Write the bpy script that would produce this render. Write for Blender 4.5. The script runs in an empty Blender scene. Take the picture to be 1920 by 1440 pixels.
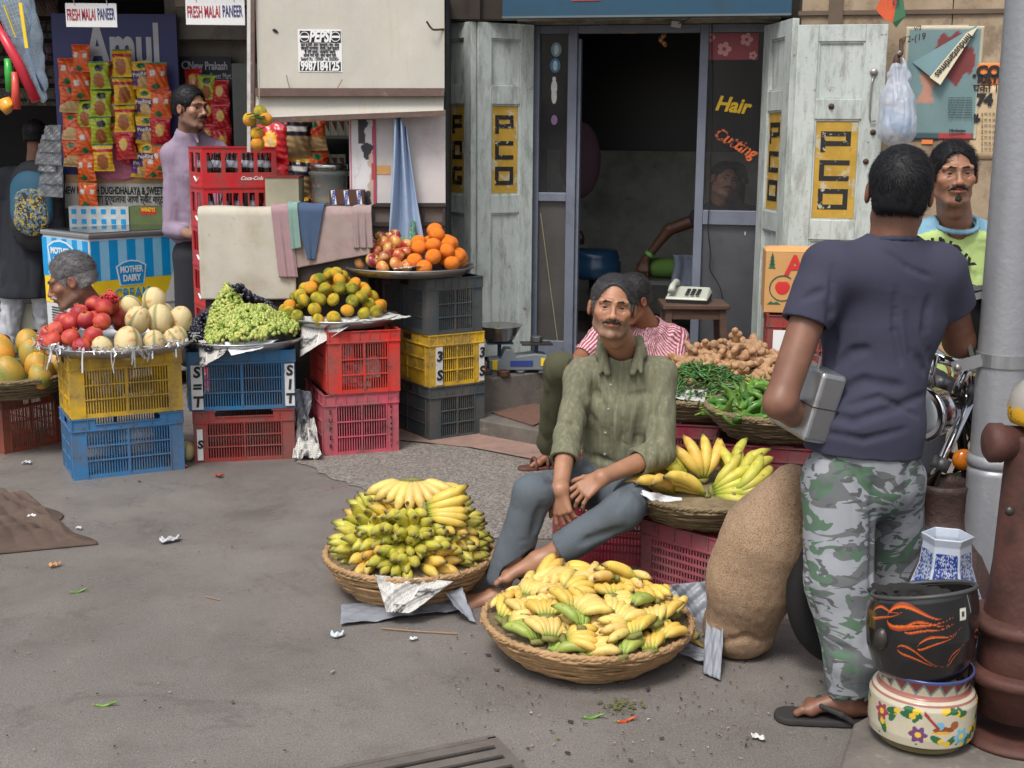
import bpy, math, random
import numpy as np
from mathutils import Vector, Matrix, Euler
import openvdb as vdb
random.seed(7)
R_ = np.random.RandomState(11)
SC = bpy.context.scene
COL = SC.collection
PI = math.pi
D = math.radians

# ---------------- camera ----------------
CAMH = 1.75; PITCH = D(11.08); ROLL = D(0.45); FPX = 2400.0
cd = bpy.data.cameras.new('camera'); cd.lens = FPX / 1920 * 36; cd.sensor_width = 36
cd.clip_start = .05; cd.clip_end = 500
cam = bpy.data.objects.new('camera', cd); COL.objects.link(cam)
_m = Euler((PI / 2 - PITCH, 0, 0)).to_matrix() @ Matrix.Rotation(ROLL, 3, 'Z')
cam.matrix_world = Matrix.Translation((0, 0, CAMH)) @ _m.to_4x4()
SC.camera = cam
CM = np.array(_m)

# ---------------- sky, sun, exposure ----------------
SUN_EL, SUN_AZ = D(58), D(205)       # azimuth clockwise from +Y (north)
w = bpy.data.worlds.new('World'); SC.world = w; w.use_nodes = True
nt = w.node_tree
sky = nt.nodes.new('ShaderNodeTexSky'); sky.sky_type = 'NISHITA'; sky.sun_disc = False
sky.sun_elevation = SUN_EL; sky.sun_rotation = SUN_AZ
sky.air_density = 1.0; sky.dust_density = 4.0; sky.ozone_density = .6
hs = nt.nodes.new('ShaderNodeHueSaturation'); hs.inputs['Saturation'].default_value = .45
nt.links.new(sky.outputs[0], hs.inputs['Color'])
bg = nt.nodes['Background']; bg.inputs[1].default_value = .12
nt.links.new(hs.outputs[0], bg.inputs[0])
sl = bpy.data.lights.new('sun', 'SUN'); sl.energy = 1.5; sl.angle = D(16); sl.color = (1, .97, .93)
so = bpy.data.objects.new('sun', sl); COL.objects.link(so)
_d = Vector((math.sin(SUN_AZ) * math.cos(SUN_EL), math.cos(SUN_AZ) * math.cos(SUN_EL), math.sin(SUN_EL)))
so.rotation_euler = _d.to_track_quat('Z', 'Y').to_euler()
SC.view_settings.view_transform = 'Standard'
SC.view_settings.look = 'None'
SC.view_settings.exposure = 0.6
SC.view_settings.gamma = 1
SC.render.engine = 'CYCLES'
SC.cycles.max_bounces = 6
SC.cycles.use_denoising = True

# ---------------- helpers: points on the ground and at a depth ----------------
def ray(px, py):
    v = CM @ np.array([(px - 960) / FPX, (720 - py) / FPX, -1.0])
    return v
def G(px, py, z=0.0):
    v = ray(px, py); t = (z - CAMH) / v[2]
    return np.array([v[0] * t, v[1] * t, z])
def A(px, py, Y):
    v = ray(px, py); t = Y / v[1]
    return np.array([v[0] * t, Y, CAMH + v[2] * t])
def V(*a): return np.array(a, float)
def nrm(v):
    v = np.asarray(v, float); return v / (np.linalg.norm(v) + 1e-9)

# ---------------- materials ----------------
def lin(c):
    return tuple(((x / 255) / 12.92 if x / 255 <= .04045 else ((x / 255 + .055) / 1.055) ** 2.4) for x in c)
class N:
    def __init__(s, name):
        s.m = bpy.data.materials.new(name); s.m.use_nodes = True
        s.t = s.m.node_tree; s.b = s.t.nodes['Principled BSDF']; s.out = s.t.nodes['Material Output']
        s.tc = s.n('ShaderNodeTexCoord')
    def n(s, typ, **kw):
        x = s.t.nodes.new(typ)
        for k, v in kw.items(): setattr(x, k, v)
        return x
    def l(s, a, b): s.t.links.new(a, b)
    def mapc(s, scale=(1, 1, 1), rot=(0, 0, 0), loc=(0, 0, 0)):
        mp = s.n('ShaderNodeMapping'); mp.inputs['Scale'].default_value = scale
        mp.inputs['Rotation'].default_value = rot; mp.inputs['Location'].default_value = loc
        s.l(s.tc.outputs['Object'], mp.inputs[0]); return mp.outputs[0]
    def noise(s, scale, detail=4, rough=.6, vec=None, dist=0):
        x = s.n('ShaderNodeTexNoise'); x.inputs['Scale'].default_value = scale
        x.inputs['Detail'].default_value = detail; x.inputs['Roughness'].default_value = rough
        x.inputs['Distortion'].default_value = dist
        s.l(vec if vec is not None else s.tc.outputs['Object'], x.inputs['Vector']); return x.outputs[0]
    def ramp(s, v, a, b, inv=False):
        r = s.n('ShaderNodeMapRange'); r.inputs[1].default_value = a; r.inputs[2].default_value = b
        if inv: r.inputs[3].default_value = 1; r.inputs[4].default_value = 0
        s.l(v, r.inputs[0]); return r.outputs[0]
    def mix(s, f, a, b, mode='MIX'):
        x = s.n('ShaderNodeMix'); x.data_type = 'RGBA'; x.blend_type = mode
        for i, v in ((0, f), (6, a), (7, b)):
            if isinstance(v, (int, float)): x.inputs[i].default_value = v
            elif isinstance(v, tuple): x.inputs[i].default_value = (*v[:3], 1)
            else: s.l(v, x.inputs[i])
        return x.outputs[2]
    def math(s, op, a, b=0.0):
        x = s.n('ShaderNodeMath'); x.operation = op
        for i, v in ((0, a), (1, b)):
            if isinstance(v, (int, float)): x.inputs[i].default_value = v
            else: s.l(v, x.inputs[i])
        return x.outputs[0]
    def hsv(s, col, h=.5, sat=1., v=1.):
        x = s.n('ShaderNodeHueSaturation')
        for i, q in (('Hue', h), ('Saturation', sat), ('Value', v)):
            if isinstance(q, (int, float)): x.inputs[i].default_value = q
            else: s.l(q, x.inputs[i])
        if isinstance(col, tuple): x.inputs['Color'].default_value = (*col[:3], 1)
        else: s.l(col, x.inputs['Color'])
        return x.outputs[0]
    def bump(s, h, strength=.5, dist=.002):
        x = s.n('ShaderNodeBump'); x.inputs['Strength'].default_value = strength
        x.inputs['Distance'].default_value = dist; s.l(h, x.inputs['Height'])
        s.l(x.outputs[0], s.b.inputs['Normal'])
    def fin(s, col, rough=.6, metal=0):
        if isinstance(col, tuple): s.b.inputs['Base Color'].default_value = (*col[:3], 1)
        else: s.l(col, s.b.inputs['Base Color'])
        if isinstance(rough, (int, float)): s.b.inputs['Roughness'].default_value = rough
        else: s.l(rough, s.b.inputs['Roughness'])
        s.b.inputs['Metallic'].default_value = metal
        return s.m
MATS = {}
def M(name, rgb=(128, 128, 128), rough=.6, metal=0, var=.12, vs=6, bump=.0, bs=80, bd=.002, dirt=None,
      attr=False, rand=0., stretch=(1, 1, 1), spec=None, sss=0, coat=0, hrand=0., k=1.0, trans=0):
    if name in MATS: return MATS[name]
    n = N(name)
    vec = n.mapc(stretch) if stretch != (1, 1, 1) else None
    if attr:
        a = n.n('ShaderNodeVertexColor'); a.layer_name = 'Col'; col = a.outputs[0]
    else: col = tuple(x * k for x in lin(rgb))
    if var:
        f = n.ramp(n.noise(vs, 5, .65, vec), .25, .75)
        x = n.n('ShaderNodeMapRange'); x.inputs[3].default_value = 1 - var; x.inputs[4].default_value = 1 + var
        n.l(f, x.inputs[0]); col = n.hsv(col, v=x.outputs[0])
    if rand or hrand:
        oi = n.n('ShaderNodeObjectInfo')
        rv = n.n('ShaderNodeMapRange'); rv.inputs[3].default_value = 1 - rand; rv.inputs[4].default_value = 1 + rand
        n.l(oi.outputs['Random'], rv.inputs[0])
        rr = n.math('FRACT', n.math('MULTIPLY', oi.outputs['Random'], 7.31))
        rh = n.n('ShaderNodeMapRange'); rh.inputs[3].default_value = .5 - hrand; rh.inputs[4].default_value = .5 + hrand
        n.l(rr, rh.inputs[0]); col = n.hsv(col, h=rh.outputs[0], v=rv.outputs[0])
    rg = rough
    if dirt:
        for (drgb, sc, lo, hi, amt) in (dirt if isinstance(dirt, list) else [dirt]):
            f = n.math('MULTIPLY', n.ramp(n.noise(sc, 8, .7, vec), lo, hi), amt)
            col = n.mix(f, col, tuple(lin(drgb)))
    if bump: n.bump(n.noise(bs, 4, .6, vec), bump, bd)
    m = n.fin(col, rg, metal)
    if spec is not None: n.b.inputs['Specular IOR Level'].default_value = spec
    if sss:
        n.b.inputs['Subsurface Weight'].default_value = sss; n.b.inputs['Subsurface Scale'].default_value = .01
        n.b.inputs['Subsurface Radius'].default_value = (1, .35, .2)
    if coat: n.b.inputs['Coat Weight'].default_value = coat; n.b.inputs['Coat Roughness'].default_value = .15
    if trans: n.b.inputs['Transmission Weight'].default_value = trans
    MATS[name] = m
    return m
GRIME = ((60, 52, 44), 5, .5, .75, .6)
def plastic(name, rgb, **k):
    d = dict(rough=.5, var=.14, vs=9, dirt=[((104, 95, 87), 6, .4, .68, .68), ((44, 38, 34), 24, .56, .7, .55), ((150, 140, 130), 60, .62, .7, .35)], bump=.15, bs=120)
    d.update(k); return M(name, rgb, **d)

# ---------------- objects ----------------
def tag(o, label=None, cat=None, group=None, kind=None):
    if label: o['label'] = label
    if cat: o['category'] = cat
    if group: o['group'] = group
    if kind: o['kind'] = kind
    return o
def thing(name, label, cat, loc=(0, 0, 0), rz=0., group=None):
    o = bpy.data.objects.new(name, None); COL.objects.link(o); o.empty_display_size = .05
    o.location = tuple(float(x) for x in loc); o.rotation_euler = (0, 0, rz)
    return tag(o, label, cat, group)
def obj(name, vf, mat, parent=None, smooth=False, world=False, cols=None, loc=None, rot=None):
    v, f = vf
    v = np.asarray(v, float)
    if world and parent is not None: v = v - np.array(parent.location)
    me = bpy.data.meshes.new(name)
    if isinstance(f, np.ndarray):
        n, kk = f.shape
        me.vertices.add(len(v)); me.vertices.foreach_set('co', v.astype('f4').ravel())
        me.loops.add(n * kk); me.loops.foreach_set('vertex_index', f.astype('i4').ravel())
        me.polygons.add(n); me.polygons.foreach_set('loop_start', np.arange(0, n * kk, kk, dtype='i4'))
        me.update(calc_edges=True); me.validate()
    else:
        me.from_pydata([tuple(x) for x in v], [], f)
    if cols is not None:
        a = me.color_attributes.new('Col', 'FLOAT_COLOR', 'POINT')
        c = np.ones((len(v), 4), 'f4'); c[:, :3] = cols; a.data.foreach_set('color', c.ravel())
    if smooth: me.polygons.foreach_set('use_smooth', [True] * len(me.polygons))
    if mat is not None:
        for q in (mat if isinstance(mat, list) else [mat]): me.materials.append(q)
    o = bpy.data.objects.new(name, me); COL.objects.link(o)
    if parent is not None: o.parent = parent
    if loc is not None: o.location = tuple(float(x) for x in loc)
    if rot is not None: o.rotation_euler = rot
    return o
def copy_tree(o, parent=None, name=None):
    c = o.copy(); COL.objects.link(c); c.parent = parent
    for ch in list(o.children): copy_tree(ch, c)
    return c
class MB:
    """collects shapes into one mesh"""
    def __init__(s): s.v = []; s.f = []; s.n = 0; s.c = []
    def add(s, v, f, col=None):
        v = np.asarray(v, float); s.v.append(v)
        s.f += [tuple(int(i) + s.n for i in q) for q in f]; s.n += len(v)
        if col is not None: s.c.append(np.tile(np.array(col, float), (len(v), 1)) if np.ndim(col) == 1 else col)
        return s
    def box(s, c, size, R=None, col=None, taper=1.0):
        hx, hy, hz = size[0] / 2, size[1] / 2, size[2] / 2
        v = np.array([(x * hx * (taper if z > 0 else 1), y * hy * (taper if z > 0 else 1), z * hz) for z in (-1, 1) for y in (-1, 1) for x in (-1, 1)], float)
        if R is not None: v = v @ np.asarray(R).T
        v = v + np.asarray(c, float)
        return s.add(v, [(0, 2, 3, 1), (4, 5, 7, 6), (0, 1, 5, 4), (2, 6, 7, 3), (0, 4, 6, 2), (1, 3, 7, 5)], col)
    def bar(s, a, b, wd, th, up=(0, 0, 1), col=None):
        a, b = np.asarray(a, float), np.asarray(b, float); d = b - a; L = np.linalg.norm(d); x = d / L
        y = nrm(np.cross(up, x)) if abs(np.dot(up, x)) < .99 else V(1, 0, 0); z = np.cross(x, y)
        return s.box((a + b) / 2, (L, wd, th), np.column_stack([x, y, z]), col)
    def tube(s, pts, r, seg=8, cap=True, col=None, closed=False):
        pts = np.asarray(pts, float); n = len(pts)
        rr = np.full(n, r) if np.isscalar(r) else np.asarray(r, float)
        t = np.gradient(pts, axis=0) if not closed else (np.roll(pts, -1, 0) - np.roll(pts, 1, 0))
        t = t / (np.linalg.norm(t, axis=1)[:, None] + 1e-9)
        u = np.zeros((n, 3)); ref = V(0, 0, 1) if abs(t[0][2]) < .9 else V(1, 0, 0)
        for i in range(n):
            if i: ref = u[i - 1]
            q = ref - t[i] * np.dot(ref, t[i]); u[i] = nrm(q)
        wv = np.cross(t, u)
        a = np.arange(seg) * 2 * PI / seg
        v = (pts[:, None, :] + rr[:, None, None] * (np.cos(a)[None, :, None] * u[:, None, :] + np.sin(a)[None, :, None] * wv[:, None, :])).reshape(-1, 3)
        f = []
        for i in range(n if closed else n - 1):
            i2 = (i + 1) % n
            for j in range(seg):
                j2 = (j + 1) % seg
                f.append((i * seg + j, i * seg + j2, i2 * seg + j2, i2 * seg + j))
        if cap and not closed:
            f.append(tuple(range(seg))[::-1]); f.append(tuple((n - 1) * seg + j for j in range(seg)))
        return s.add(v, f, col)
    def lathe(s, prof, seg=32, c=(0, 0, 0), col=None, R=None, fn=None):
        prof = np.asarray(prof, float); n = len(prof); a = np.arange(seg) * 2 * PI / seg
        v = np.stack([prof[:, None, 0] * np.cos(a), prof[:, None, 0] * np.sin(a), np.repeat(prof[:, 1:2], seg, 1)], -1).reshape(-1, 3)
        if fn is not None: v = fn(v)
        if R is not None: v = v @ np.asarray(R).T
        f = [(i * seg + j, i * seg + (j + 1) % seg, (i + 1) * seg + (j + 1) % seg, (i + 1) * seg + j) for i in range(n - 1) for j in range(seg)]
        if prof[0, 0] > 1e-6: f.append(tuple(range(seg))[::-1])
        if prof[-1, 0] > 1e-6: f.append(tuple((n - 1) * seg + j for j in range(seg)))
        return s.add(v + np.asarray(c, float), f, col)
    def ell(s, c, r, seg=16, R=None, col=None, fn=None):
        n = max(4, seg * 2 // 3)
        th = np.linspace(0.001, PI - .001, n); prof = np.stack([np.sin(th), -np.cos(th)], -1)
        rr = np.asarray(r, float) * np.ones(3)
        def g(v):
            v = v * rr
            return fn(v) if fn is not None else v
        return s.lathe(prof, seg, c, col, R, g)
    def get(s): return (np.concatenate(s.v), s.f)
    def build(s, name, mat, parent=None, smooth=False, **k):
        if s.c: k['cols'] = np.concatenate(s.c)
        return obj(name, s.get(), mat, parent, smooth, **k)
def grid(nu, nv, fn):
    """sheet of nu x nv quads; fn(u, v arrays 0..1) -> (N,3)"""
    u, v = np.meshgrid(np.linspace(0, 1, nu + 1), np.linspace(0, 1, nv + 1), indexing='ij')
    p = fn(u.ravel(), v.ravel())
    i = np.arange(nu)[:, None] * (nv + 1) + np.arange(nv)[None, :]
    f = np.stack([i, i + nv + 1, i + nv + 2, i + 1], -1).reshape(-1, 4)
    return p, f
def thick(o, t=.002):
    m = o.modifiers.new('solid', 'SOLIDIFY'); m.thickness = t; m.offset = 0; return o
def bevel(o, wd=.004, seg=2):
    m = o.modifiers.new('bevel', 'BEVEL'); m.width = wd; m.segments = seg; m.limit_method = 'ANGLE'; return o
def rotz(a): return np.array([[math.cos(a), -math.sin(a), 0], [math.sin(a), math.cos(a), 0], [0, 0, 1]])
def frame(fwd, up=(0, 0, 1)):
    y = nrm(fwd); x = nrm(np.cross(y, up)); z = np.cross(x, y)
    return np.column_stack([x, y, z])
def sheet_frame(o, x, up):
    """matrix whose local X runs along x, local Y along up, normal out of the sheet"""
    x = nrm(x); z = nrm(np.cross(x, up)); y = np.cross(z, x)
    return Matrix(((x[0], y[0], z[0], o[0]), (x[1], y[1], z[1], o[1]), (x[2], y[2], z[2], o[2]), (0, 0, 0, 1)))
def text(body, size, mat, mtx, parent=None, name='lettering', sx=1., bold=0., shear=0., align='CENTER', ext=.0006, width=None, lift=.003, curve=0., serif=0):
    """real letters as a thin mesh in the plane of mtx"""
    cu = bpy.data.curves.new('t', 'FONT'); cu.body = body; cu.size = size; cu.extrude = ext; cu.offset = bold
    cu.shear = shear; cu.align_x = align; cu.align_y = 'CENTER'; cu.resolution_u = 3
    to = bpy.data.objects.new('t', cu); COL.objects.link(to)
    me = bpy.data.meshes.new_from_object(to.evaluated_get(bpy.context.evaluated_depsgraph_get()))
    bpy.data.objects.remove(to)
    n = len(me.vertices); co = np.zeros(n * 3, 'f4'); me.vertices.foreach_get('co', co); co = co.reshape(-1, 3)
    if width and n:
        sx = width / max(1e-6, co[:, 0].max() - co[:, 0].min())
    co[:, 0] *= sx
    if curve:
        a = co[:, 0] * curve; r = 1 / curve - co[:, 1] * 0
        y = co[:, 1].copy(); co[:, 0] = (1 / curve + y) * np.sin(a); co[:, 1] = (1 / curve + y) * np.cos(a) - 1 / curve
    co[:, 2] += lift
    mm = np.array(mtx); co = co @ mm[:3, :3].T + mm[:3, 3]
    if parent is not None: co = co - np.array(parent.location) if parent.rotation_euler.z == 0 else (co - np.array(parent.location)) @ rotz(parent.rotation_euler.z)
    me.vertices.foreach_set('co', co.astype('f4').ravel()); me.materials.clear(); me.materials.append(mat); me.update()
    o = bpy.data.objects.new(name, me); COL.objects.link(o)
    if parent is not None: o.parent = parent
    return o
def loc_M(o, m, parent):
    """place object with local mesh at matrix m under parent"""
    o.matrix_world = m
    return o

# ---------------- smooth solids for bodies and cloth ----------------
def vnoise(shape, ax, scale, seed):
    rs = np.random.RandomState(seed); res = None
    idx = []; dims = []
    for i in range(3):
        c = (ax[i] - ax[i][0]) / scale[i] + .37 * (seed % 3); b = np.floor(c).astype(int); fr = c - b; fr = fr * fr * (3 - 2 * fr)
        idx.append((b, fr)); dims.append(int(b.max()) + 2)
    L = rs.rand(*dims).astype('f4') * 2 - 1
    for i in range(3):
        b, fr = idx[i]
        sh = [1, 1, 1]; sh[i] = -1; fr = fr.reshape(sh).astype('f4')
        L = np.take(L, b, axis=i) * (1 - fr) + np.take(L, b + 1, axis=i) * fr
    return L
class SDF:
    def __init__(s, lo, hi, res=.004):
        s.lo = np.asarray(lo, float); s.res = res
        n = (np.ceil((np.asarray(hi) - s.lo) / res) + 1).astype(int)
        s.d = np.full(n, .1, 'f4'); s.ax = [s.lo[i] + res * np.arange(n[i]) for i in range(3)]
    def win(s, lo, hi, pad):
        sl = []; g = []
        for i in range(3):
            a = int(max(0, np.floor((lo[i] - pad - s.lo[i]) / s.res))); b = int(min(s.d.shape[i], np.ceil((hi[i] + pad - s.lo[i]) / s.res) + 1))
            if b - a < 1: return None, None
            sl.append(slice(a, b)); sh = [1, 1, 1]; sh[i] = -1; g.append(s.ax[i][a:b].reshape(sh).astype('f4'))
        return tuple(sl), g
    def put(s, sl, dn, k, mode):
        a = s.d[sl]; dn = dn.astype('f4')
        if mode == 'sub':
            h = np.clip(.5 - .5 * (a + dn) / k, 0, 1); s.d[sl] = a * (1 - h) - dn * h + k * h * (1 - h)
        elif mode == 'int': s.d[sl] = np.maximum(a, dn)
        else:
            h = np.clip(.5 + .5 * (dn - a) / k, 0, 1); s.d[sl] = dn * (1 - h) + a * h - k * h * (1 - h)
    def cap(s, a, b, r0, r1=None, k=.015, mode='add', sq=None):
        r1 = r0 if r1 is None else r1; a = np.asarray(a, float); b = np.asarray(b, float); rm = max(r0, r1) * (max(1, sq[1]) if sq else 1)
        sl, g = s.win(np.minimum(a, b) - rm, np.maximum(a, b) + rm, k + .02)
        if sl is None: return s
        ab = b - a; L2 = float(ab @ ab) + 1e-12
        p = [g[i] - a[i] for i in range(3)]
        t = np.clip((p[0] * ab[0] + p[1] * ab[1] + p[2] * ab[2]) / L2, 0, 1)
        q = [p[i] - t * ab[i] for i in range(3)]
        if sq is not None:
            n = nrm(sq[0]); c = q[0] * n[0] + q[1] * n[1] + q[2] * n[2]; e = c * (1 / sq[1] - 1)
            q = [q[i] + e * n[i] for i in range(3)]
        dn = np.sqrt(q[0] ** 2 + q[1] ** 2 + q[2] ** 2) - (r0 + (r1 - r0) * t)
        s.put(sl, dn, k, mode); return s
    def chain(s, pts, rs, k=.015, sq=None):
        for i in range(len(pts) - 1): s.cap(pts[i], pts[i + 1], rs[i], rs[i + 1], k, sq=sq)
        return s
    def ell(s, c, r, Rm=None, k=.015, mode='add'):
        c = np.asarray(c, float); r = np.asarray(r, float) * np.ones(3); rm = r.max()
        sl, g = s.win(c - rm, c + rm, k + .02)
        if sl is None: return s
        p = [g[i] - c[i] for i in range(3)]
        if Rm is not None: p = [p[0] * Rm[0, j] + p[1] * Rm[1, j] + p[2] * Rm[2, j] for j in range(3)]
        q0 = np.sqrt((p[0] / r[0]) ** 2 + (p[1] / r[1]) ** 2 + (p[2] / r[2]) ** 2)
        q1 = np.sqrt((p[0] / r[0] ** 2) ** 2 + (p[1] / r[1] ** 2) ** 2 + (p[2] / r[2] ** 2) ** 2)
        s.put(sl, q0 * (q0 - 1) / (q1 + 1e-6), k, mode); return s
    def plane(s, p, n, k=.008):
        """cut away everything on the side n points to"""
        n = nrm(n); g = [a.reshape([-1 if i == j else 1 for j in range(3)]) for i, a in enumerate(s.ax)]
        dn = (g[0] - p[0]) * n[0] + (g[1] - p[1]) * n[1] + (g[2] - p[2]) * n[2]
        s.d = np.maximum(s.d, dn.astype('f4')); return s
    def noise(s, amp, scale, seed=1, ridge=False):
        x = vnoise(s.d.shape, s.ax, scale, seed)
        s.d += amp * ((1 - 2 * np.abs(x)) if ridge else x).astype('f4'); return s
    def crease(s, pts, r=.012, depth=.006):
        for a, b in zip(pts[:-1], pts[1:]):
            a = np.asarray(a, float); b = np.asarray(b, float)
            sl, g = s.win(np.minimum(a, b), np.maximum(a, b), 3 * r)
            if sl is None: continue
            ab = b - a; L2 = float(ab @ ab) + 1e-12; p = [g[i] - a[i] for i in range(3)]
            t = np.clip((p[0] * ab[0] + p[1] * ab[1] + p[2] * ab[2]) / L2, 0, 1)
            q2 = sum((p[i] - t * ab[i]) ** 2 for i in range(3))
            s.d[sl] += (depth * np.exp(-q2 / r ** 2)).astype('f4')
        return s
    def snap(s, p):
        v = nrm(np.asarray(p) - V(0, 0, CAMH)); best = p
        for t in np.arange(-.25, .3, s.res * .7):
            q = p + v * t; i = np.round((q - s.lo) / s.res).astype(int)
            if (i < 0).any() or (i >= s.d.shape).any(): continue
            if s.d[tuple(i)] < .002: return q
        return p
    def screase(s, pts, r=.012, depth=.006):
        q = []
        for a, b in zip(pts[:-1], pts[1:]):
            for t in np.linspace(0, 1, 7): q.append(s.snap(np.asarray(a) * (1 - t) + np.asarray(b) * t))
        n_ = len(q)
        for i in range(n_ - 1):
            f = math.sin(PI * (i + .8) / (n_ + .6)) ** .7
            if np.linalg.norm(q[i + 1] - q[i]) < .12: s.crease([q[i], q[i + 1]], r, depth * f)
        return s
    def halfcut(s, p, n, R):
        n = nrm(n); sl, g = s.win(p - R, p + R, 0)
        if sl is None: return
        q = [g[i] - p[i] for i in range(3)]; dn = q[0] * n[0] + q[1] * n[1] + q[2] * n[2]; ds = np.sqrt(q[0] ** 2 + q[1] ** 2 + q[2] ** 2)
        s.d[sl] = np.maximum(s.d[sl], np.minimum(dn, R - ds).astype('f4'))
    def mesh(s):
        gr = vdb.FloatGrid(.1); s.d[[0, -1]] = .1; s.d[:, [0, -1]] = .1; s.d[:, :, [0, -1]] = .1
        gr.copyFromArray(np.ascontiguousarray(s.d, dtype=np.float32))
        p, q = gr.convertToQuads(isovalue=0.0)
        return np.asarray(p, float) * s.res + s.lo, np.asarray(q)[:, ::-1].astype(int)
def merge(parts):
    v = []; f = []; n = 0
    for a, b in parts:
        v.append(a); f.append(b + n); n += len(a)
    return np.concatenate(v), np.concatenate(f)
# ================= SETTING =================
class PL:
    def __init__(s, P0, u):
        s.P = np.array([P0[0], P0[1], 0.]); s.u = nrm(V(u[0], u[1], 0)); s.n = V(s.u[1], -s.u[0], 0)
        s.R = np.column_stack([s.u, -s.n, V(0, 0, 1)])
    def pix(s, px, py, off=0.):
        v = ray(px, py); c = V(0, 0, CAMH); P = s.P + s.n * off
        t = ((P - c) @ s.n) / (v @ s.n); q = c + v * t
        return float((q - s.P) @ s.u), float(q[2])
    def pos(s, a, z, off=0.): return s.P + s.u * a + s.n * off + V(0, 0, z)
    def box(s, mb, a0, a1, z0, z1, o0, o1, col=None):
        return mb.box(s.pos((a0 + a1) / 2, (z0 + z1) / 2, (o0 + o1) / 2), (abs(a1 - a0), abs(o1 - o0), abs(z1 - z0)), s.R, col)
    def pbox(s, mb, x0, y0, x1, y1, o0, o1, col=None):
        ym = (y0 + y1) / 2
        a0 = s.pix(x0, ym, o1)[0]; a1 = s.pix(x1, ym, o1)[0]; xm = (x0 + x1) / 2
        return s.box(mb, a0, a1, s.pix(xm, y1, o1)[1], s.pix(xm, y0, o1)[1], o0, o1, col)
    def at(s, px, py, off=0.): return s.pos(*s.pix(px, py, off), off)
    def mtx(s, px, py, off=0., rot=0.):
        u = s.u * math.cos(rot) + V(0, 0, 1) * math.sin(rot); up = -s.u * math.sin(rot) + V(0, 0, 1) * math.cos(rot)
        return sheet_frame(s.at(px, py, off), u, up)
    def size(s, px, py, dpx): return abs(s.pix(px + dpx, py)[0] - s.pix(px, py)[0])
def part(name, mb, mat, parent, **k): return mb.build(name, mat, parent, world=True, **k)

# ---- ground ----
n = N('asphalt')
c1 = n.mix(n.ramp(n.noise(1.1, 6, .6), .3, .7), tuple(lin((103, 98, 94))), tuple(lin((126, 120, 115))))
c2 = n.mix(n.math('MULTIPLY', n.ramp(n.noise(190, 3, .6), .52, .68), .5), c1, tuple(lin((168, 164, 158))))
c2 = n.mix(n.math('MULTIPLY', n.ramp(n.noise(130, 4, .7, n.mapc(loc=(3, 1, 0))), .5, .68), .65), c2, tuple(lin((70, 66, 64))))
c2 = n.mix(n.math('MULTIPLY', n.ramp(n.noise(2.6, 8, .75, n.mapc(loc=(9, 4, 0))), .52, .72), .5), c2, tuple(lin((88, 81, 76))))
n.bump(n.noise(150, 4, .7), .5, .004)
c2 = n.mix(n.math('MULTIPLY', n.ramp(n.noise(.9, 9, .8, n.mapc(loc=(1, 7, 0)), 1.5), .55, .6), .3), c2, tuple(lin((78, 73, 70)))); c2 = n.mix(n.math('MULTIPLY', n.ramp(n.noise(7, 7, .8, n.mapc(loc=(2, 5, 0))), .62, .72), .5), c2, tuple(lin((150, 145, 139))))
asphalt = n.fin(c2, n.ramp(n.noise(3, 3), .2, .9))
n.b.inputs['Specular IOR Level'].default_value = .25; n.b.inputs['Roughness'].default_value = .8
g = MB(); g.add([(-40, -20, 0), (40, -20, 0), (40, 60, 0), (-40, 60, 0)], [(0, 1, 2, 3)])
tag(g.build('ground', asphalt), kind='structure')
n = N('aggregate')
vo = n.n('ShaderNodeTexVoronoi'); vo.inputs['Scale'].default_value = 95; n.l(n.tc.outputs['Object'], vo.inputs['Vector'])
bw = n.n('ShaderNodeRGBToBW'); n.l(vo.outputs['Color'], bw.inputs[0])
c1 = n.mix(n.ramp(bw.outputs[0], .2, .9), tuple(lin((92, 87, 83))), tuple(lin((148, 142, 134))))
c1 = n.mix(n.math('MULTIPLY', n.ramp(n.noise(3, 5), .4, .7), .45), c1, tuple(lin((116, 104, 96))))
n.bump(vo.outputs[0], .6, .004); aggregate = n.fin(c1, .85)
def flat(name, pix, mat, z, kind='structure', wob=0):
    p = [G(x, y, z) for x, y in pix]
    if wob:
        q = []
        for a, b in zip(p, p[1:] + p[:1]):
            for t in np.linspace(0, 1, 8, endpoint=False):
                q.append(a + (b - a) * t + V(random.uniform(-wob, wob), random.uniform(-wob, wob), 0))
        p = q
    m = MB(); m.add(p, [tuple(range(len(p)))]); o = m.build(name, mat)
    if kind: tag(o, kind=kind)
    return o
flat('rough_pavement', [(560, 868), (640, 903), (700, 920), (790, 962), (900, 1010), (1300, 1010), (1560, 900), (1560, 830), (1000, 868), (880, 838), (740, 826), (560, 800)][::-1], aggregate, .004, wob=.02)
slabm = M('red_paving', (142, 116, 104), .8, var=.2, vs=8, bump=.4, bs=90, dirt=((96, 86, 80), 5, .5, .72, .6))
flat('paving_strip', [(745, 824), (880, 838), (1060, 872), (1400, 880), (1400, 836), (1000, 820), (900, 806), (745, 800)][::-1], slabm, .008, wob=.004)
stone = M('worn_concrete', (104, 98, 91), .85, var=.22, vs=5, bump=.6, bs=45, bd=.004, dirt=[((70, 66, 62), 4, .48, .7, .7), ((150, 145, 138), 14, .58, .7, .5)])
def prism(mb, pts, z0, z1):
    n_ = len(pts); v = [(p[0], p[1], z0) for p in pts] + [(p[0], p[1], z1) for p in pts]
    f = [tuple(range(n_))[::-1], tuple(range(n_, 2 * n_))] + [(i, (i + 1) % n_, n_ + (i + 1) % n_, n_ + i) for i in range(n_)]
    return mb.add(v, f)
u12 = V(math.cos(D(12)), -math.sin(D(12)), 0)
SP = PL(A(1000, 400, 8.45), u12)                # glazed front of the barber shop
pc = G(897, 712, .3)
mb = MB()
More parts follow.
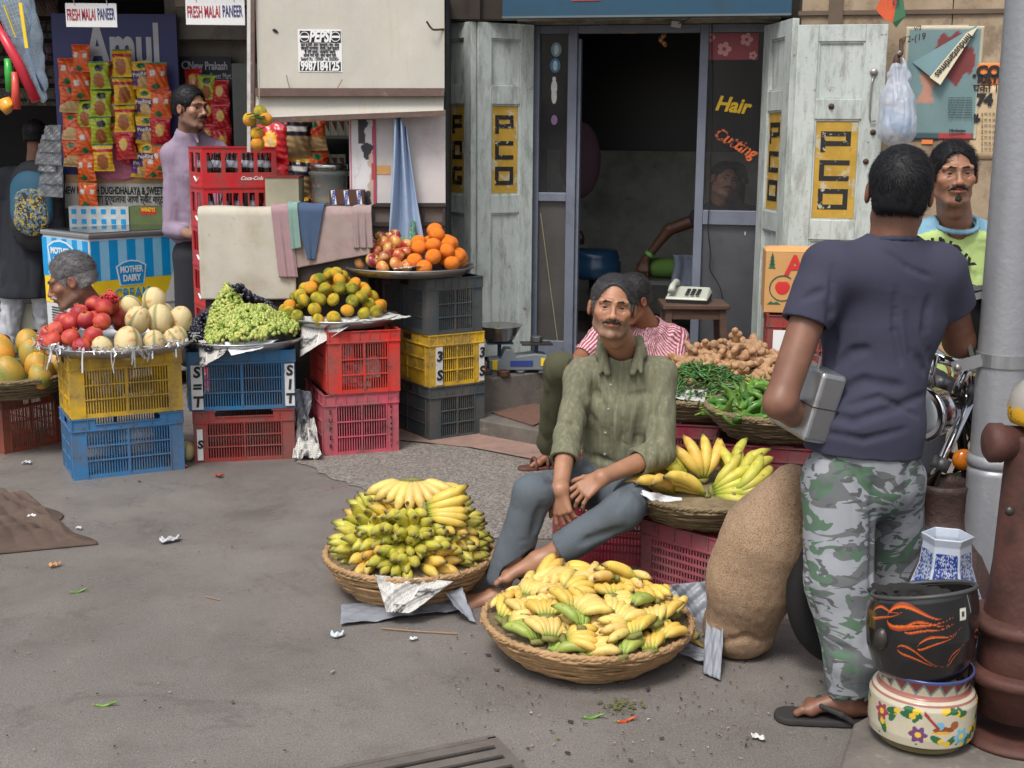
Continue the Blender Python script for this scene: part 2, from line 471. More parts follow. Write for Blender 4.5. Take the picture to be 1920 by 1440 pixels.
a = G(640, 712, .3); b = pc; c = G(1046, 694, .3); d = SP.pos(3.6, 0, .25)
prism(mb, [(a[0], a[1]), (b[0], b[1]), (c[0], c[1]), (d[0], d[1]), (d[0], 12), (a[0], 12)], 0, .3)
tag(bevel(mb.build('raised_platform', stone), .008), kind='structure')
mb = MB(); a = G(899, 787, .095); b = G(1050, 814, .095); e = b + u12 * .9
prism(mb, [(a[0], a[1]), (b[0], b[1]), (e[0], e[1] + .1), (e[0], e[1] + .7), (c[0] + .02, c[1] + .3), (pc[0] + .003, pc[1] + .05)], 0.0, .095)
tag(bevel(mb.build('lower_step', stone), .008), kind='structure')
mat_m = M('coir_mat', (104, 76, 64), .95, var=.25, vs=30, bump=.8, bs=300)
mb = MB(); q = [G(x, y, .097) for x, y in ((921, 775), (1000, 800), (1060, 772), (1000, 758))]
prism(mb, q, .0985, .106); o = mb.build('door_mat', mat_m); tag(o, 'brown coir mat lying on the low step below the weighing scale', 'mat')
# kerb bottom right
mb = MB(); kp = [G(1583, 1400, .12), G(1600, 1352, .12), G(1660, 1320, .12), G(1720, 1260, .12), G(2300, 1180, .12), G(2500, 1700, .12), G(1560, 1700, .12), G(1572, 1440, .12)]
prism(mb, [(p[0], p[1]) for p in kp[::-1]], 0, .12)
o = mb.build('stone_kerb', stone); bevel(o, .02, 3); tag(o, kind='structure')

# ---- drain grate bottom centre ----
iron = M('drain_iron', (112, 105, 99), .6, metal=.3, var=.25, bump=.5, bs=90, dirt=((96, 84, 72), 18, .5, .7, .7))
dc = G(690, 1446, 0); dd = nrm(G(870, 1386, 0) - G(600, 1440, 0)); dn = V(-dd[1], dd[0], 0)
t = thing('drain_grate', 'dark iron drain grate of parallel bars set in the road', 'drain grate', (*dc[:2], 0))
mb = MB(); RR = np.column_stack([dd, dn, V(0, 0, 1)]); c0 = dc - dn * .19 - dd * .1
for i in range(7):
    mb.box(c0 + dn * (.19 - i * .062) + V(0, 0, .0085), (.95, .038, .007), RR)
part('bar', mb, iron, t); mb = MB()
for sx in (-1, 1): mb.box(c0 + dd * sx * .49 + V(0, 0, .006), (.03, .44, .012), RR)
for sx in (-1, 1): mb.box(c0 + dn * sx * .222 + V(0, 0, .006), (1.0, .02, .012), RR)
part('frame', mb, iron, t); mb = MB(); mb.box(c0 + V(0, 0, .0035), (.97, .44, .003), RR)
part('pit', mb, M('painted_pit_dark', (18, 16, 15), .95), t)  # thin black sheet on the road, painted as the shade between the bars

# ================= BARBER SHOP =================
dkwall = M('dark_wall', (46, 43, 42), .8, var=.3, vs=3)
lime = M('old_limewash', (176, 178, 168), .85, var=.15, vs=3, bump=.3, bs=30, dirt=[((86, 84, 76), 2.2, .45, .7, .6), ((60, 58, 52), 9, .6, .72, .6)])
S0 = -.12; S1 = SP.pix(1428, 360)[0] + .05
ROOM_D = 2.2
shop = thing('barber_shop', 'barber shop room behind the grey glazed front with pale limewashed wall', 'shop', SP.pos(0, .3))
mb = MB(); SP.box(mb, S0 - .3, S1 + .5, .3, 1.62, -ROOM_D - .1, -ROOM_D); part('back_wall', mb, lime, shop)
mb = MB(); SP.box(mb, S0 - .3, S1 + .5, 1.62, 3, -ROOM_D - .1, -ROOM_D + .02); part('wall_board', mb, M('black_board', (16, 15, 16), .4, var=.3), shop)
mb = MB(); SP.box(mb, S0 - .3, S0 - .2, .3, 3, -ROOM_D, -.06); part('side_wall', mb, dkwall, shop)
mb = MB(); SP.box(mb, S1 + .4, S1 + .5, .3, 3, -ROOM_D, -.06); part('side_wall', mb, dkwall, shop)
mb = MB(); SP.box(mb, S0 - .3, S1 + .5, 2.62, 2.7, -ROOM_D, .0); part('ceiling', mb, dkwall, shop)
mb = MB(); SP.box(mb, -2.2, 3.2, 2.46, 3.3, -.12, -.02); part('upper_wall', mb, M('upper_wall', (82, 76, 68), .9, var=.3, dirt=GRIME), shop)
lintel = M('lintel_paint', (148, 142, 130), .8, var=.25, vs=12, stretch=(1, 1, 6), dirt=[((70, 60, 50), 9, .45, .65, .8)])
mb = MB(); SP.box(mb, -.1, S1 + .02, SP.pix(1200, 46)[1], SP.pix(1200, 26)[1], -.02, .07); SP.box(mb, -.1, S1 + .02, SP.pix(1200, 40)[1] , SP.pix(1200, 34)[1], .07, .095)
part('lintel', mb, lintel, shop)
# glazed front
fr_m = M('grey_blue_aluminium', (112, 118, 132), .45, metal=.15, var=.14, vs=5, dirt=[((70, 68, 70), 6, .5, .72, .5), ((190, 190, 186), 30, .68, .74, .7)])
door = thing('glazed_shop_front', 'grey blue framed glass shop front with lower metal panels', 'glass door front', SP.pos(0, .3))
def sx(px, py=360): return SP.pix(px, py, .03)[0]
zt = SP.pix(1200, 47)[1]; zb = .3
mb = MB()
for (x0, x1, o) in ((990, 1009, .03), (1061, 1078, .03), (1303, 1319, .03), (1423, 1436, .03)):
    SP.box(mb, sx(x0), sx(x1), zb, zt, -.03, o)
SP.box(mb, sx(1078), sx(1084), zb, zt - .08, -.06, -.002)
SP.box(mb, sx(1009), sx(1061), zt - .05, zt, -.028, .026); SP.box(mb, sx(1078), sx(1303), zt - .05, zt, -.028, .026); SP.box(mb, sx(1319), sx(1423), zt - .05, zt, -.028, .026)
zr = SP.pix(1030, 371)[1]; SP.box(mb, sx(1009), sx(1061), zr - .02, zr + .035, -.028, .026)
zr2 = SP.pix(1370, 408)[1]; SP.box(mb, sx(1319), sx(1423), zr2 - .045, zr2 + .045, -.028, .026)
for a, b in ((1009, 1061), (1319, 1423)): SP.box(mb, sx(a), sx(b), zb, zb + .1, -.028, .026)
fo = part('frame', mb, fr_m, door); bevel(fo, .003)
glass = M('dirty_glass', (70, 70, 72), .12, var=.2); 
n = N('thin_glass'); n.b.inputs['Alpha'].default_value = .2; n.fin(n.mix(n.ramp(n.noise(5, 6), .3, .8), (.05, .05, .055), (.12, .12, .12)), .08); thin_glass = n.m
for a, b, z0, z1 in ((1009, 1061, zr + .035, zt - .05), (1319, 1423, zr2 + .045, zt - .05)):
    mb = MB(); SP.box(mb, sx(a), sx(b), z0, z1, -.006, -.001); part('window_pane', mb, thin_glass, door)
lowp = M('dull_metal_panel', (88, 90, 94), .35, metal=.4, var=.2, vs=4, dirt=[((120, 120, 118), 60, .66, .7, .7), ((60, 58, 56), 3, .5, .7, .5)])
mb = MB(); SP.box(mb, sx(1319), sx(1423), zb + .1, zr2 - .045, -.012, -.002); part('lower_panel', mb, lowp, door)
mb = MB(); SP.box(mb, sx(1009), sx(1061), zb + .1, zr - .02, -.012, -.002)
part('lower_panel', mb, M('frosted_panel', (72, 70, 68), .3, var=.25, dirt=((150, 148, 142), 90, .66, .7, .8)), door)
mb = MB(); mb.bar(SP.at(1014, 400, .002), SP.at(1046, 640, .002), .02, .004); part('painted_reflection', mb, M('pale_strip', (150, 140, 112), .6), door)  # pale bar painted in as a reflection on the lower panel
ylw = M('sign_yellow', (226, 184, 40), .6, var=.1); org = M('sign_orange', (214, 104, 48), .6, var=.3, vs=30)
text('Hair', .125, ylw, SP.mtx(1373, 198, 0, -.12), door, 'lettering', bold=.004, shear=.25, sx=.95)
pp = M('peeled_orange', (214, 104, 48), .6, var=.1, dirt=((24, 22, 22), 26, .50, .53, 1.0))
text('Cutting', .105, pp, SP.mtx(1378, 268, 0, -.5), door, 'lettering', bold=.003, shear=.3, sx=.92)
text('1', .03, M('white_scratch', (220, 220, 220), .7), SP.mtx(1397, 438, 0), door, 'scratch_mark', bold=.001)
# pink flowered film at the top of the pane
mb = MB(); SP.pbox(mb, 1320, 62, 1422, 112, .0005, .0015, col=lin((150, 52, 66)))
for (fx, fy, r_) in ((1358, 92, .05), (1332, 70, .035), (1400, 74, .045), (1412, 104, .03)):
    for k in range(5):
        a_ = k * 2 * PI / 5; c = SP.at(fx, fy, .003) + SP.u * math.cos(a_) * r_ * .55 + V(0, 0, math.sin(a_) * r_ * .55)
        mb.ell(c, (r_ * .36, .0008, r_ * .36), 10, SP.R, col=lin((214, 150, 150)))
part('flowered_film', mb, M('film', attr=True, rough=.4, var=.1), door)
# small stickers on the left pane
for nm, (px, py, rx, rz, cc) in (('a', (1043, 93, .034, .045, (120, 150, 160))), ('b', (1041, 123, .034, .045, (70, 120, 160)))):
    mb = MB(); mb.ell(SP.at(px, py, .004), (rx, .001, rz), 20, SP.R, col=lin(cc)); mb.ell(SP.at(px, py, .006), (rx * .45, .0012, rz * .7), 12, SP.R, col=lin((190, 205, 205)))
    part('round_sticker', mb, M('sticker', attr=True, var=.2, vs=40), door)
mb = MB()
for (dy, rx, rz) in ((-22, .012, .015), (-6, .02, .05), (10, .018, .05)): mb.ell(SP.at(1039, 170 + dy, .005), (rx, .001, rz), 12, SP.R, col=lin((205, 205, 198)))
mb.ell(SP.at(1039, 225, .005), (.022, .001, .032), 9, SP.R, col=lin((130, 100, 140)))
part('figure_sticker', mb, M('sticker'), door)
# small white switch & wires under the lintel
mb = MB(); mb.box(SP.at(1268, 46, .12), (.06, .02, .035), SP.R @ np.array(Matrix.Rotation(.15, 3, 'Y'))); o = mb.build('wire_junction', M('white_plastic', (196, 192, 184), .5)); tag(o, 'small white junction box hanging under the shop lintel', 'junction box')
def wire(name, label, pts, r=.004, mat=None, cat='wire', parent=None):
    P = np.array(pts); t_ = np.linspace(0, 1, len(P)); tt = np.linspace(0, 1, 40)
    from_ = np.stack([np.interp(tt, t_, P[:, i]) for i in range(3)], -1)
    for _ in range(6): from_[1:-1] = (from_[:-2] + 2 * from_[1:-1] + from_[2:]) / 4
    m = MB(); m.tube(from_, r, 6); o = m.build(name, mat or M('wire_black', (26, 24, 24), .5), parent, smooth=True, world=parent is not None)
    if parent is None: tag(o, label, cat)
    return o
wire('electric_wire', 'thin brown wire sagging below the shop lintel', [SP.at(1100, 32, .11), SP.at(1130, 48, .11), SP.at(1165, 62, .11), SP.at(1195, 62, .11), SP.at(1215, 50, .11)], .004, M('wire_brown', (120, 106, 88), .6))
wire('electric_wire', 'long black wire hanging down the right hand shop window', [SP.at(1335, 25, .06), SP.at(1335, 200, .05), SP.at(1331, 380, .05), SP.at(1326, 430, .05), SP.at(1334, 480, .05), SP.at(1328, 505, .05), SP.at(1350, 535, .05), SP.at(1355, 560, .05)], .0035)
wire('electric_wire', 'black wire running from the white junction box up to the sign', [SP.at(1272, 45, .13), SP.at(1290, 36, .13), SP.at(1310, 26, .13)], .003)
# blue sign board over the door
t = thing('shop_sign_board', 'large blue sign board above the barber shop door', 'sign board', SP.at(1200, 10, .45))
mb = MB(); a0 = SP.pix(942, 20, .45)[0]; a1 = SP.pix(1484, 20, .45)[0]; z0 = SP.pix(1200, 28, .45)[1]
SP.box(mb, a0, a1, z0, z0 + .8, .38, .45); part('panel', mb, M('sign_blue', (22, 68, 92), .5, var=.2, vs=3, dirt=((30, 50, 62), 3, .5, .7, .6)), t)
mb = MB(); SP.box(mb, SP.pix(1072, 0, .46)[0], SP.pix(1126, 0, .46)[0], SP.pix(1100, 1, .46)[1], SP.pix(1100, -40, .46)[1], .45, .455); part('red_lettering', mb, M('sign_red', (200, 50, 48), .5), t)
mb = MB(); SP.box(mb, a0, a1, z0 - .012, z0, .37, .46); part('edge_strip', mb, M('sign_edge', (90, 100, 104), .6), t)

# ---- folding shutter leaves ----
n = N('shutter_paint')
base = n.mix(n.ramp(n.noise(3, 5), .3, .7), tuple(lin((168, 177, 173))), tuple(lin((190, 197, 192))))
streak = n.noise(14, 8, .75, n.mapc((1.5, 1.5, .35)))
base = n.mix(n.math('MULTIPLY', n.ramp(streak, .47, .62), .7), base, tuple(lin((130, 132, 124))))
base = n.mix(n.ramp(n.noise(11, 10, .8), .62, .65), base, tuple(lin((120, 96, 80))))
base = n.mix(n.math('MULTIPLY', n.ramp(n.noise(70, 3, .6), .66, .72), .7), base, tuple(lin((92, 84, 76))))
n.bump(n.noise(24, 8, .75), .35, .003); shutter_paint = n.fin(base, .62)
sgn_y = M('board_yellow', (176, 140, 48), .7, var=.25, vs=10, dirt=[((180, 176, 158), 9, .54, .6, .8), ((120, 96, 60), 20, .6, .7, .6)])
sgn_k = M('board_black', (26, 26, 26), .6, var=.1, dirt=((178, 172, 152), 30, .59, .62, .95))
rust = M('rusty_iron', (84, 62, 52), .7, metal=.3, var=.3, bump=.5, bs=120)
def glyph(mb, P, g, a, z, wd, ht, st, off):
    st = min(st, ht * .235)
    bx = lambda x0, x1, y0, y1: P.box(mb, a + x0 * wd, a + x1 * wd, z + y0 * ht, z + y1 * ht, off, off + .0015)
    sw = st / wd; sh = st / ht
    if g in 'PO0CGD': bx(0, sw, 0, 1)
    if g == 'P': bx(sw, 1, 1 - sh, 1); bx(1 - sw, 1, .3, 1 - sh); bx(sw, 1 - sw, .3, .3 + sh)
    if g in 'C': bx(sw, 1, 1 - sh, 1); bx(sw, 1, 0, sh)
    if g in 'O': bx(sw, 1 - sw, 1 - sh, 1); bx(sw, 1 - sw, 0, sh); bx(1 - sw, 1, 0, 1)
    if g in 'G': bx(sw, 1, 1 - sh, 1); bx(sw, 1, 0, sh); bx(1 - sw, 1, sh, .5); bx(.5, 1 - sw, .5 - sh, .5)
def leaf(label, p0, p1, letters, zb=.33, ztop=2.42, bolts=(), ry=(.495, .765)):
    """one wooden leaf: stiles, rails, recessed panels, painted sign panel"""
    P = PL(p0, (p1 - p0)[:2]); W = np.linalg.norm((p1 - p0)[:2]); H = ztop - zb
    t = thing('shutter_leaf', label, 'shutter', P.pos(0, zb), group='folding wooden shutters of the barber shop')
    st = max(.05, W * .24); mb = MB()
    rows = [(.0, .06), (ry[0] - .055, ry[0]), (ry[1], ry[1] + .055), (.955, 1.)]
    rows = [(zb + a * H, zb + b * H) for a, b in rows]
    for a, b in ((0, st), (W - st, W)): P.box(mb, a, b, zb, ztop, -.02, .02)
    for a, b in rows: P.box(mb, st, W - st, a, b, -.018, .018)
    P.box(mb, st, W - st, zb, ztop, -.012, .002)
    bevel(part('board', mb, shutter_paint, t), .003)
    mb = MB()
    for (za, zb_) in ((rows[0][1], rows[1][0]), (rows[1][1], rows[2][0]), (rows[2][1], rows[3][0])):
        for a, b, c, d in ((st, st + .01, za, zb_), (W - st - .01, W - st, za, zb_), (st + .01, W - st - .01, za, za + .01), (st + .01, W - st - .01, zb_ - .01, zb_)):
            P.box(mb, a, b, c, d, .0015, .011)
    part('moulding', mb, shutter_paint, t)
    mb = MB(); a0, a1, z0, z1 = st + .012, W - st - .012, rows[1][1] + .012, rows[2][0] - .012
    P.box(mb, a0, a1, z0, z1, .002, .006); sp = part('sign_panel', mb, sgn_y, t)
    mb = MB(); k = len(letters); h = (z1 - z0 - .06) / k
    for i, g in enumerate(letters): glyph(mb, P, g, a0 + (a1 - a0) * .12, z1 - .03 - (i + 1) * h + .02, (a1 - a0) * .72, h - .045, (a1 - a0) * .2, .0065)
    o = mb.build('lettering', sgn_k); o.parent = sp; o.location = tuple(-np.array(t.location))
    for (ba, bz) in bolts:
        mb = MB(); mb.ell(P.pos(ba * W, zb + bz * H, .022), (.017, .01, .017), 12, P.R); mb.ell(P.pos(ba * W, zb + bz * H, .032), (.008, .01, .008), 8, P.R); part('bolt', mb, rust, t, smooth=True)
    return t, P, W
L1 = leaf('narrow pale green shutter leaf with P O G sign, leftmost of the folding leaves', A(832, 300, 8.38), A(888, 300, 8.12), 'POG')
L2 = leaf('pale green shutter leaf with yellow PCO sign left of the doorway', A(893, 300, 8.14), A(996, 300, 8.36), 'PCO')
L3 = leaf('narrow pale blue shutter leaf with PCO sign seen edge-on right of the glass', A(1428, 300, 8.02), A(1480, 300, 7.48), 'PCO', ztop=2.4, ry=(.47, .755))
L4 = leaf('wide pale blue shutter leaf with chipped yellow PCO sign beside the hanging bag', A(1484, 300, 7.46), A(1650, 300, 7.36), 'PCO', ztop=2.36, ry=(.465, .745), bolts=((.42, .78), (.9, .71), (.84, .63), (.32, .33), (.88, .32)))
P4 = L4[1]; W4 = L4[2]; mb = MB()
hk = [P4.pos(W4 * .87, 2.08, .03), P4.pos(W4 * .85, 2.04, .04), P4.pos(W4 * .85, 1.86, .03), P4.pos(W4 * .87, 1.83, .035), P4.pos(W4 * .92, 1.835, .035)]
mb.tube(hk, .005, 6); mb.ell(P4.pos(W4 * .87, 2.1, .028), (.022, .008, .02), 10, P4.R); part('door_hook', mb, M('steel_dull', (150, 146, 140), .4, metal=.8), L4[0], smooth=True)

# ---- right hand wall with posters ----
RP = PL(A(1660, 200, 7.62), u12)
rw = thing('old_wall', 'brown weathered wooden wall covered in old posters at right', 'wall', RP.pos(0, 0))
n = N('old_boards')
b0 = n.mix(n.ramp(n.noise(2.5, 7, .7), .3, .7), tuple(lin((132, 112, 90))), tuple(lin((176, 158, 132))))
b0 = n.mix(n.math('MULTIPLY', n.ramp(n.noise(6, 8, .75), .5, .62), .7), b0, tuple(lin((110, 92, 76))))
b0 = n.mix(n.ramp(n.noise(3, 6, .7, n.mapc(loc=(5, 0, 2))), .62, .68), b0, tuple(lin((176, 118, 60))))
n.bump(n.noise(30, 6), .4, .003); wallm = n.fin(b0, .85)
mb = MB()
for i in range(8): RP.box(mb, -.5 + i * .42, -.5 + i * .42 + .414, 0, 2.02, -.06, 0)
for i in range(4): RP.box(mb, -.5 + i * .84, -.5 + i * .84 + .834, 2.03, 3.3, -.06, .004)
part('board', mb, wallm, rw)
mb = MB(); RP.box(mb, -.52, 2.9, 2.435, 2.46, .004, .02); RP.box(mb, -.35, -.27, 0, 3.3, .004, .03); part('batten', mb, M('batten_wood', (96, 82, 68), .8, var=.2), rw)
def sheet_from(P, x0, y0, x1, y1, off, nu=12, nv=12, wav=.004, seed=0):
    a0, z1 = P.pix(x0, y0, off); a1, z0 = P.pix(x1, y1, off)
    rs = np.random.RandomState(seed); k = rs.rand(6)
    def f(u, v):
        o = off + wav * (np.sin(u * 7 + k[0] * 6) * np.sin(v * 5 + k[1] * 6) + .5 * np.sin(u * 17 + v * 9))
        return P.P + np.outer(a0 + (a1 - a0) * u, P.u) + np.outer(o, P.n) + np.outer(z0 + (z1 - z0) * v, V(0, 0, 1))
    return grid(nu, nv, f), (a0, a1, z0, z1)
t = thing('map_poster', 'torn blue map poster with a red land shape and folded down top corner', 'poster', RP.at(1765, 160, .01))
vf, _ = sheet_from(RP, 1700, 50, 1830, 262, .008, 40, 60, .003, 3)
uu, vv = np.meshgrid(np.linspace(0, 1, 41), np.linspace(0, 1, 61), indexing='ij'); uu = uu.ravel(); vv = vv.ravel()
cc = np.tile(lin((108, 134, 136)), (len(uu), 1))
land = ((uu - .62) / .26 + .5 * (vv - .7)) ** 2 + ((vv - .72) / .22) ** 2 < 1 + .25 * np.sin(uu * 30)
cc[land] = lin((118, 52, 52)); l2 = (np.abs(uu - .33 - .2 * (vv - .5)) < .09 + .03 * np.sin(vv * 25)) & (vv > .32) & (vv < .66)
cc[l2] = lin((178, 130, 110)); cc[(vv < .06)] = lin((60, 80, 86)); cc[(uu < .03) | (uu > .97) | (vv > .98)] = lin((186, 176, 150))
cc[(vv < .055) & (uu > .5) & (uu < .95)] = lin((160, 60, 60))
o = obj('map_sheet', vf, M('poster_paper', attr=True, rough=.6, var=.12, dirt=((120, 104, 84), 8, .6, .75, .5)), t, world=True, cols=cc, smooth=True); thick(o, .001)
mb = MB(); pf = [RP.at(x, y, o_) for x, y, o_ in ((1711, 117, .012), (1765, 160, .05), (1835, 45, .02))]
mb.add([pf[0], pf[1], pf[2]], [(0, 1, 2)]); o = part('folded_corner', mb, M('folded_blue', (104, 136, 140), .6), t); thick(o, .001)
mb = MB(); q = [RP.at(x, y, o_) for x, y, o_ in ((1743, 145, .05), (1763, 159, .062), (1834, 50, .032), (1812, 62, .03))]
mb.add(q, [(0, 1, 2, 3)]); o = part('masthead_strip', mb, M('strip_cream', (206, 196, 168), .7), t); thick(o, .0012)
mid = (q[0] + q[1] + q[2] + q[3]) / 4; up = nrm(q[3] - q[0])
text('hindustantimes', .06, M('ink_black', (30, 30, 34), .7), sheet_frame(mid + RP.n * .004, -up, np.cross(RP.n, -up)), t, 'lettering', bold=.001, width=np.linalg.norm(q[3] - q[0]) * .92)
ink = M('ink_black')
for i in range(9): text('a map of city lines ' [i:] + 'centre', .014, ink, RP.mtx(1800, 183 + i * 4.6, .014), t, 'small_print', width=.13)
text('Hindustan', .022, ink, RP.mtx(1795, 245, .016), t, 'small_print', bold=.001)
for (x0, y0, x1, y1, cc_, lb) in ((1832, 118, 1990, 160, (226, 128, 60), 'orange paper notice reading RATES partly behind the silver pole'), (1826, 160, 1990, 300, (196, 172, 136), 'tan printed notice with boxed print partly behind the silver pole')):
    vf, _ = sheet_from(RP, x0, y0, x1, y1, .006, 10, 10, .002, 5)
    t = thing('paper_notice', lb, 'notice', RP.at((x0 + x1) / 2, (y0 + y1) / 2, .006)); o = obj('sheet', vf, M('notice' + str(y0), cc_, .7, var=.15, dirt=((140, 110, 80), 6, .55, .7, .5)), t, world=True, smooth=True); thick(o, .001)
    if y0 < 130:
        text('.CO', .085, ink, RP.mtx(1850, 135, .012), t, 'lettering', bold=.005); text('RATES', .06, ink, RP.mtx(1862, 149, .012), t, 'lettering', bold=.004)
    else:
        text('पको ।', .06, ink, RP.mtx(1848, 166, .012), t, 'lettering', bold=.001); text('74', .085, ink, RP.mtx(1846, 188, .012), t, 'lettering', bold=.006)
        text('N', .03, ink, RP.mtx(1830, 218, .012), t, 'lettering', bold=.003); text('RS', .03, ink, RP.mtx(1832, 226, .012), t, 'lettering', bold=.003)
        for k in range(7): text('रु गा म ज त', .022, ink, RP.mtx(1856, 214 + k * 11, .012), t, 'small_print')
mb = MB(); RP.pbox(mb, 1728, 258, 1749, 270, .006, .008); o = mb.build('paper_scrap', M('scrap_orange', (226, 130, 70), .7)); tag(o, 'small orange scrap of paper on the wall below the map poster', 'paper scrap')
for (x, y, s_, b) in ((1713, 72, .05, '72-(19'), (1720, 53, .03, 'V/2')): text(b, s_, M('pencil', (70, 60, 50), .8), RP.mtx(x, y, .006, .2), rw, 'scribble', shear=.2)
mb = MB(); RP.pbox(mb, 1727, 47, 1816, 53, .006, .008); part('paper_strip', mb, M('pale_strip2', (206, 198, 182), .7), rw)
# flag
t = thing('paper_flag', 'small tricolour flag of saffron, white and green hanging point down', 'flag', RP.at(1672, 20, .2))
fl = [[(1655, -12), (1642, 18), (1657, 35), (1668, -14)], [(1668, -14), (1657, 35), (1674, 43), (1684, -12)], [(1684, -12), (1674, 43), (1680, 52), (1698, 30), (1692, -14)]]
for q, cc_ in zip(fl, ((206, 90, 52), (206, 202, 192), (52, 104, 70))):
    mb = MB(); mb.add([RP.at(x, y, .2 + .01 * (i % 2)) for i, (x, y) in enumerate(q)], [tuple(range(len(q)))]); o = part('stripe', mb, M('flag%d' % cc_[0], cc_, .7), t); thick(o, .0015)
mb = MB(); mb.tube([RP.at(1680, 4, .215) + (SP.u * math.cos(a) + V(0, 0, 1) * math.sin(a)) * .016 for a in np.linspace(0, 6.1, 14)], .0025, 5, closed=False); part('wheel_emblem', mb, M('navy', (40, 44, 90), .6), t)
# column and dark board above leaf 3/4
mb = MB(); PL(A(1500, 10, 7.95), u12).box(mb, 0, .42, 2.38, 3.3, -.2, 0); o = mb.build('concrete_column', M('column_paint', (110, 106, 96), .85, var=.25, dirt=GRIME)); tag(o, 'weathered grey column head above the right shutters', 'column')
mb = MB(); SP.pbox(mb, 1560, -60, 1900, 4, .3, .34); o = mb.build('dark_board', M('board_teal', (38, 60, 64), .7)); tag(o, 'dark teal board fixed high on the right hand wall', 'board')

# ================= KIOSK (cream panel, shelf of goods) =================
KY = 7.6; KP = PL(V(0, KY), (1, 0))
n = N('cream_panel')
b0 = n.mix(n.ramp(n.noise(2, 6, .7), .3, .75), tuple(lin((198, 194, 182))), tuple(lin((176, 172, 161))))
b0 = n.mix(n.math('MULTIPLY', n.ramp(n.noise(5, 6, .7, n.mapc((4, 1, .3))), .55, .7), .35), b0, tuple(lin((190, 160, 110))))
b0 = n.mix(n.math('MULTIPLY', n.ramp(n.noise(46, 8, .8), .6, .7), .8), b0, tuple(lin((120, 108, 96))))
b0 = n.mix(n.math('MULTIPLY', n.ramp(n.noise(9, 9, .8), .64, .7), .7), b0, tuple(lin((96, 84, 74))))
n.bump(n.noise(60, 5), .2, .002); cream = n.fin(b0, .6)
brown = M('brown_trim', (98, 78, 70), .65, var=.25, vs=18, bump=.3, bs=60, dirt=((150, 138, 124), 16, .6, .7, .7))
kiosk = thing('kiosk', 'cream kiosk with brown rails, open shelf below a hinged front panel', 'kiosk', (-1, KY, 0))
mb = MB(); KP.pbox(mb, 480, -90, 833, 171, -.04, 0); part('front_panel', mb, cream, kiosk)
mb = MB(); a0 = KP.pix(480, 200)[0]; a1 = KP.pix(832, 200)[0]
zl = KP.pix(480, 222)[1]; zr_ = KP.pix(832, 212)[1]; zt_ = KP.pix(650, 172)[1]
v = [KP.pos(a0, zl, .03), KP.pos(a1, zr_, .03), KP.pos(a1, zt_, .0), KP.pos(a0, zt_, .0)]; v += [p - KP.n * .02 for p in v]
mb.add(v, [(0, 1, 2, 3), (7, 6, 5, 4), (0, 4, 5, 1), (1, 5, 6, 2), (2, 6, 7, 3), (3, 7, 4, 0)]); part('skirt_panel', mb, cream, kiosk)
mb = MB(); mb.bar(KP.at(480, 173, .03), KP.at(833, 173, .03), .05, .045); part('rail', mb, brown, kiosk)
mb = MB(); mb.bar(KP.at(480, 226, .035), KP.at(833, 212, .035), .03, .03); mb.bar(KP.at(473, -80, .01), KP.at(473, 232, .01), .03, .03); part('edge_trim', mb, brown, kiosk)
mb = MB(); mb.bar(KP.at(467, -80, .015), KP.at(467, 285, .015), .02, .02); part('corner_post', mb, M('post_white', (196, 194, 190), .6, dirt=GRIME), kiosk)
mb = MB(); KP.pbox(mb, 655, 205, 835, 385, -.13, -.1); part('side_panel', mb, M('grey_white_panel', (196, 190, 188), .7, var=.08, dirt=[((150, 140, 134), 5, .55, .75, .5), ((70, 60, 60), 60, .68, .72, .8)]), kiosk)
mb = MB(); KP.pbox(mb, 690, 386, 835, 600, -.15, -.12); part('cabinet', mb, M('cabinet_brown', (104, 92, 84), .7, var=.2, dirt=GRIME), kiosk)
mb = MB()
for x in (697, 745, 790, 830): KP.pbox(mb, x, 386, x + 5, 600, -.12, -.1)
for y in (384, 420, 452): mb.bar(KP.at(697, y, -.1), KP.at(835, y, -.1), .015, .022)
part('cabinet_frame', mb, M('dark_frame', (54, 48, 46), .7, dirt=GRIME), kiosk)
# interior
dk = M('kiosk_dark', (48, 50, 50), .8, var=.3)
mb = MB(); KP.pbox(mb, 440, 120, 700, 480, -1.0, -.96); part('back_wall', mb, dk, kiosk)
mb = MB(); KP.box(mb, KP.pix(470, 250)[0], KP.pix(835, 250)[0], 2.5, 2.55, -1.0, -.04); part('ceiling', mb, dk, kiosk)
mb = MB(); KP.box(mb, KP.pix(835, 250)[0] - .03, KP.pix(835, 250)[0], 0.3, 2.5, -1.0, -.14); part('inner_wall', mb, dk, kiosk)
shelf_m = M('shelf_green', (120, 128, 116), .6, var=.2)
mb = MB()
for y in (257, 325): mb.box(KP.at(615, y, -.8), (.75, .25, .02))
mb.box(KP.at(602, 388, -.36), (.56, .6, .03)); part('shelf', mb, shelf_m, kiosk)
# torn poster on the side panel
t = thing('torn_poster', 'torn white poster with pink border and black blotches on the kiosk panel', 'poster', KP.at(680, 300, -.09))
vf, _ = sheet_from(KP, 656, 224, 706, 384, -.092, 30, 80, .003, 4)
uu, vv = np.meshgrid(np.linspace(0, 1, 31), np.linspace(0, 1, 81), indexing='ij'); uu = uu.ravel(); vv = vv.ravel()
wob = .06 * np.sin(vv * 21) + .04 * np.sin(vv * 47 + 1)
cc = np.tile(lin((206, 204, 204)), (len(uu), 1)); cc[(uu > .86 + wob * .3)] = lin((176, 70, 96)); cc[uu < .05] = lin((190, 90, 120))
cc[((uu > .3) & (uu < .62 + wob) & (vv > .72))] = lin((62, 62, 68)); cc[(np.hypot(uu - .66, (vv - .62) * 1.6) < .17 + wob)] = lin((56, 54, 60)); cc[(np.hypot(uu - .7, (vv - .09) * 1.4) < .13 + wob)] = lin((60, 60, 64))
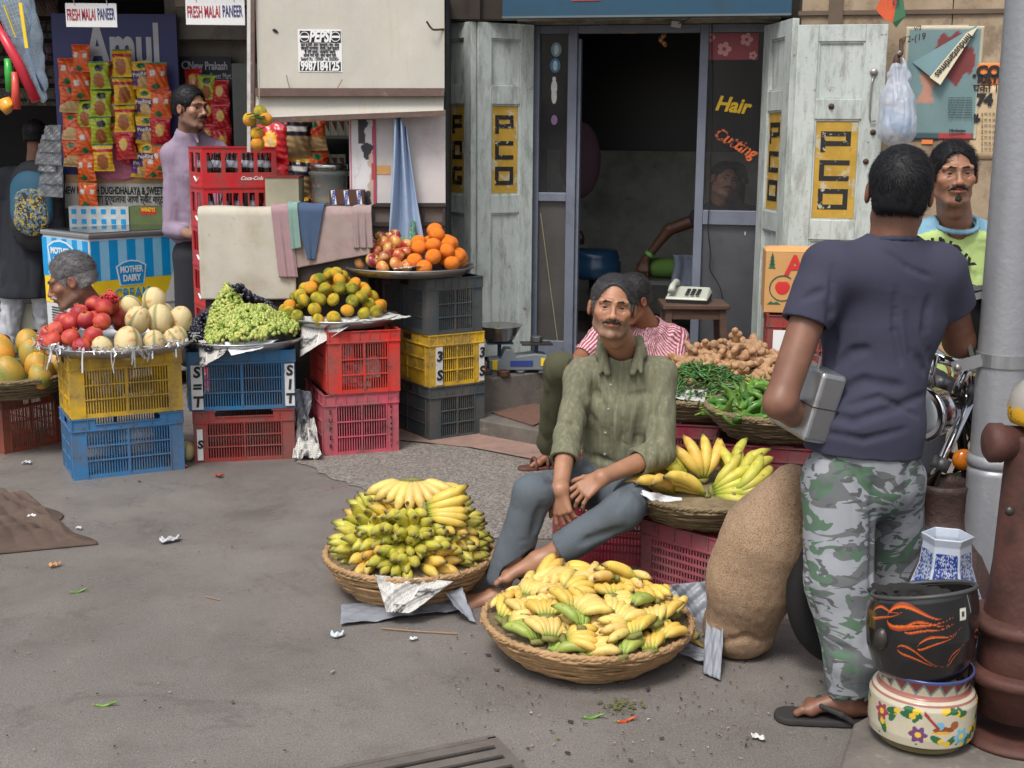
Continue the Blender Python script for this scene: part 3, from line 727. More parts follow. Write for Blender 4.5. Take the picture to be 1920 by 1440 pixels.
cc[(uu > .74 + wob) & (vv < .6) & (uu < .9)] = lin((188, 166, 150)); cc[(uu > .8) & (vv > .3) & (vv < .5)] = lin((166, 66, 76))
o = obj('sheet', vf, M('poster_paper'), t, world=True, cols=cc, smooth=True); thick(o, .001)
mb = MB(); KP.pbox(mb, 702, 310, 732, 327, -.099, -.097); o = mb.build('brown_tape', M('tape', (196, 148, 92), .4)); tag(o, 'short strip of brown tape on the kiosk panel', 'tape')
# recruitment notice
t = thing('job_notice', 'white and black printed job notice reading PEPSI with a phone number', 'notice', KP.at(600, 95, .005))
wht = M('paper_white', (226, 226, 224), .6, var=.04)
mb = MB(); KP.pbox(mb, 559, 55, 641, 135, .001, .003); part('sheet', mb, wht, t)
mb = MB(); KP.pbox(mb, 562, 58, 639, 80, .003, .004); KP.pbox(mb, 562, 116, 639, 133, .003, .004); part('black_band', mb, M('ink_black'), t)
text('PEPSI', .09, wht, KP.mtx(600, 69, .003), t, bold=.004, shear=.25, width=KP.size(600, 70, 44))
text('9987184125', .07, wht, KP.mtx(600.5, 124.5, .003), t, bold=.003, width=KP.size(600, 70, 73))
for i, s_ in enumerate(('कंपनी को पॅकिंग / हेल्पर / सुपरवायजर / सेल्स / मॅनेजर', 'सिक्युरिटी सुपरवायजर / ऑफिस / सेल्स मार्केटिंग', 'के लिए लड़के / लड़कियाँ चाहिए', 'फोर्स मनी नहीं। रहना खाना फ्री.', 'Salary Rs. 12000/- to 30500/-')):
    text(s_, .026, ink, KP.mtx(600, 84.5 + i * 6.6, .002), t, 'printed_line', width=KP.size(600, 70, [72, 72, 58, 62, 72][i]), bold=.0006)
for x in (571, 629):
    mb = MB(); mb.tube([KP.at(x, 69, .005) + V(math.cos(a), 0, math.sin(a)) * .026 for a in np.linspace(0, 2 * PI, 20, endpoint=False)], .0025, 5, closed=True); mb.box(KP.at(x, 69, .005), (.05, .001, .012)); part('round_emblem', mb, wht, t)
mb = MB(); mb.tube([KP.at(516, 60, .003) + V(.016 * math.sin(k * 1.3), 0, .008 * k / 3) for k in range(6)], .006, 5); o = mb.build('bent_wire', ink); tag(o, 'scrap of torn black tape stuck high on the cream panel', 'tape scrap')
for (x0, y0, x1, y1, lb) in ((537, 141, 543, 167, 'incense stick stump leaning left on the kiosk rail'), (642, 149, 633, 165, 'incense stick stump leaning right on the kiosk rail')):
    mb = MB(); mb.bar(KP.at(x0, y0, .03), KP.at(x1, y1, .03), .005, .005); o = mb.build('incense_stick', M('stick', (150, 120, 90), .8)); tag(o, lb, 'incense stick')
wire('iron_hook', 'bent iron hook sticking out at the right end of the kiosk', [KP.at(832, 55, 0), KP.at(812, 56, .05), KP.at(806, 50, .05), KP.at(800, 40, .06)], .006, rust, 'hook')
mb = MB(); KP.pbox(mb, 834, -90, 945, 36, -.6, -.55); KP.pbox(mb, 880, -90, 900, 36, -.55, -.5); o = mb.build('dark_timber', M('timber_dark', (52, 44, 38), .85, var=.3, dirt=GRIME)); tag(o, 'dark timber boards above the left shutter leaves', 'timber')

# ================= DAIRY SHOP at left =================
LY = 9.35; LP = PL(V(0, LY), (1, 0))
ds = thing('dairy_shop', 'dark open dairy shop front at left with grey plinth', 'shop', (-3, LY, 0))
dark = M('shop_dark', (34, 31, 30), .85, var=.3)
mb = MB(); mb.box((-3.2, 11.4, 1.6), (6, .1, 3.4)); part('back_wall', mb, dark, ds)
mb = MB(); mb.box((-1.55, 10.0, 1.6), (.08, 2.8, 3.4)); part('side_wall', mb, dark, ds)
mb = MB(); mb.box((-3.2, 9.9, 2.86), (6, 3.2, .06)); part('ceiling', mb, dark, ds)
mb = MB(); mb.bar(LP.at(330, 6, .5), LP.at(480, 2, .5), .06, .05); part('beam', mb, M('beam_wood', (130, 116, 100), .8, var=.2), ds)
plinth = M('plinth_stone', (104, 100, 94), .85, var=.2, bump=.4, bs=40, dirt=GRIME)
mb = MB(); mb.box((-3.4, 10.7, .28), (5.2, 2.3, .56)); mb.box((-3.4, 9.35, .185), (5.2, .5, .03)); mb.box((-3.4, 9.38, .085), (5.2, .48, .17)); mb.box((-3.4, 9.5, .3), (5.2, .2, .03)); mb.box((-3.4, 9.56, .4), (5.2, .08, .1)); part('plinth', mb, plinth, ds)
mb = MB(); LP.pbox(mb, 30, 570, 200, 618, -.03, .0); part('kick_board', mb, M('cream_board', (178, 176, 158), .7, dirt=GRIME), ds)
text('CCL', .13, M('ink_black'), LP.mtx(92, 592, .0), ds, 'lettering', bold=.004, align='CENTER')
mb = MB(); mb.box(LP.at(395, 130, -.35), (.62, .1, 1.6)); mb.box(LP.at(395, 35, -.2), (.6, .2, .3)); part('pillar', mb, M('beige_pillar', (146, 138, 128), .8, var=.2, dirt=GRIME), ds)
# ice cream board with big white letters
navy = M('board_navy', (58, 60, 118), .45, var=.12, vs=3)
t = thing('ice_cream_board', 'tall navy advertising board with large white lettering and pink ice cream', 'advertising board', LP.at(219, 395))
mb = MB(); LP.pbox(mb, 104, 26, 336, 328, -.03, 0); part('panel', mb, navy, t)
mb = MB(); LP.pbox(mb, 104, 328, 336, 344, -.03, .001); part('gold_band', mb, M('gold_band', (176, 140, 100), .6), t)
mb = MB(); LP.pbox(mb, 110, 344, 312, 391, -.03, .005); part('name_panel', mb, M('panel_grey_white', (186, 184, 176), .6, var=.08, dirt=GRIME), t)
wl = M('letter_white', (206, 206, 210), .6)
text('Amul', .42, wl, LP.mtx(231, 90, .001), t, bold=.014, width=LP.size(200, 90, 140))
text('NEW PRAKASH DUGHDHALAYA & SWEET', .075, ink, LP.mtx(212, 358, .006), t, bold=.002, width=LP.size(200, 360, 186))
text('न्यू प्रकाश दुग्धालाया आणि स्वीट मार्ट', .07, ink, LP.mtx(228, 374, .006), t, bold=.0012, width=LP.size(200, 360, 155))
mb = MB(); rs = np.random.RandomState(2)
def lump(v):
    r = 1 + .08 * np.sin(v[:, 0:1] * 40 + 2) * np.sin(v[:, 2:3] * 33) ; return v * r
mb.ell(LP.at(206, 290, .0), (.19, .03, .19), 40, fn=lump); mb.ell(LP.at(228, 312, .01), (.12, .03, .1), 30, fn=lump)
part('ice_cream_scoop', mb, M('pink_ice', (196, 112, 136), .7, var=.3, vs=14, bump=.6, bs=30, bd=.01), t, smooth=True)
# board at right of it
t = thing('shop_name_board', 'small dark board lettered New Prakash behind the smiling man', 'name board', LP.at(388, 200, -.2))
mb = MB(); LP.pbox(mb, 340, 106, 436, 300, -.24, -.2); part('panel', mb, M('board_ink', (28, 30, 48), .5, var=.2), t)
text('New Prakash', .08, wl, LP.mtx(390, 124, -.2), t, bold=.002, width=LP.size(390, 120, 74))
text('Sweet Mart', .06, wl, LP.mtx(414, 143, -.2), t, bold=.001, width=LP.size(390, 120, 40))
mb = MB(); mb.tube([LP.at(348, 122, -.19) + V(math.cos(a), 0, math.sin(a)) * .025 for a in np.linspace(0, 2 * PI, 14, endpoint=False)], .006, 5, closed=True); part('emblem', mb, wl, t)
# two hanging plates
for (x0, y0, x1, y1, lb, rt) in ((123, 6, 219, 51, 'white plate lettered FRESH MALAI PANEER hanging over the navy board', 0.0), (348, -1, 459, 47, 'white plate lettered FRESH MALAI PANEER hanging beside the cream kiosk', .03)):
    HP = PL(V(0, 8.5), (math.cos(rt), math.sin(rt))); xm = (x0 + x1) / 2; ym = (y0 + y1) / 2
    t = thing('hanging_sign', lb, 'sign', HP.at(xm, ym), group='hanging paneer signs')
    mb = MB(); HP.pbox(mb, x0, y0, x1, y1, -.004, .004); bevel(part('plate', mb, wht, t), .002)
    text('FRESH MALAI', .1, M('sign_crimson', (168, 44, 60), .6), HP.mtx(x0 + (x1 - x0) * .305, ym, .004, .02), t, bold=.0015, width=HP.size(xm, ym, (x1 - x0) * .55))
    text('PANEER', .1, M('sign_navy', (50, 56, 116), .6), HP.mtx(x0 + (x1 - x0) * .79, ym - 1, .004, .02), t, bold=.0015, width=HP.size(xm, ym, (x1 - x0) * .335))
    mb = MB()
    for k in (.18, .82): mb.tube([HP.at(x0 + (x1 - x0) * k, y0 + 4, .006), HP.at(x0 + (x1 - x0) * k - 6, y0 - 20, 0)], .003, 5)
    part('cord', mb, M('cord', (170, 156, 140), .8), t)
# ================= CRATES =================
_cr = {}
def crate_mesh(L, W, H, style):
    key = (L, W, H, style)
    if key in _cr: return _cr[key]
    b = MB(); r = MB(); t = .004
    b.box((0, 0, .006), (L - .02, W - .02, .008))
    cw = .07 if style != 'oval' else .05
    for (ln, dp, sw) in ((L, W, 0), (W, L, 1)):
        for sg in (-1, 1):
            def bx(mb, a0, a1, z0, z1, th=t, o=0.):
                c = ((a0 + a1) / 2, sg * (dp / 2 - th / 2 + o)); s = (a1 - a0, th)
                if sw: mb.box((c[1], c[0], (z0 + z1) / 2), (s[1], s[0], z1 - z0))
                else: mb.box((c[0], c[1], (z0 + z1) / 2), (s[0], s[1], z1 - z0))
            h = ln / 2; band = H - .062
            c_ = cw if not sw else cw * .7
            bx(b, -h + (t if sw else 0), -h + c_, 0, band, t, -.001); bx(b, h - c_, h - (t if sw else 0), 0, band, t, -.001)
            bx(b, -h + c_, h - c_, 0, .022); bx(b, -h + c_, h - c_, band - .01, band)
            # grille
            nb = int((ln - 2 * c_) / .0135); sp = (ln - 2 * c_) / nb
            if style == 'oval':
                for i in range(nb + 1):
                    x = -h + c_ + i * sp; bx(b, x - .0028, x + .0028, .022, band - .01, .0035, -.0005)
                for z in np.arange(.05, band, .032): bx(b, -h + c_, h - c_, z, z + .011, .0045, .0003)
            else:
                for i in range(nb + 1):
                    x = -h + c_ + i * sp; bx(b, x - .0026, x + .0026, .022, band - .01, .003, -.001)
                for k in (1, 2): z = .02 + (band - .03) * k / 3; bx(b, -h + c_, h - c_, z - .003, z + .003, .010, .004)
                for k in ((1,) if not sw else (1,)): bx(b, -.004, .004, .02, band, .012, .005)
            for x in (-h + c_, h - c_): bx(b, x - .003, x + .003, 0, band, .010, .004)
            # rim band with ribs
            if sw:
                bx(r, -h + t, -.055, band, H); bx(r, .055, h - t, band, H); bx(r, -.055, .055, H - .016, H); bx(r, -.055, .055, band, band + .01)
            elif style == 'dip':
                bx(r, -h, -h * .58, band, H); bx(r, h * .58, h, band, H); bx(r, -h * .58, h * .58, band, H - .03)
            else: bx(r, -h, h, band, H)
            bx(r, -h, h, band - .003, band + .003, .014, .006)
            if not (style == 'dip' and not sw): bx(r, -h, h, H - .005, H, .014, .006)
            else: bx(r, -h, -h * .55, H - .005, H, .014, .006); bx(r, h * .55, h, H - .005, H, .014, .006); bx(r, -h * .58, h * .58, H - .035, H - .03, .014, .006)
            for x in np.linspace(-h + .004, h - .004, 8 if not sw else 6):
                if sw and abs(x) < .055: continue
                top = H - .032 if (style == 'dip' and not sw and abs(x) < h * .58) else H - .004
                bx(r, x - .002, x + .002, band + .003, top, .012, .005)
    _cr[key] = (b.get(), r.get()); return _cr[key]
def crate(label, origin, ang, size, mat, z=0., style='std', name='plastic_crate', group=None):
    L, W, H = size
    c = origin[:2] + (rotz(ang) @ V(L / 2, W / 2, 0))[:2]
    t = thing(name, label, 'crate', (c[0], c[1], z), ang, group)
    b, r = crate_mesh(L, W, H, style)
    obj('slatted_body', b, mat, t); obj('rim', r, mat, t)
    return t
def ang_of(p, q): d = q - p; return math.atan2(d[1], d[0])
BL = plastic('crate_blue', (52, 118, 168)); YE = plastic('crate_yellow', (214, 172, 40)); SK = plastic('crate_skyblue', (36, 112, 160))
RB = plastic('crate_brickred', (148, 48, 44)); RD = plastic('crate_red', (206, 52, 42)); PK = plastic('crate_pink', (192, 84, 100))
DG = plastic('crate_darkgrey', (66, 76, 80), var=.15); OR = plastic('crate_rust', (148, 66, 40)); MR = plastic('crate_maroon', (126, 38, 56)); RP_ = plastic('crate_rose', (170, 84, 98))
a0 = G(139, 902); angA = D(27); H1 = .315
cA = crate('blue crate on the road under the yellow crate', a0, angA, (.56, .38, H1), BL, 0, 'dip')
cA2 = crate('yellow crate under the pomegranate tray', a0 + V(.005, 0, 0), angA + .01, (.56, .38, H1), YE, H1 + .002)
b0 = G(366, 868); angB = D(12)
cB = crate('brick red crate on the road under the sky blue crate', b0, angB, (.53, .38, .28), RB, 0, 'dip')
cB2 = crate('sky blue crate with white painted strips under the grape tray', b0 + V(-.02, 0, 0), angB, (.56, .38, .32), SK, .282)
c0 = G(609, 857); angC = D(20)
cC = crate('pink crate under the bright red crate', c0, angC, (.42, .56, .345), PK, 0)
cC2 = crate('bright red crate stuffed with papers under the tangerine tray', c0 + V(.03, .0, 0), angC, (.40, .55, .345), RD, .347)
d0 = G(806, 828); angD = D(33)
cD = crate('dark grey crate at the bottom of the apple tray stack', d0, angD, (.37, .54, .315), DG, 0)
cD2 = crate('dull yellow crate between two dark grey crates', d0, angD, (.365, .54, .3), YE, .317)
cD3 = crate('dark grey crate directly under the apple tray', d0 + V(-.01, 0, 0), angD + .02, (.37, .54, .32), DG, .619)
o0 = G(-190, 800)
cO = crate('rust coloured crate under the papaya basket at the left edge', G(-110, 822), ang_of(G(-110, 822), G(71, 868)), (.62, .38, .31), OR, 0)
paintw = M('white_paint_patch', (206, 206, 204), .6, var=.1, dirt=((110, 104, 100), 18, .56, .66, .7))
def on_crate(t, size, a, z, wd, ht, side='front'):
    """matrix on the crate's front (or left) face; a = distance along the face from its near corner"""
    L, W, H = size; R = rotz(t.rotation_euler.z); c = np.array(t.location)
    if side == 'front': p = V(-L / 2 + a, -W / 2 - .0075, z); x = V(1, 0, 0)
    else: p = V(-L / 2 - .0075, -W / 2 + a, z); x = V(0, -1, 0)
    return p, x
def patch(t, size, a, z, wd, ht, mat, letters=(), side='front', lh=.08, lmat=None, o=.0055):
    p, x = on_crate(t, size, a, z, wd, ht, side); y_ = V(0, -1, 0) if side == 'front' else V(-1, 0, 0)
    mb = MB(); mb.box(p, (wd, .003, ht), None if side == 'front' else rotz(PI / 2)); pt = mb.build('paper_label' if not lmat else 'painted_patch', mat, t)
    n_ = len(letters)
    for i, ch in enumerate(letters):
        q = p + V(0, 0, ht / 2 - (i + .5) * ht / n_) + y_ * .004
        R = rotz(t.rotation_euler.z); qq = R @ q + np.array(t.location)
        text(ch, lh, ink, sheet_frame(qq, R @ x, V(0, 0, 1)), t, 'lettering', bold=.003, lift=0, shear=.1)
patch(cB2, (.56, .38, .32), .045, .13, .06, .24, paintw, ('S', '=', 'T'))
patch(cB2, (.56, .38, .32), .53, .13, .05, .23, paintw, ('S', 'I', 'T'), lh=.075)
patch(cB2, (.56, .38, .32), .05, .13, .05, .23, paintw, ('S', 'U'), side='left', lh=.05)
patch(cD2, (.365, .54, .3), .06, .12, .045, .22, paintw, ('3', 'S'), lh=.08)
patch(cD2, (.365, .54, .3), .345, .12, .035, .22, paintw, ('3', 'S'), lh=.08)
patch(cB, (.53, .38, .28), .03, .1, .03, .17, paintw, ('S',), lh=.06)
for i, ch in enumerate('SUPER'):
    p, x = on_crate(cC, (.42, .56, .345), .035, .25 - i * .048, 0, 0); R = rotz(angC)
    text(ch, .032, ink, sheet_frame(R @ p + np.array(cC.location), R @ x, V(0, 0, 1)), cC, 'lettering', bold=.001, lift=.001)
for i, ch in enumerate('81949921'):
    p, x = on_crate(cC, (.42, .56, .345), .375, .26 - i * .032, 0, 0); R = rotz(angC)
    text(ch, .026, ink, sheet_frame(R @ p + np.array(cC.location), R @ x, V(0, 0, 1)), cC, 'lettering', bold=.001, lift=.001)
# vendor side crates
e0 = G(1200, 1100); angE = ang_of(G(1200, 1100), G(1385, 1160))
cE = crate('dusty rose crate under the upper banana basket', e0, angE, (.56, .38, .28), RP_, 0, 'oval')
cS = crate('magenta crate the seated banana seller sits on', G(1035, 1050), D(-12), (.54, .38, .37), plastic('crate_magenta', (168, 34, 62)), 0, 'oval')
cF = crate('maroon crate on the ground under the basket of long green peppers', V(.86, 5.3, 0), D(-14), (.54, .38, .23), MR, 0, 'oval')
cF2 = crate('maroon crate directly under the basket of long green peppers', V(.86, 5.3, 0), D(-14), (.54, .38, .23), MR, .232, 'oval')
cG = crate('maroon crate on the ground under the green chilli basket', V(.56, 5.78, 0), D(-10), (.54, .38, .22), MR, 0, 'oval')
cG2 = crate('maroon crate directly under the green chilli basket', V(.57, 5.78, 0), D(-10), (.54, .38, .22), MR, .222, 'oval')
cH = crate('maroon crate on the ground under the ginger basket', V(.85, 6.2, 0), D(-8), (.54, .38, .22), MR, 0, 'oval')
cH2 = crate('maroon crate directly under the ginger basket', V(.85, 6.2, 0), D(-8), (.54, .38, .22), MR, .222, 'oval')
k0 = V(A(1440, 600, 6.85)[0], 6.85, 0)
for i in range(3): cK = crate(['brick red crate on the ground in the stack under the apple carton', 'brick red crate in the middle of the stack under the apple carton', 'brick red crate with a white paper marked S under the apple carton'][i], k0, D(-8), (.54, .38, .265), RB, i * .267)
patch(cK, (.54, .38, .265), .115, .1, .17, .17, wht, ('S',), lh=.19)
# apple carton
cardb = M('cardboard', (196, 148, 92), .8, var=.1, vs=8, dirt=((150, 108, 66), 4, .5, .75, .5))
ax = thing('apple_carton', 'cardboard apple carton with red letter A and apple print', 'carton', (k0[0] + .26, 7.06, .802), D(-8))
mb = MB(); mb.box((0, 0, .165), (.5, .34, .33)); bevel(mb.build('box', cardb, ax), .004)
mb = MB(); mb.add([(-.25, -.17, .331), (.0, -.17, .331), (.0, -.10, .36), (-.25, -.10, .352)], [(0, 1, 2, 3)]); mb.add([(-.24, -.12, .34), (-.1, -.12, .345), (-.1, -.02, .355), (-.24, -.02, .35)], [(0, 1, 2, 3)]); thick(mb.build('flap', cardb, ax), .003)
Rk = rotz(D(-8)); 
def axm(x, z): return sheet_frame(Rk @ V(x, -.1705, z) + np.array(ax.location), Rk @ V(1, 0, 0), V(0, 0, 1))
redp = M('print_red', (196, 44, 42), .7); grnp = M('print_green', (44, 96, 70), .7)
text('A', .15, redp, axm(-.095, .255), ax, bold=.004); text('HIM', .04, grnp, axm(-.02, .3), ax, bold=.002); text('Apple', .09, redp, axm(.1, .24), ax, bold=.004)
mb = MB(); mb.ell((-.155, -.171, .135), (.036, .0015, .036), 20); mb.ell((-.167, -.171, .142), (.028, .0017, .03), 16); mb.ell((-.143, -.171, .142), (.028, .0017, .03), 16); mb.build('apple_print', redp, ax)
mb = MB(); mb.tube([(-.155 + .068 * math.cos(a), -.171, .135 + .068 * math.sin(a)) for a in np.linspace(.9, 5.6, 26)], .0035, 5); mb.build('ring_print', grnp, ax)
mb = MB()
for i in range(4): mb.add([(-.215 - .02 + i * .003, -.1715, .24 + i * .018), (-.215 + .02 - i * .003, -.1715, .24 + i * .018), (-.215, -.1715, .275 + i * .018)], [(0, 1, 2)])
mb.add([(-.235, -.1715, .045), (-.16, -.1715, .045), (-.18, -.1715, .062), (-.2, -.1715, .055), (-.215, -.1715, .064)], [(0, 1, 2, 3, 4)]); mb.build('tree_print', grnp, ax)

# ---- soft drink crates with bottles ----
ck = plastic('coke_red', (206, 36, 44), var=.08, rough=.4)
ckp = V(A(382, 400, 7.66)[0], 7.66, 0); angK = D(28); CH = .236
lb = ['lowest', 'second from the bottom', 'third from the bottom', 'middle', 'third from the top', 'second from the top', 'topmost']
cs = []
for i in range(7):
    L, W = .455, .31
    c = ckp[:2] + (rotz(angK) @ V(L / 2, W / 2, 0))[:2]
    t = thing('bottle_crate', 'red soft drink bottle crate, %s in the tall stack' % lb[i], 'bottle crate', (c[0], c[1], i * (CH + .001)), angK, 'red soft drink crates in the stack')
    mb = MB(); H = CH; th = .008
    mb.box((0, 0, .006), (L - .02, W - .02, .01))
    for (ln, dp, sw) in ((L, W, 0), (W, L, 1)):
        nw = 4 if not sw else 2; h = ln / 2 - (th if sw else 0)
        for sg in (-1, 1):
            def bx(a0, a1, z0, z1, o=0, t_=th):
                c2 = sg * (dp / 2 - t_ / 2 + o); m = (a0 + a1) / 2
                mb.box((c2, m, (z0 + z1) / 2) if sw else (m, c2, (z0 + z1) / 2), (t_, a1 - a0, z1 - z0) if sw else (a1 - a0, t_, z1 - z0))
            bx(-h, h, 0, .085); bx(-h, h, H - .035, H); bx(-h, -h + .03, .085, H - .035); bx(h - .03, h, .085, H - .035)
            st = (2 * h - .06) / nw
            for k in range(1, nw): x = -h + .03 + k * st; bx(x - .011, x + .011, .085, H - .035)
            for k in range(nw): x = -h + .03 + (k + .5) * st; bx(x - .004, x + .004, .085, H - .035, -.001, .005) if i < 6 else None
            bx(-h, h, H - .006, H, .005, .012); bx(-h, h, 0, .008, .003, .012)
    mb.build('crate_body', ck, t)
    R = rotz(angK); wlogo = M('logo_white', (230, 214, 210), .6, dirt=((206, 60, 60), 40, .6, .66, .8))
    def km(side, a, z):
        p = V(a, -W / 2 - .001, z) if side == 'f' else V(-L / 2 - .001, a, z); x = V(1, 0, 0) if side == 'f' else V(0, -1, 0)
        return sheet_frame(R @ p + np.array(t.location), R @ x, V(0, 0, 1))
    text('Coca-Cola', .032, wlogo, km('f', .07, .05), t, 'logo', bold=.001, shear=.4, lift=0)
    mb = MB(); q = [(-L / 2 - .002, y, .045 + .012 * math.sin(y * 50)) for y in np.linspace(-.07, .05, 12)]
    mb.tube(q, [.002 + .006 * math.sin(PI * k / 11) for k in range(12)], 5); mb.build('logo', wlogo, t); cs.append(t)
bg_ = M('bottle_glass', (34, 22, 20), .08, var=0, spec=.8); bgc = M('bottle_clear', (120, 130, 128), .08, var=0, spec=.8); capm = M('bottle_cap', (196, 40, 44), .3, metal=.5)
prof = [(.0, 0), (.03, .001), (.031, .01), (.029, .06), (.031, .09), (.03, .115), (.018, .15), (.0125, .175), (.0125, .205), (0, .206)]
def bottle(full=True):
    t = thing('glass_bottle', '', 'bottle')
    mb = MB(); mb.lathe(prof, 12); mb.build('glass', bg_ if full else bgc, t, smooth=True)
    mb = MB(); mb.lathe([(0, .212), (.014, .211), (.0155, .2), (0, .2)], 12); mb.build('cap', capm, t)
    mb = MB(); mb.lathe([(.0305, .1), (.0318, .105), (.0312, .117), (.022, .142)], 12); mb.build('label', M('bottle_label', (130, 130, 140), .4, var=.3, vs=60), t)
    return t
b1 = bottle(True); first = True
for lvl, nm in ((6, 'topmost'), (5, 'second'), (4, 'third')):
    for iy in range(3 if lvl == 6 else 1):
        for ix in range(5):
            o = b1 if first else copy_tree(b1); first = False
            p = rotz(angK) @ V(-.18 + ix * .09, -.108 + iy * .1, 0) + np.array(cs[lvl].location)
            o.location = (p[0], p[1], p[2] + .012); o.rotation_euler = (0, 0, ix * 1.3)
            tag(o, 'dark glass cola bottle standing in the %s red crate of the stack' % nm, 'bottle', 'cola bottles in the %s crate' % nm)

# ================= CLOTH COVERED COUNTER =================
TY = 7.28
xl = A(373, 400, TY)[0]; xr = A(694, 400, TY)[0]; TZ = A(530, 391, TY)[2]
t = thing('counter', 'low counter hidden under hanging towels behind the fruit', 'counter', ((xl + xr) / 2, TY + .13, 0))
mb = MB(); mb.box((0, 0, TZ / 2 - .01), (xr - xl - .03, .24, TZ - .02)); mb.build('cabinet', M('dark_frame'), t)
def towel(name, label, x0, x1, y1, mat, off, top=.12, amp=.008, fold=3, seed=0, slant=0., y1b=None, patt=None, cols=None, narrow=0):
    """a cloth lying on the counter top and hanging over its front edge"""
    X0 = A(x0, 400, TY)[0]; X1 = A(x1, 400, TY)[0]; zb0 = A(x0, y1, TY)[2]; zb1 = A(x1, y1b or y1, TY)[2]
    rs = np.random.RandomState(seed); ph = rs.rand(4) * 6
    def f(u, v):
        d0 = TZ - zb0; d1 = TZ - zb1; dr = d0 + (d1 - d0) * u; s_ = v * (dr + top) - top
        x = X0 + (X1 - X0) * (u + (0.5 - u) * narrow * np.clip(s_, 0, 1) / max(d0, d1)) + slant * np.clip(s_, 0, 1)
        r = .02; hang = np.clip(s_ / .04, 0, 1)
        y = np.where(s_ < 0, TY - s_, TY - r * np.sin(hang * PI / 2)); z = TZ + off + .004 - np.where(s_ > 0, s_, 0)
        w_ = amp * np.clip(s_ * 3, 0, 1) * (np.sin(u * fold * 2 * PI + ph[0] + .6 * np.sin(s_ * 7)) + .5 * np.sin(u * fold * 4.3 * PI + ph[1]))
        return np.stack([x + .3 * w_, y - w_ - off, z + .003 * np.sin(u * 9 + ph[2]) * (s_ < 0)], -1)
    vf = grid(40, 60, f)
    o = obj(name, vf, mat, smooth=True, cols=cols(vf[0]) if cols else None); thick(o, .004); return tag(o, label, 'towel')
def cloth(name, rgb, **k):
    d = dict(rough=.95, var=.08, vs=20, bump=.5, bs=260, bd=.002); d.update(k); return M(name, rgb, **d)
towel('white_cloth', 'long off white cloth draped over the left part of the counter', 372, 553, 562, cloth('cloth_offwhite', (190, 184, 170), dirt=[((160, 148, 124), 5, .45, .65, .7), ((130, 118, 100), 14, .62, .72, .4)]), .0, seed=1, amp=.005, fold=1.5)
towel('mauve_towel', 'dusty mauve patterned towel draped over the right end of the counter', 552, 694, 505, cloth('cloth_mauve', (158, 140, 134), dirt=((150, 120, 122), 7, .5, .62, .6)), .003, seed=2, y1b=478, amp=.006, fold=2)
towel('pink_towel', 'narrow folded pink towel hanging between the white and green cloths', 510, 546, 526, cloth('cloth_pink', (158, 128, 132)), .018, seed=3, amp=.004, fold=2, slant=.09)
towel('mauve_towel', 'folded end of a mauve towel hanging at the far right of the counter', 662, 697, 470, cloth('cloth_mauve2', (152, 132, 130)), .014, seed=8, amp=.008, fold=2.5, slant=.03)
towel('blue_towel', 'dark slate blue towel ending in a point on the counter front', 552, 610, 494, cloth('cloth_slate', (66, 84, 112)), .022, seed=4, y1b=494, amp=.004, fold=1, narrow=.75, slant=.03)
towel('green_towel', 'pale green towel corner with a dark square border over the blue towel', 542, 560, 478, cloth('cloth_seagreen', (122, 150, 142)), .03, seed=5, y1b=474, amp=.004, fold=1, slant=.07)
# hanging blue shirt
def shf(u, v):
    w_ = .035 + .085 * v ** 1.3; x = (u - .5) * 2 * w_ + .04 * v; y = -.035 * np.sin(u * 4 * PI + v * 2) - .03 * np.sin(u * 9 + 1) * v - .05
    return np.stack([x, y, -v * .78 + .03 * np.sin(u * 5)], -1) + KP.at(752, 228, -.06)
o = obj('hanging_shirt', grid(50, 50, shf), cloth('cloth_paleblue', (150, 170, 196), bump=.2), smooth=True); thick(o, .004); tag(o, 'pale blue shirt hanging from a nail on the kiosk side panel', 'shirt')

# ---- kiosk goods ----
t = thing('glass_jar', 'large glass jar with a shiny steel lid on the kiosk shelf', 'jar', KP.at(618, 384, -.3))
mb = MB(); mb.lathe([(0, 0), (.105, .002), (.11, .03), (.11, .17), (.125, .185), (.122, .2), (.1, .21)], 32)
n = N('jar_glass'); n.b.inputs['Alpha'].default_value = .55; jg = n.fin(tuple(lin((150, 156, 152))), .08); mb.build('glass', jg, t, smooth=True)
mb = MB(); mb.lathe([(0, .25), (.11, .248), (.115, .24), (.115, .212), (.105, .21)], 32); mb.build('lid', M('steel', (190, 188, 184), .22, metal=.95, var=.05), t, smooth=True)
mb = MB(); mb.lathe([(0, .003), (.1, .004), (.1, .05), (0, .06)], 20); mb.build('contents', M('mustard', (166, 134, 50), .7), t)
t = thing('sweet_box', 'brown chocolate bar boxes with slanted blue lettering beside the jar', 'box', KP.at(652, 385, -.02))
mb = MB(); mb.box((0, 0, .05), (.2, .1, .085)); mb.build('box', M('choc_brown', (82, 50, 38), .5), t)
for k in (-.075, 0, .075):
    pos = np.array(t.location) + V(k, -.051, .048)
    mb = MB(); mb.box((k, -.0505, .048), (.024, .001, .084), np.array(Matrix.Rotation(-.12, 3, 'Y'))); mb.build('white_band', wht, t)
    text('SNICKERS', .025, M('blue_ink', (40, 70, 150), .6), sheet_frame(pos, V(.12, 0, 1), V(-1, 0, 0)), t, bold=.001, width=.08, lift=.001)
t = thing('cream_box', 'cream box with a red edged lid beside the red bottle crates', 'box', KP.at(535, 386, -.25))
mb = MB(); mb.box((0, 0, .085), (.2, .2, .17)); mb.build('box', M('cream_box', (180, 172, 146), .7), t); mb = MB(); mb.box((0, 0, .177), (.21, .21, .012)); mb.build('lid', M('lid_red', (150, 60, 52), .5), t)
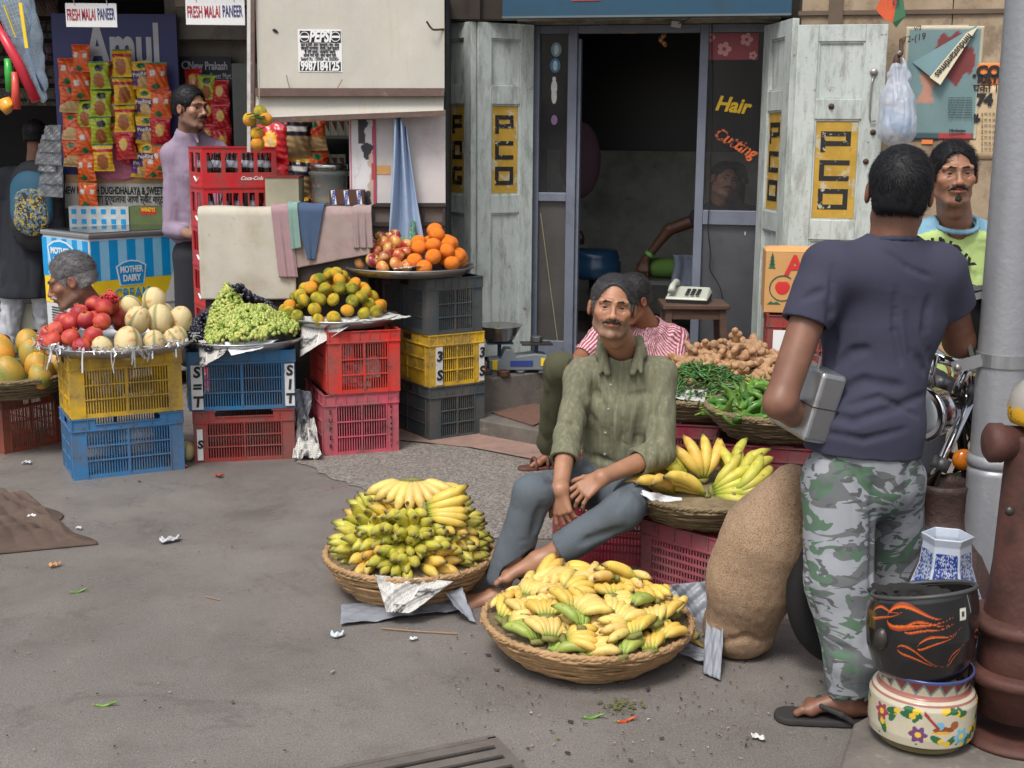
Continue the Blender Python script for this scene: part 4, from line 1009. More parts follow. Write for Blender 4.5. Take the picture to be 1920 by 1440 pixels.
# snack packets
def packet_mesh(kind, seed=0, w=.13, h=.165):
    rs = np.random.RandomState(seed)
    C = {k: lin(v) for k, v in dict(o=(232, 100, 36), r=(196, 40, 44), g=(30, 116, 66), y=(238, 184, 42), gy=(176, 192, 40), p=(94, 50, 112), w=(226, 222, 216), br=(170, 100, 48), cr=(222, 186, 130), k=(36, 34, 52), rd=(192, 36, 44), tan=(186, 156, 112)).items()}
    def f(u, v):
        bul = .024 * (np.clip(np.sin(PI * u), 0, 1) ** .45) * (np.clip(np.sin(PI * np.clip((v - .07) / .86, 0, 1)), 0, 1) ** .5)
        wr = .004 * np.sin(v * 40 + u * 8 + seed) * np.abs(2 * u - 1) + .003 * np.sin(u * 22 + v * 13 + seed * 2)
        pinch = 1 - .1 * np.sin(PI * np.clip((v - .07) / .86, 0, 1))
        return np.stack([(u - .5) * w * pinch, -(bul + wr * (bul > .003)), v * h], -1)
    p, fc = grid(16, 26, f); pb = p.copy(); pb[:, 1] = -pb[:, 1] * .5 + .001
    uu, vv = np.meshgrid(np.linspace(0, 1, 17), np.linspace(0, 1, 27), indexing='ij'); u, v = uu.ravel(), vv.ravel()
    base = dict(o='o', c='o', g='gy', p='y', r='rd', y='y', b='k')[kind]; c = np.tile(C[base], (len(u), 1))
    S = lambda m, k: c.__setitem__(m, C[k])
    if kind == 'o': S(v > .93, 'g' if seed % 2 else 'r'); S((np.abs(u - .3) < .13) & (np.abs(v - .62) < .09), 'w'); S((np.abs(u - .8) < .1) & (np.abs(v - .6) < .07), 'w'); S(np.hypot((u - .4) * 1, (v - .13) * 1.6) < .17, 'g')
    if kind == 'c': S((v < .45) & (v < .55 * u + .25), 'cr'); S((np.abs(v - .55 * u - .28) < .04), 'r'); S(np.hypot(u - .5, (v - .82) * 2) < .2, 'g'); S(v > .95, 'r')
    if kind == 'g': S(np.hypot(u - .5, v - .3) < .28, 'br'); S(np.hypot(u - .55, (v - .75) * 1.8) < .24, 'k'); S(v > .94, 'g')
    if kind == 'p': S((v < .68) & (v > .12), 'p'); S(np.hypot(u - .55, v - .2) < .3, 'cr'); S(np.hypot(u - .5, (v - .84) * 2) < .2, 'g'); S(v < .06, 'y')
    if kind == 'r': S(np.hypot(u - .5, v - .55) < .22, 'y'); S(np.hypot(u - .5, v - .5) < .14, 'cr')
    if kind == 'y': S(np.hypot(u - .5, v - .35) < .3, 'br'); S(v > .93, 'g'); S(np.abs(v - .78) < .06, 'r')
    if kind == 'b': S(v < .55, 'tan'); S(v > .9, 'y'); S((np.abs(v - .72) < .06) & (np.abs(u - .5) < .35), 'w')
    c = c * (1 + .0 * u[:, None])
    return (np.concatenate([p, pb]), np.concatenate([fc, fc[:, ::-1] + len(p)])), np.concatenate([c, c * .9])
foil = M('foil_print', attr=True, rough=.28, var=.12, vs=30, bump=.25, bs=50, bd=.004, spec=.6)
_pk = {}
def strip(label, P, x, y, kinds, off=.05, scale=1., tilt=0.):
    top = P.at(x, y, off); t = thing('snack_strip', label, 'snack packets', top, 0, 'strips of snack packets hung up for sale'); z = 0
    for i, k in enumerate(kinds):
        key = (k, (i + int(x)) % 3)
        if key not in _pk:
            vf, c = packet_mesh(*key); o = obj('packet', vf, foil, t, smooth=True, cols=c); _pk[key] = o
        else:
            o = _pk[key].copy(); COL.objects.link(o); o.parent = t
        z -= .165 * scale; o.location = (random.uniform(-.008, .008) + tilt * z, random.uniform(-.02, 0), z); o.scale = (scale,) * 3
        o.rotation_euler = (random.uniform(-.12, .12), random.uniform(-.07, .07), random.uniform(-.35, .35))
        if k == 'p':
            R = np.array(o.rotation_euler.to_matrix()); q = R @ V(0, -.03, .09) * scale + np.array(o.location) + np.array(t.location)
            text('PopRing', .036, wht, sheet_frame(q, R @ V(1, 0, .1), V(0, 0, 1)), t, 'lettering', bold=.001, lift=0)
    return t
for i, (x, y, ks, lbx) in enumerate([(128, 108, 'occc', 'far left'), (152, 83, 'oogooo', 'long orange'), (186, 115, 'gggy', 'green and brown'), (211, 115, 'ccc', 'chip patterned'), (190, 252, 'o', 'single orange'), (228, 92, 'yyyr', 'yellow noodle'), (240, 155, 'ygr', 'yellow and red'), (268, 115, 'pppp', 'purple and yellow'), (298, 117, 'ooro', 'red orange'), (265, 282, 'p', 'lowest purple'), (290, 284, 'o', 'lowest orange')]):
    strip('strip of snack packets, the %s one hung over the navy board' % lbx, LP, x, y, ks, .06 + .03 * (i % 3), 1.15)
for i, (x, y, ks, lbx) in enumerate([(362, 128, 'ry', 'tilted pair'), (388, 140, 'grr', 'middle'), (412, 150, 'rrrr', 'long red')]):
    strip('%s strip of red snack packets hung beside the smiling man' % lbx, LP, x, y, ks, -.1 + .03 * i, 1.05)
for i, (x, y, ks, sc, lbx) in enumerate([(514, 228, 'rr', 1.6, 'big red'), (552, 220, 'bbb', 1.5, 'dark and tan'), (590, 222, 'ccc', 1.2, 'orange'), (535, 224, 'y', 1.3, 'single yellow')]):
    strip('%s packets hanging inside the dim kiosk' % lbx, KP, x, y, ks, -.5 - .04 * i, sc)
boxc = M('shelf_box', (176, 176, 158), .7, var=.2); bxr = M('box_brown', (110, 60, 44), .7)
for i in range(9):
    row = i // 5; x = 600 + (i % 5) * 14; yb = 254 if row == 0 else 322
    t = thing('small_carton', 'small pale carton standing on the %s kiosk shelf' % ('upper' if row == 0 else 'lower'), 'carton', KP.at(x, yb, -.72), 0, 'cartons on the %s kiosk shelf' % ('upper' if row == 0 else 'lower'))
    mb = MB(); mb.box((0, 0, .055), (.045, .05, .11)); mb.build('box', boxc, t)
    mb = MB(); mb.add([(-.018, -.026, .09), (.018, -.026, .09), (.014, -.026, .02)], [(0, 1, 2)]); mb.build('triangle_print', bxr, t)

# ---- freezer ----
fz = A(165, 440, 8.3); FZH = fz[2]; fa = D(48)
t = thing('ice_cream_freezer', 'blue and white striped ice cream freezer with yellow base', 'freezer', (fz[0], fz[1], 0), fa)
FL, FW = .98, .60                                   # long side runs along local x, short side along local y
mb = MB(); mb.box((FL / 2, FW / 2, FZH / 2 + .04), (FL, FW, FZH - .12)); bevel(mb.build('cabinet', M('freezer_white', (206, 208, 210), .35, var=.04), t), .012)
mb = MB(); mb.box((FL / 2, FW / 2, FZH - .015), (FL + .02, FW + .02, .035)); bevel(mb.build('top_frame', M('alu', (176, 178, 180), .3, metal=.7), t), .01)
mb = MB(); mb.box((FL / 2, FW / 2, FZH + .004), (FL - .06, FW - .06, .006)); mb.build('sliding_glass', M('dark_glass', (52, 56, 60), .06, var=0), t)
sb = M('print_blue', (20, 150, 214), .4); slb = M('print_lightblue', (140, 200, 232), .4); yel = M('print_yellow', (238, 204, 44), .4)
def fbox(mb, side, a0, a1, z0, z1, o=.002):
    if side: mb.box((-o / 2 - .0005, (a0 + a1) / 2, (z0 + z1) / 2), (o, abs(a1 - a0), z1 - z0))
    else: mb.box(((a0 + a1) / 2, -o / 2 - .0005, (z0 + z1) / 2), (abs(a1 - a0), o, z1 - z0))
for side, ln in ((0, .66), (1, .59)):
    for k in range(10 if side == 0 else 9):
        mb = MB(); w_ = ln / (10 if side == 0 else 9); fbox(mb, side, .01 + k * w_, .01 + (k + 1) * w_, .78, FZH - .045); mb.build('stripe', sb if k % 2 == 0 else slb, t)
    mb = MB(); fbox(mb, side, .01, ln + (.31 if side == 0 else 0), .6, .779); mb.build('yellow_band', yel, t)
R = rotz(fa)
def fm(side, a, z, o=.004):
    p = V(a, -o, z) if side == 0 else V(-o, a, z); x = V(1, 0, 0) if side == 0 else V(0, -1, 0)
    return sheet_frame(R @ p + V(fz[0], fz[1], 0), R @ x, V(0, 0, 1))
def shield(side, a, z, w_, h):
    for sc, m, o in ((1., wht, .004), (.9, sb, .0055)):
        pts = [(-.5, .28), (-.25, .45), (.0, .5), (.25, .45), (.5, .28), (.4, -.5), (-.4, -.5)]
        mb = MB(); v = [(x * w_ * sc, y * h * sc) for x, y in pts]
        vv = [((a + x, -o, z + y) if side == 0 else (-o, a - x, z + y)) for x, y in v]
        mb.add(vv, [tuple(range(7))]); mb.build('shield', m, t)
    text('MOTHER', .06, wht, fm(side, a, z + h * .12, .0065), t, bold=.002, width=w_ * .74, lift=0); text('DAIRY', .06, wht, fm(side, a, z - h * .22, .0065), t, bold=.002, width=w_ * .58, lift=0)
shield(0, .30, .82, .23, .17); shield(1, .36, .93, .34, .2)
text('CREAM', .1, sb, fm(0, .3, .68), t, bold=.001, width=.26); text('ICE CREAM', .1, sb, fm(1, .33, .69), t, bold=.001, width=.4)
mb = MB(); pts = [(.52, .6), (.58, .7), (.65, .88), (.66, FZH - .05), (.96, FZH - .05), (.96, .6)]; mb.add([(x, -.0045, z) for x, z in pts], [tuple(range(6))]); mb.build('white_corner', wht, t)
mb = MB(); mb.ell((.76, -.004, .76), (.1, .005, .2), 30, np.array(Matrix.Rotation(.35, 3, 'Y'))); mb.build('cone_print', M('cone', (206, 150, 80), .5, var=.35, vs=24, stretch=(1, 1, 4), bump=.5, bs=20), t, smooth=True)
mb = MB()
for k in range(9): fbox(mb, 1, .32, .52, .42 + k * .018, .428 + k * .018, .004)
mb.build('vent', M('vent_dark', (60, 60, 58), .7), t)
for i, (x0, x1, c_, lb_) in enumerate(((130, 242, (196, 202, 200), 'white and blue printed ice cream carton behind the freezer'), (242, 315, (96, 112, 66), 'green printed ice cream carton behind the freezer'))):
    p0 = LP.at(x0, 424, .2); p1 = LP.at(x1, 388, .2)
    o = thing('ice_cream_carton', lb_, 'carton', ((p0[0] + p1[0]) / 2, p0[1] + .07, .56))
    mb = MB(); mb.box((0, 0, (p1[2] - .56) / 2), (p1[0] - p0[0], .13, p1[2] - .56)); mb.build('box', M('carton%d' % i, c_, .6, var=.2, vs=20), o)
    if i == 0:
        mb = MB()
        for a in range(6):
            for b in range(2): mb.box((-.18 + a * .07, -.066, p1[2] - .56 - .035 - b * .07), (.035, .001, .035))
        mb.build('blue_print', sb, o)
    else:
        mb = MB(); mb.box((0, -.066, p1[2] - .56 - .03), (.11, .001, .05)); mb.build('red_patch', redp, o); text('WINDYS', .04, yel, sheet_frame(np.array(o.location) + V(0, -.067, p1[2] - .56 - .022), V(1, 0, 0), V(0, 0, 1)), o, bold=.001, width=.1)
# shelves of goods in the dark dairy shop
gm = M('dim_goods', (90, 80, 70), .6, var=.4, rand=.5, hrand=.25, vs=20)
first = None
for r in range(5):
    for k in range(7):
        if first is None:
            first = thing('shelf_packet', '', 'packet'); vf, c = packet_mesh('c', 1); obj('packet', vf, gm, first, smooth=True); o = first
        else: o = copy_tree(first)
        p = LP.at(-20 + k * 20 + random.uniform(-4, 4), 30 + r * 42, -.9)
        o.location = tuple(p); o.rotation_euler = (0, 0, random.uniform(-.5, .5)); o.scale = (.8, .8, .8)
        tag(o, 'dim packet on the dark shelves at the far left', 'packet', 'packets on the dark shelves at far left')
for k in range(4): mb = MB(); mb.box(LP.at(40, 62 + k * 42, -1.0), (.9, .25, .02)); part('shelf', mb, dark, ds)
# ================= TRAYS, BASKETS, FRUIT =================
traym = M('steel_tray', (176, 176, 176), .32, metal=.85, var=.12, vs=7, dirt=((110, 104, 98), 9, .55, .75, .5), bump=.1, bs=40)
def tray(label, c, R, z):
    t = thing('steel_tray', label, 'tray', (c[0], c[1], z))
    mb = MB(); mb.lathe([(0, .004), (R * .72, .004), (R * .86, .012), (R * .96, .036), (R * .975, .05), (R, .052), (R * 1.004, .046), (R * .975, .034), (R * .87, .004), (R * .74, -.001), (0, -.001)], 72)
    mb.build('dish', traym, t, smooth=True)
    return t
wick = [M('wicker_a', (168, 134, 94), .8, var=.3, vs=26, bump=.5, bs=200, dirt=((96, 72, 48), 9, .5, .7, .6)), M('wicker_b', (124, 108, 80), .85, var=.3, vs=26, bump=.5, bs=200, dirt=((70, 60, 44), 9, .5, .7, .6))]
def basket(label, c, R, H, rb, z=0., m=0, tilt=0., seed=0):
    t = thing('wicker_basket', label, 'basket', (c[0], c[1], z)); t.rotation_euler = (0, tilt, 0)
    rs = np.random.RandomState(seed); mb = MB(); n = int(H / .0105); a = np.linspace(0, 2 * PI, 72, endpoint=False)
    for i in range(n + 1):
        f = i / n; r = rb + (R - rb) * (f ** .62); z_ = .006 + (H - .01) * f
        for k in range(2):
            ph = rs.rand() * 6; rr = r + .004 * np.sin(a * rs.randint(5, 11) + ph) + .003 * np.sin(a * 17 + ph * 2) + rs.uniform(-.003, .003); zz = z_ + .004 * np.sin(a * rs.randint(2, 5) + ph) + (k - .5) * .004
            mb.tube(np.stack([rr * np.cos(a), rr * np.sin(a), zz], -1), .0048 + .0015 * rs.rand(), 5, closed=True)
    mb.build('woven_side', wick[m], t, smooth=True)
    mb = MB()
    for k in range(4):
        ph = k * PI / 2; q = a * 26
        mb.tube(np.stack([(R + .008 * np.cos(q + ph)) * np.cos(a), (R + .008 * np.cos(q + ph)) * np.sin(a), H + .006 + .008 * np.sin(q + ph)], -1), .0075, 5, closed=True)
    mb.build('rim', wick[m], t, smooth=True)
    mb = MB(); mb.lathe([(0, .006), (rb, .006)] + [(rb + (R - rb) * ((i / 6) ** .62) - .008, .006 + H * i / 6) for i in range(1, 7)], 40); mb.build('lining', wick[1], t, smooth=True)  # solid inner shell added to block light through the weave
    return t
def heap(c, Rx, Ry, h, r, seed=0, p=1., gap=1.72, n=2600, mask=None, layers=(1., .72), sharp=1.):
    """points spread over a mound: outer layer, then a lower one that fills the gaps"""
    rs = np.random.RandomState(seed); out = []
    for L in layers:
        pts = []
        for _ in range(n):
            a = rs.rand() * 2 * PI; q = math.sqrt(rs.rand()); x, y = q * math.cos(a), q * math.sin(a)
            z = h * L * max(0, 1 - q ** sharp) ** p
            P = V(x * (Rx - r), y * (Ry - r), z + r * .9 - (1 - L) * r)
            if mask is not None and not mask(P): continue
            if all(np.sum((P - o_) ** 2) > (gap * r) ** 2 for o_ in pts + out): pts.append(P)
        out += pts
    return [P + np.asarray(c, float) for P in out]
def fruit_mesh(kind, seed):
    rs = np.random.RandomState(seed); mb = MB()
    seg, n = 24, 17; th = np.linspace(0.001, PI - .001, n); ph = np.arange(seg) * 2 * PI / seg
    T, Pp = np.meshgrid(th, ph, indexing='ij'); T = T.ravel(); Pp = Pp.ravel()
    r = np.ones_like(T); zz = -np.cos(T); col = np.zeros((len(T), 3))
    def c_(x): return np.array(lin(x))
    nz = sum(np.sin(Pp * k + T * m + rs.rand() * 6) for k, m in ((1, 2), (2, 3), (3, 1), (2, 5))) / 4
    if kind == 'pom':
        base = [(172, 44, 48), (184, 66, 54), (156, 36, 50)][seed % 3]; r = 1 + .03 * np.cos(Pp * 6 + 1) * np.sin(T); col[:] = c_(base); w_ = np.clip(nz * 1.3, 0, .6)[:, None]; col = col * (1 - w_) + c_((222, 110, 70)) * w_
        w_ = (np.clip((T - 2.5), 0, .5) * 1.5)[:, None]; col = col * (1 - w_) + c_((214, 130, 80)) * w_
    if kind == 'melon':
        r = .93 + .07 * np.abs(np.cos(Pp * 5)); col[:] = c_((212, 192, 142)); ln = np.abs(np.cos(Pp * 5)) < .2; col[ln] = c_((122, 128, 84))
        sp = (np.sin(Pp * 23 + T * 9 + seed) * np.sin(T * 31 + Pp * 3) > .62) & (nz > -.2 + .3 * (seed % 2)) & ~ln; col[sp] = c_((206, 134, 72)); zz = zz * 1.2
    if kind == 'tang':
        g, o = c_((112, 124, 30)), c_((232, 150, 40)); t_ = [.1, .3, .5, .75, .95, .2][seed % 6]; w_ = np.clip(t_ + nz * .45, 0, 1)[:, None]; ym = c_((204, 176, 40)); col = np.where(w_ < .5, g * (1 - 2 * w_) + ym * 2 * w_, ym * (2 - 2 * w_) + o * (2 * w_ - 1)); r = 1 + .012 * np.cos(Pp * 9); zz = zz * .86
    if kind == 'orange': col[:] = c_((240, 130, 28)); zz = zz * .9; r = 1 - .04 * np.exp(-((T - PI) / .2) ** 2)
    if kind == 'apple':
        r = np.sin(T) ** .0 * (1 + .07 * np.cos(T - .3)) ; r = 1 - .12 * np.exp(-(T / .45) ** 2) + .06 * np.exp(-((T - 1.9) / .8) ** 2); zz = -np.cos(T) * .9 - (-.34) * np.exp(-(T / .32) ** 2) + (-.42) * np.exp(-((PI - T) / .36) ** 2)
        y_, rd = c_((206, 176, 92)), c_([(172, 42, 48), (196, 70, 52), (140, 34, 58)][seed % 3]); w_ = np.clip(.75 + nz * .9 + .25 * np.sin(Pp * 13 + seed) * np.sin(Pp * 29), 0, 1)[:, None] * (.55 + .45 * np.array([.9, .35, 1])[seed % 3]); col = y_ * (1 - w_) + rd * w_
    if kind == 'papaya':
        zz = zz * 1.25; r = 1 + .18 * np.clip(-zz, -.4, 1) * .6; w_ = np.clip(.65 + nz * .7 - .25 * (seed % 2), 0, 1)[:, None]; col = c_((120, 130, 60)) * (1 - w_) + c_((226, 158, 58)) * w_
    v = np.stack([r * np.sin(T) * np.cos(Pp), r * np.sin(T) * np.sin(Pp), zz], -1)
    f = [(i * seg + j, i * seg + (j + 1) % seg, (i + 1) * seg + (j + 1) % seg, (i + 1) * seg + j) for i in range(n - 1) for j in range(seg)]
    mb.add(v, f, col)
    if kind == 'pom':
        for k in range(6):
            a = k * PI / 3; b0_ = V(.16 * math.cos(a), .16 * math.sin(a), .95); mb.tube([b0_, b0_ * V(1, 1, 1) + V(.03 * math.cos(a), .03 * math.sin(a), .16), b0_ + V(.12 * math.cos(a), .12 * math.sin(a), .3)], [.09, .07, .015], 5, col=c_((190, 84, 56)))
    if kind == 'apple': mb.tube([(0, 0, .45), (.03, 0, .7), (.08, 0, .92)], .03, 5, col=c_((90, 66, 40)))
    if kind in ('tang', 'orange'): mb.ell((0, 0, .86 if kind == 'tang' else .88), (.07, .07, .02), 8, col=c_((90, 110, 50)))
    if kind == 'melon': mb.tube([(0, 0, 1.1), (.02, 0, 1.18)], .07, 6, col=c_((150, 140, 96)))
    return mb
FM = dict(pom=M('pomegranate_skin', attr=True, rough=.38, var=.12, vs=40, bump=.2, bs=60, bd=.05), melon=M('melon_skin', attr=True, rough=.5, var=.08, vs=20, bump=.3, bs=20, bd=.05),
          tang=M('tangerine_skin', attr=True, rough=.38, var=.12, vs=4, bump=.5, bs=26, bd=.03, sss=.05), orange=M('orange_skin', attr=True, rough=.36, var=.08, vs=4, bump=.5, bs=28, bd=.03, sss=.05), apple=M('apple_skin', attr=True, rough=.3, var=.1, vs=12), papaya=M('papaya_skin', attr=True, rough=.5, var=.15, vs=6, dirt=((130, 90, 50), 5, .58, .72, .7)))
_fm = {}
def fruit(kind, seed, p, r, name, label, cat, group=None, tiltmax=1.2, rot=None):
    if (kind, seed) not in _fm:
        o = fruit_mesh(kind, seed).build(name, FM[kind], smooth=True); _fm[(kind, seed)] = o; 
    else: o = _fm[(kind, seed)].copy(); COL.objects.link(o); o.name = name
    o.location = tuple(p); o.scale = (r, r, r * random.uniform(.93, 1.04)); o.rotation_euler = rot or (random.uniform(-tiltmax, tiltmax), random.uniform(-tiltmax, tiltmax), random.uniform(0, 6.28))
    return tag(o, label, cat, group)
def topc(t, H): return V(t.location[0], t.location[1], H)
# pomegranate and melon tray
zA = 2 * H1 + .004; cAt = topc(cA2, zA)
tA = tray('steel tray of pomegranates and striped melons on the yellow crate', cAt, .395, zA)
for P in heap(cAt + V(-.03, -.02, .03), .365, .36, .20, .046, 1, p=.8, gap=1.72, n=6000, mask=lambda P: P[0] < .05 - .2 * P[2]): fruit('pom', random.randrange(3), P, .046, 'pomegranate', 'ripe red pomegranate piled on the left side of the steel tray', 'pomegranate', 'pomegranates on the steel tray', .9)
mp = [(.15, -.25, .06), (.04, -.31, .05), (.33, .0, .05), (.255, -.16, .05), (.335, -.07, .05), (.25, -.03, .15), (.16, -.1, .155), (.33, .06, .13), (.12, .06, .15), (.22, .14, .15), (.21, .03, .24), (.11, -.03, .22)]
for i, (x, y, z) in enumerate(mp): fruit('melon', i % 4 if i else 8, cAt + V(x - .02, y, z + .01), [.07, .05, .055, .055, .055, .068, .066, .065, .06, .06, .062, .05][i], 'striped_melon', 'cream coloured striped melon piled on the right side of the steel tray' if i else 'round plain cream melon at the front of the steel tray', 'melon', 'melons on the steel tray', .7)
mb = MB(); rs = np.random.RandomState(5); oc = cAt + V(-.02, -.05, .265)
for i in range(70):
    d = nrm(rs.randn(3)); mb.ell(oc + d * V(.05, .035, .022), .0075, 6, col=lin([(150, 16, 34), (190, 40, 56)][i % 2]))
o = mb.build('opened_pomegranate', M('seed_red', attr=True, rough=.2, var=.1), smooth=True); tag(o, 'broken open pomegranate showing dark red seeds on top of the pile', 'pomegranate')
mb = MB()
for i in range(260):
    a = rs.rand() * 2 * PI if i % 3 else rs.uniform(PI * 1.1, PI * 1.9); r_ = .37 + rs.rand() * .035; p0 = cAt + V(r_ * math.cos(a), r_ * math.sin(a), .055 + rs.rand() * .02); L_ = rs.uniform(.02, .05) if i % 9 else rs.uniform(.07, .14)
    d = V(math.cos(a) * .4 + rs.randn() * .6, math.sin(a) * .4 + rs.randn() * .6, rs.randn() * .5 - (.4 if i % 9 else 2.2)); d = nrm(d); s_ = nrm(np.cross(d, rs.randn(3))) * .0035
    q = [p0, p0 + d * L_ * .5 + rs.randn(3) * .006, p0 + d * L_]; mb.add([q[0] - s_, q[0] + s_, q[1] + s_, q[1] - s_, q[2] + s_, q[2] - s_], [(0, 1, 2, 3), (3, 2, 4, 5)])
o = mb.build('silver_tinsel', M('tinsel', (214, 214, 218), .25, metal=.6)); tag(o, 'shredded silver tinsel around the rim of the pomegranate tray', 'tinsel', kind='stuff')
# grapes
zB = .606; cBt = topc(cB2, zB) + V(.01, 0, 0)
tB = tray('steel tray heaped with green and black grapes', cBt, .335, zB)
def grapes(fn_h, region, n, rad, ln, cols_, seed, K, label, grp, mat, name):
    rs = np.random.RandomState(seed); cen = []
    while len(cen) < K:
        x, y = rs.uniform(-.32, .32, 2)
        if region(x, y) and all((x - a) ** 2 + (y - b) ** 2 > .0055 for a, b in cen[:]) or rs.rand() < .002: cen.append((x, y))
    MBs = [MB() for _ in cen]; cn = np.array(cen); base = MB(); base.ell((0, 0, 0), (1, 1, 1), 8); bv, bf = base.get(); k = 0; tries = 0
    while k < n and tries < n * 30:
        tries += 1
        x, y = rs.uniform(-.33, .33, 2)
        if not region(x, y): continue
        d2 = (cn[:, 0] - x) ** 2 + (cn[:, 1] - y) ** 2; j = int(d2.argmin()); dd2 = math.sqrt(d2[j])
        z = fn_h(x, y) + .03 * math.exp(-(dd2 / .05) ** 2) - .008 * rs.rand() - .02 * (k % 4 == 0)
        d = V(x - cn[j, 0], y - cn[j, 1], -.05) * 6 + rs.randn(3) * .45; d = nrm(d + V(x, y, -.2)); Rm = frame(d, nrm(rs.randn(3)))
        s_ = rs.uniform(.85, 1.15); v = (bv * V(rad, ln, rad) * s_) @ Rm.T + V(x, y, z) + cBt
        c = np.array(lin(cols_[rs.randint(len(cols_))])); MBs[j].add(v, bf, c); k += 1
    for m_, (x, y) in zip(MBs, cen):
        if m_.n: m_.tube([cBt + V(x, y, fn_h(x, y) - .03), cBt + V(x, y, fn_h(x, y) + .02), cBt + V(x + .008, y, fn_h(x, y) + .035)], .002, 5, col=lin((110, 110, 50))); o = m_.build(name, mat, smooth=True); tag(o, label, 'grapes', grp)
def gh(x, y): 
    a = .27 * max(0, 1 - math.hypot((x + .075) / .17, (y - .02) / .28) ** 1.0); b = .16 * max(0, 1 - math.hypot((x - .05) / .31, (y + .03) / .3) ** 1.6)
    return max(a, b, .0) + .05
grapes(gh, lambda x, y: math.hypot(x, y) < .31 and y < .1 - abs(x) * .1 and x > -.17 - .1 * y - .0 and gh(x, y) > .055, 1500, .0098, .0165, [(146, 162, 74), (166, 178, 92), (128, 148, 62), (178, 176, 96)], 3, 15, 'bunch of pale green grapes heaped on the front of the steel tray', 'green grape bunches', M('green_grape', attr=True, rough=.3, var=.1, vs=30, sss=.1), 'green_grape_bunch')
grapes(lambda x, y: max(.045, .31 * (1 - math.hypot((x + .02) / .36, (y - .08) / .3) ** 1.15), .17 * (1 - math.hypot((x + .2) / .14, (y + .03) / .22) ** 1.5)) + .0, lambda x, y: math.hypot(x, y) < .33 and (y > .05 or x < -.13 - .1 * y), 900, .0125, .0135, [(36, 36, 52), (46, 46, 64), (28, 28, 40)], 4, 9, 'bunch of black grapes at the back and left of the grape tray', 'black grape bunches', M('black_grape', attr=True, rough=.32, var=.2, vs=30), 'black_grape_bunch')
# tangerines
zC = .694; cCt = topc(cC2, zC) + V(-.06, 0, 0)
tC = tray('steel tray of green and orange tangerines on the bright red crate', cCt, .315, zC)
for P in heap(cCt + V(-.04, 0, .03), .32, .31, .225, .038, 5, p=.9, gap=1.78, sharp=1.45): fruit('tang', random.randrange(6), P, .038, 'tangerine', 'greenish orange tangerine in the heap on the steel tray', 'tangerine', 'tangerines heaped on the steel tray')
# apples and oranges
zD = .942; cDt = topc(cD3, zD) + V(-.13, -.04, 0)
tD = tray('steel tray of red apples and oranges on the dark grey crates', cDt, .39, zD)
for P in heap(cDt + V(-.11, 0, .03), .235, .31, .17, .041, 7, p=.8, gap=1.7, n=7000, mask=lambda P: P[0] < .115): fruit('apple', random.randrange(3), P, .041, 'apple', 'red and yellow apple piled on the left of the steel tray', 'apple', 'apples on the steel tray')
for P in heap(cDt + V(.15, -.01, .03), .21, .32, .19, .047, 8, p=.8, gap=1.74, n=7000, mask=lambda P: P[0] > -.11, sharp=1.2): fruit('orange', 0, P, .047, 'orange', 'bright orange piled on the right of the steel tray', 'orange', 'oranges on the steel tray', .5)
fruit('orange', 0, G(898, 692, .34), .045, 'orange', 'single orange lying on the platform beside the weighing scale', 'orange')
fruit('melon', 1, G(349, 866, .0) + V(0, .03, .052), .05, 'striped_melon', 'single striped melon lying on the road between the crates', 'melon', rot=(.2, .15, 0))
# papayas
pc_ = V(A(5, 700, 6.85)[0], 6.95, 0)
basket('wide wicker basket of papayas at the left edge', pc_, .36, .12, .2, .312, 1, seed=3)
for i, (x, y, z, r) in enumerate([(.2, -.1, .15, .075), (.08, -.22, .13, .085), (.27, -.02, .16, .06), (.12, .02, .2, .07), (.2, .1, .24, .065), (-.05, -.2, .14, .08), (-.05, 0, .22, .08), (.05, .16, .24, .07), (-.18, -.05, .16, .08), (.24, -.2, .12, .06), (-.2, .15, .2, .08)]):
    fruit('papaya', i % 4, pc_ + V(x, y, z + .33), r, 'papaya', 'yellow and green papaya in the basket at the left edge', 'papaya', 'papayas in the basket', .5)
# hanging tangerines
hp = [(488, 210, 1), (468, 224, 3), (498, 224, 4), (482, 250, 3), (483, 270, 4)]
t = thing('hanging_fruit_string', 'string of five tangerines with leaves hanging above the red crate', 'hanging fruit', A(484, 225, 7.45))
for x, y, k in hp:
    p = A(x, y, 7.45 + random.uniform(-.03, .03)); o = _fm[('tang', 1)].copy() if ('tang', 1) in _fm else fruit_mesh('tang', 1).build('tangerine', FM['tang'], smooth=True)
    if ('tang', k) in _fm: o.data = _fm[('tang', k)].data
    for kk in ('label', 'category', 'group'):
        if kk in o: del o[kk]
    if o.name not in COL.objects: COL.objects.link(o)
    o.name = 'tangerine'; o.parent = t; o.location = tuple(p - np.array(t.location)); o.scale = (.04,) * 3; o.rotation_euler = (1, random.random() * 3, 0)
mb = MB()
for i in range(9):
    p = A(478 + random.uniform(-8, 16), 225 + random.uniform(-12, 30), 7.40); d = nrm(V(random.uniform(-1, 1), -.2, random.uniform(-.5, .5))); mb.ell(p, (.03, .012, .004), 8, np.column_stack([d, nrm(np.cross(V(0, 0, 1), d)), V(0, 0, 1)]))
part('leaf', mb, M('leaf_green', (56, 92, 40), .5), t, smooth=True); mb = MB(); mb.tube([A(486, 130, 7.48), A(486, 200, 7.47), A(484, 268, 7.45)], .003, 5); part('string', mb, M('cord'), t)

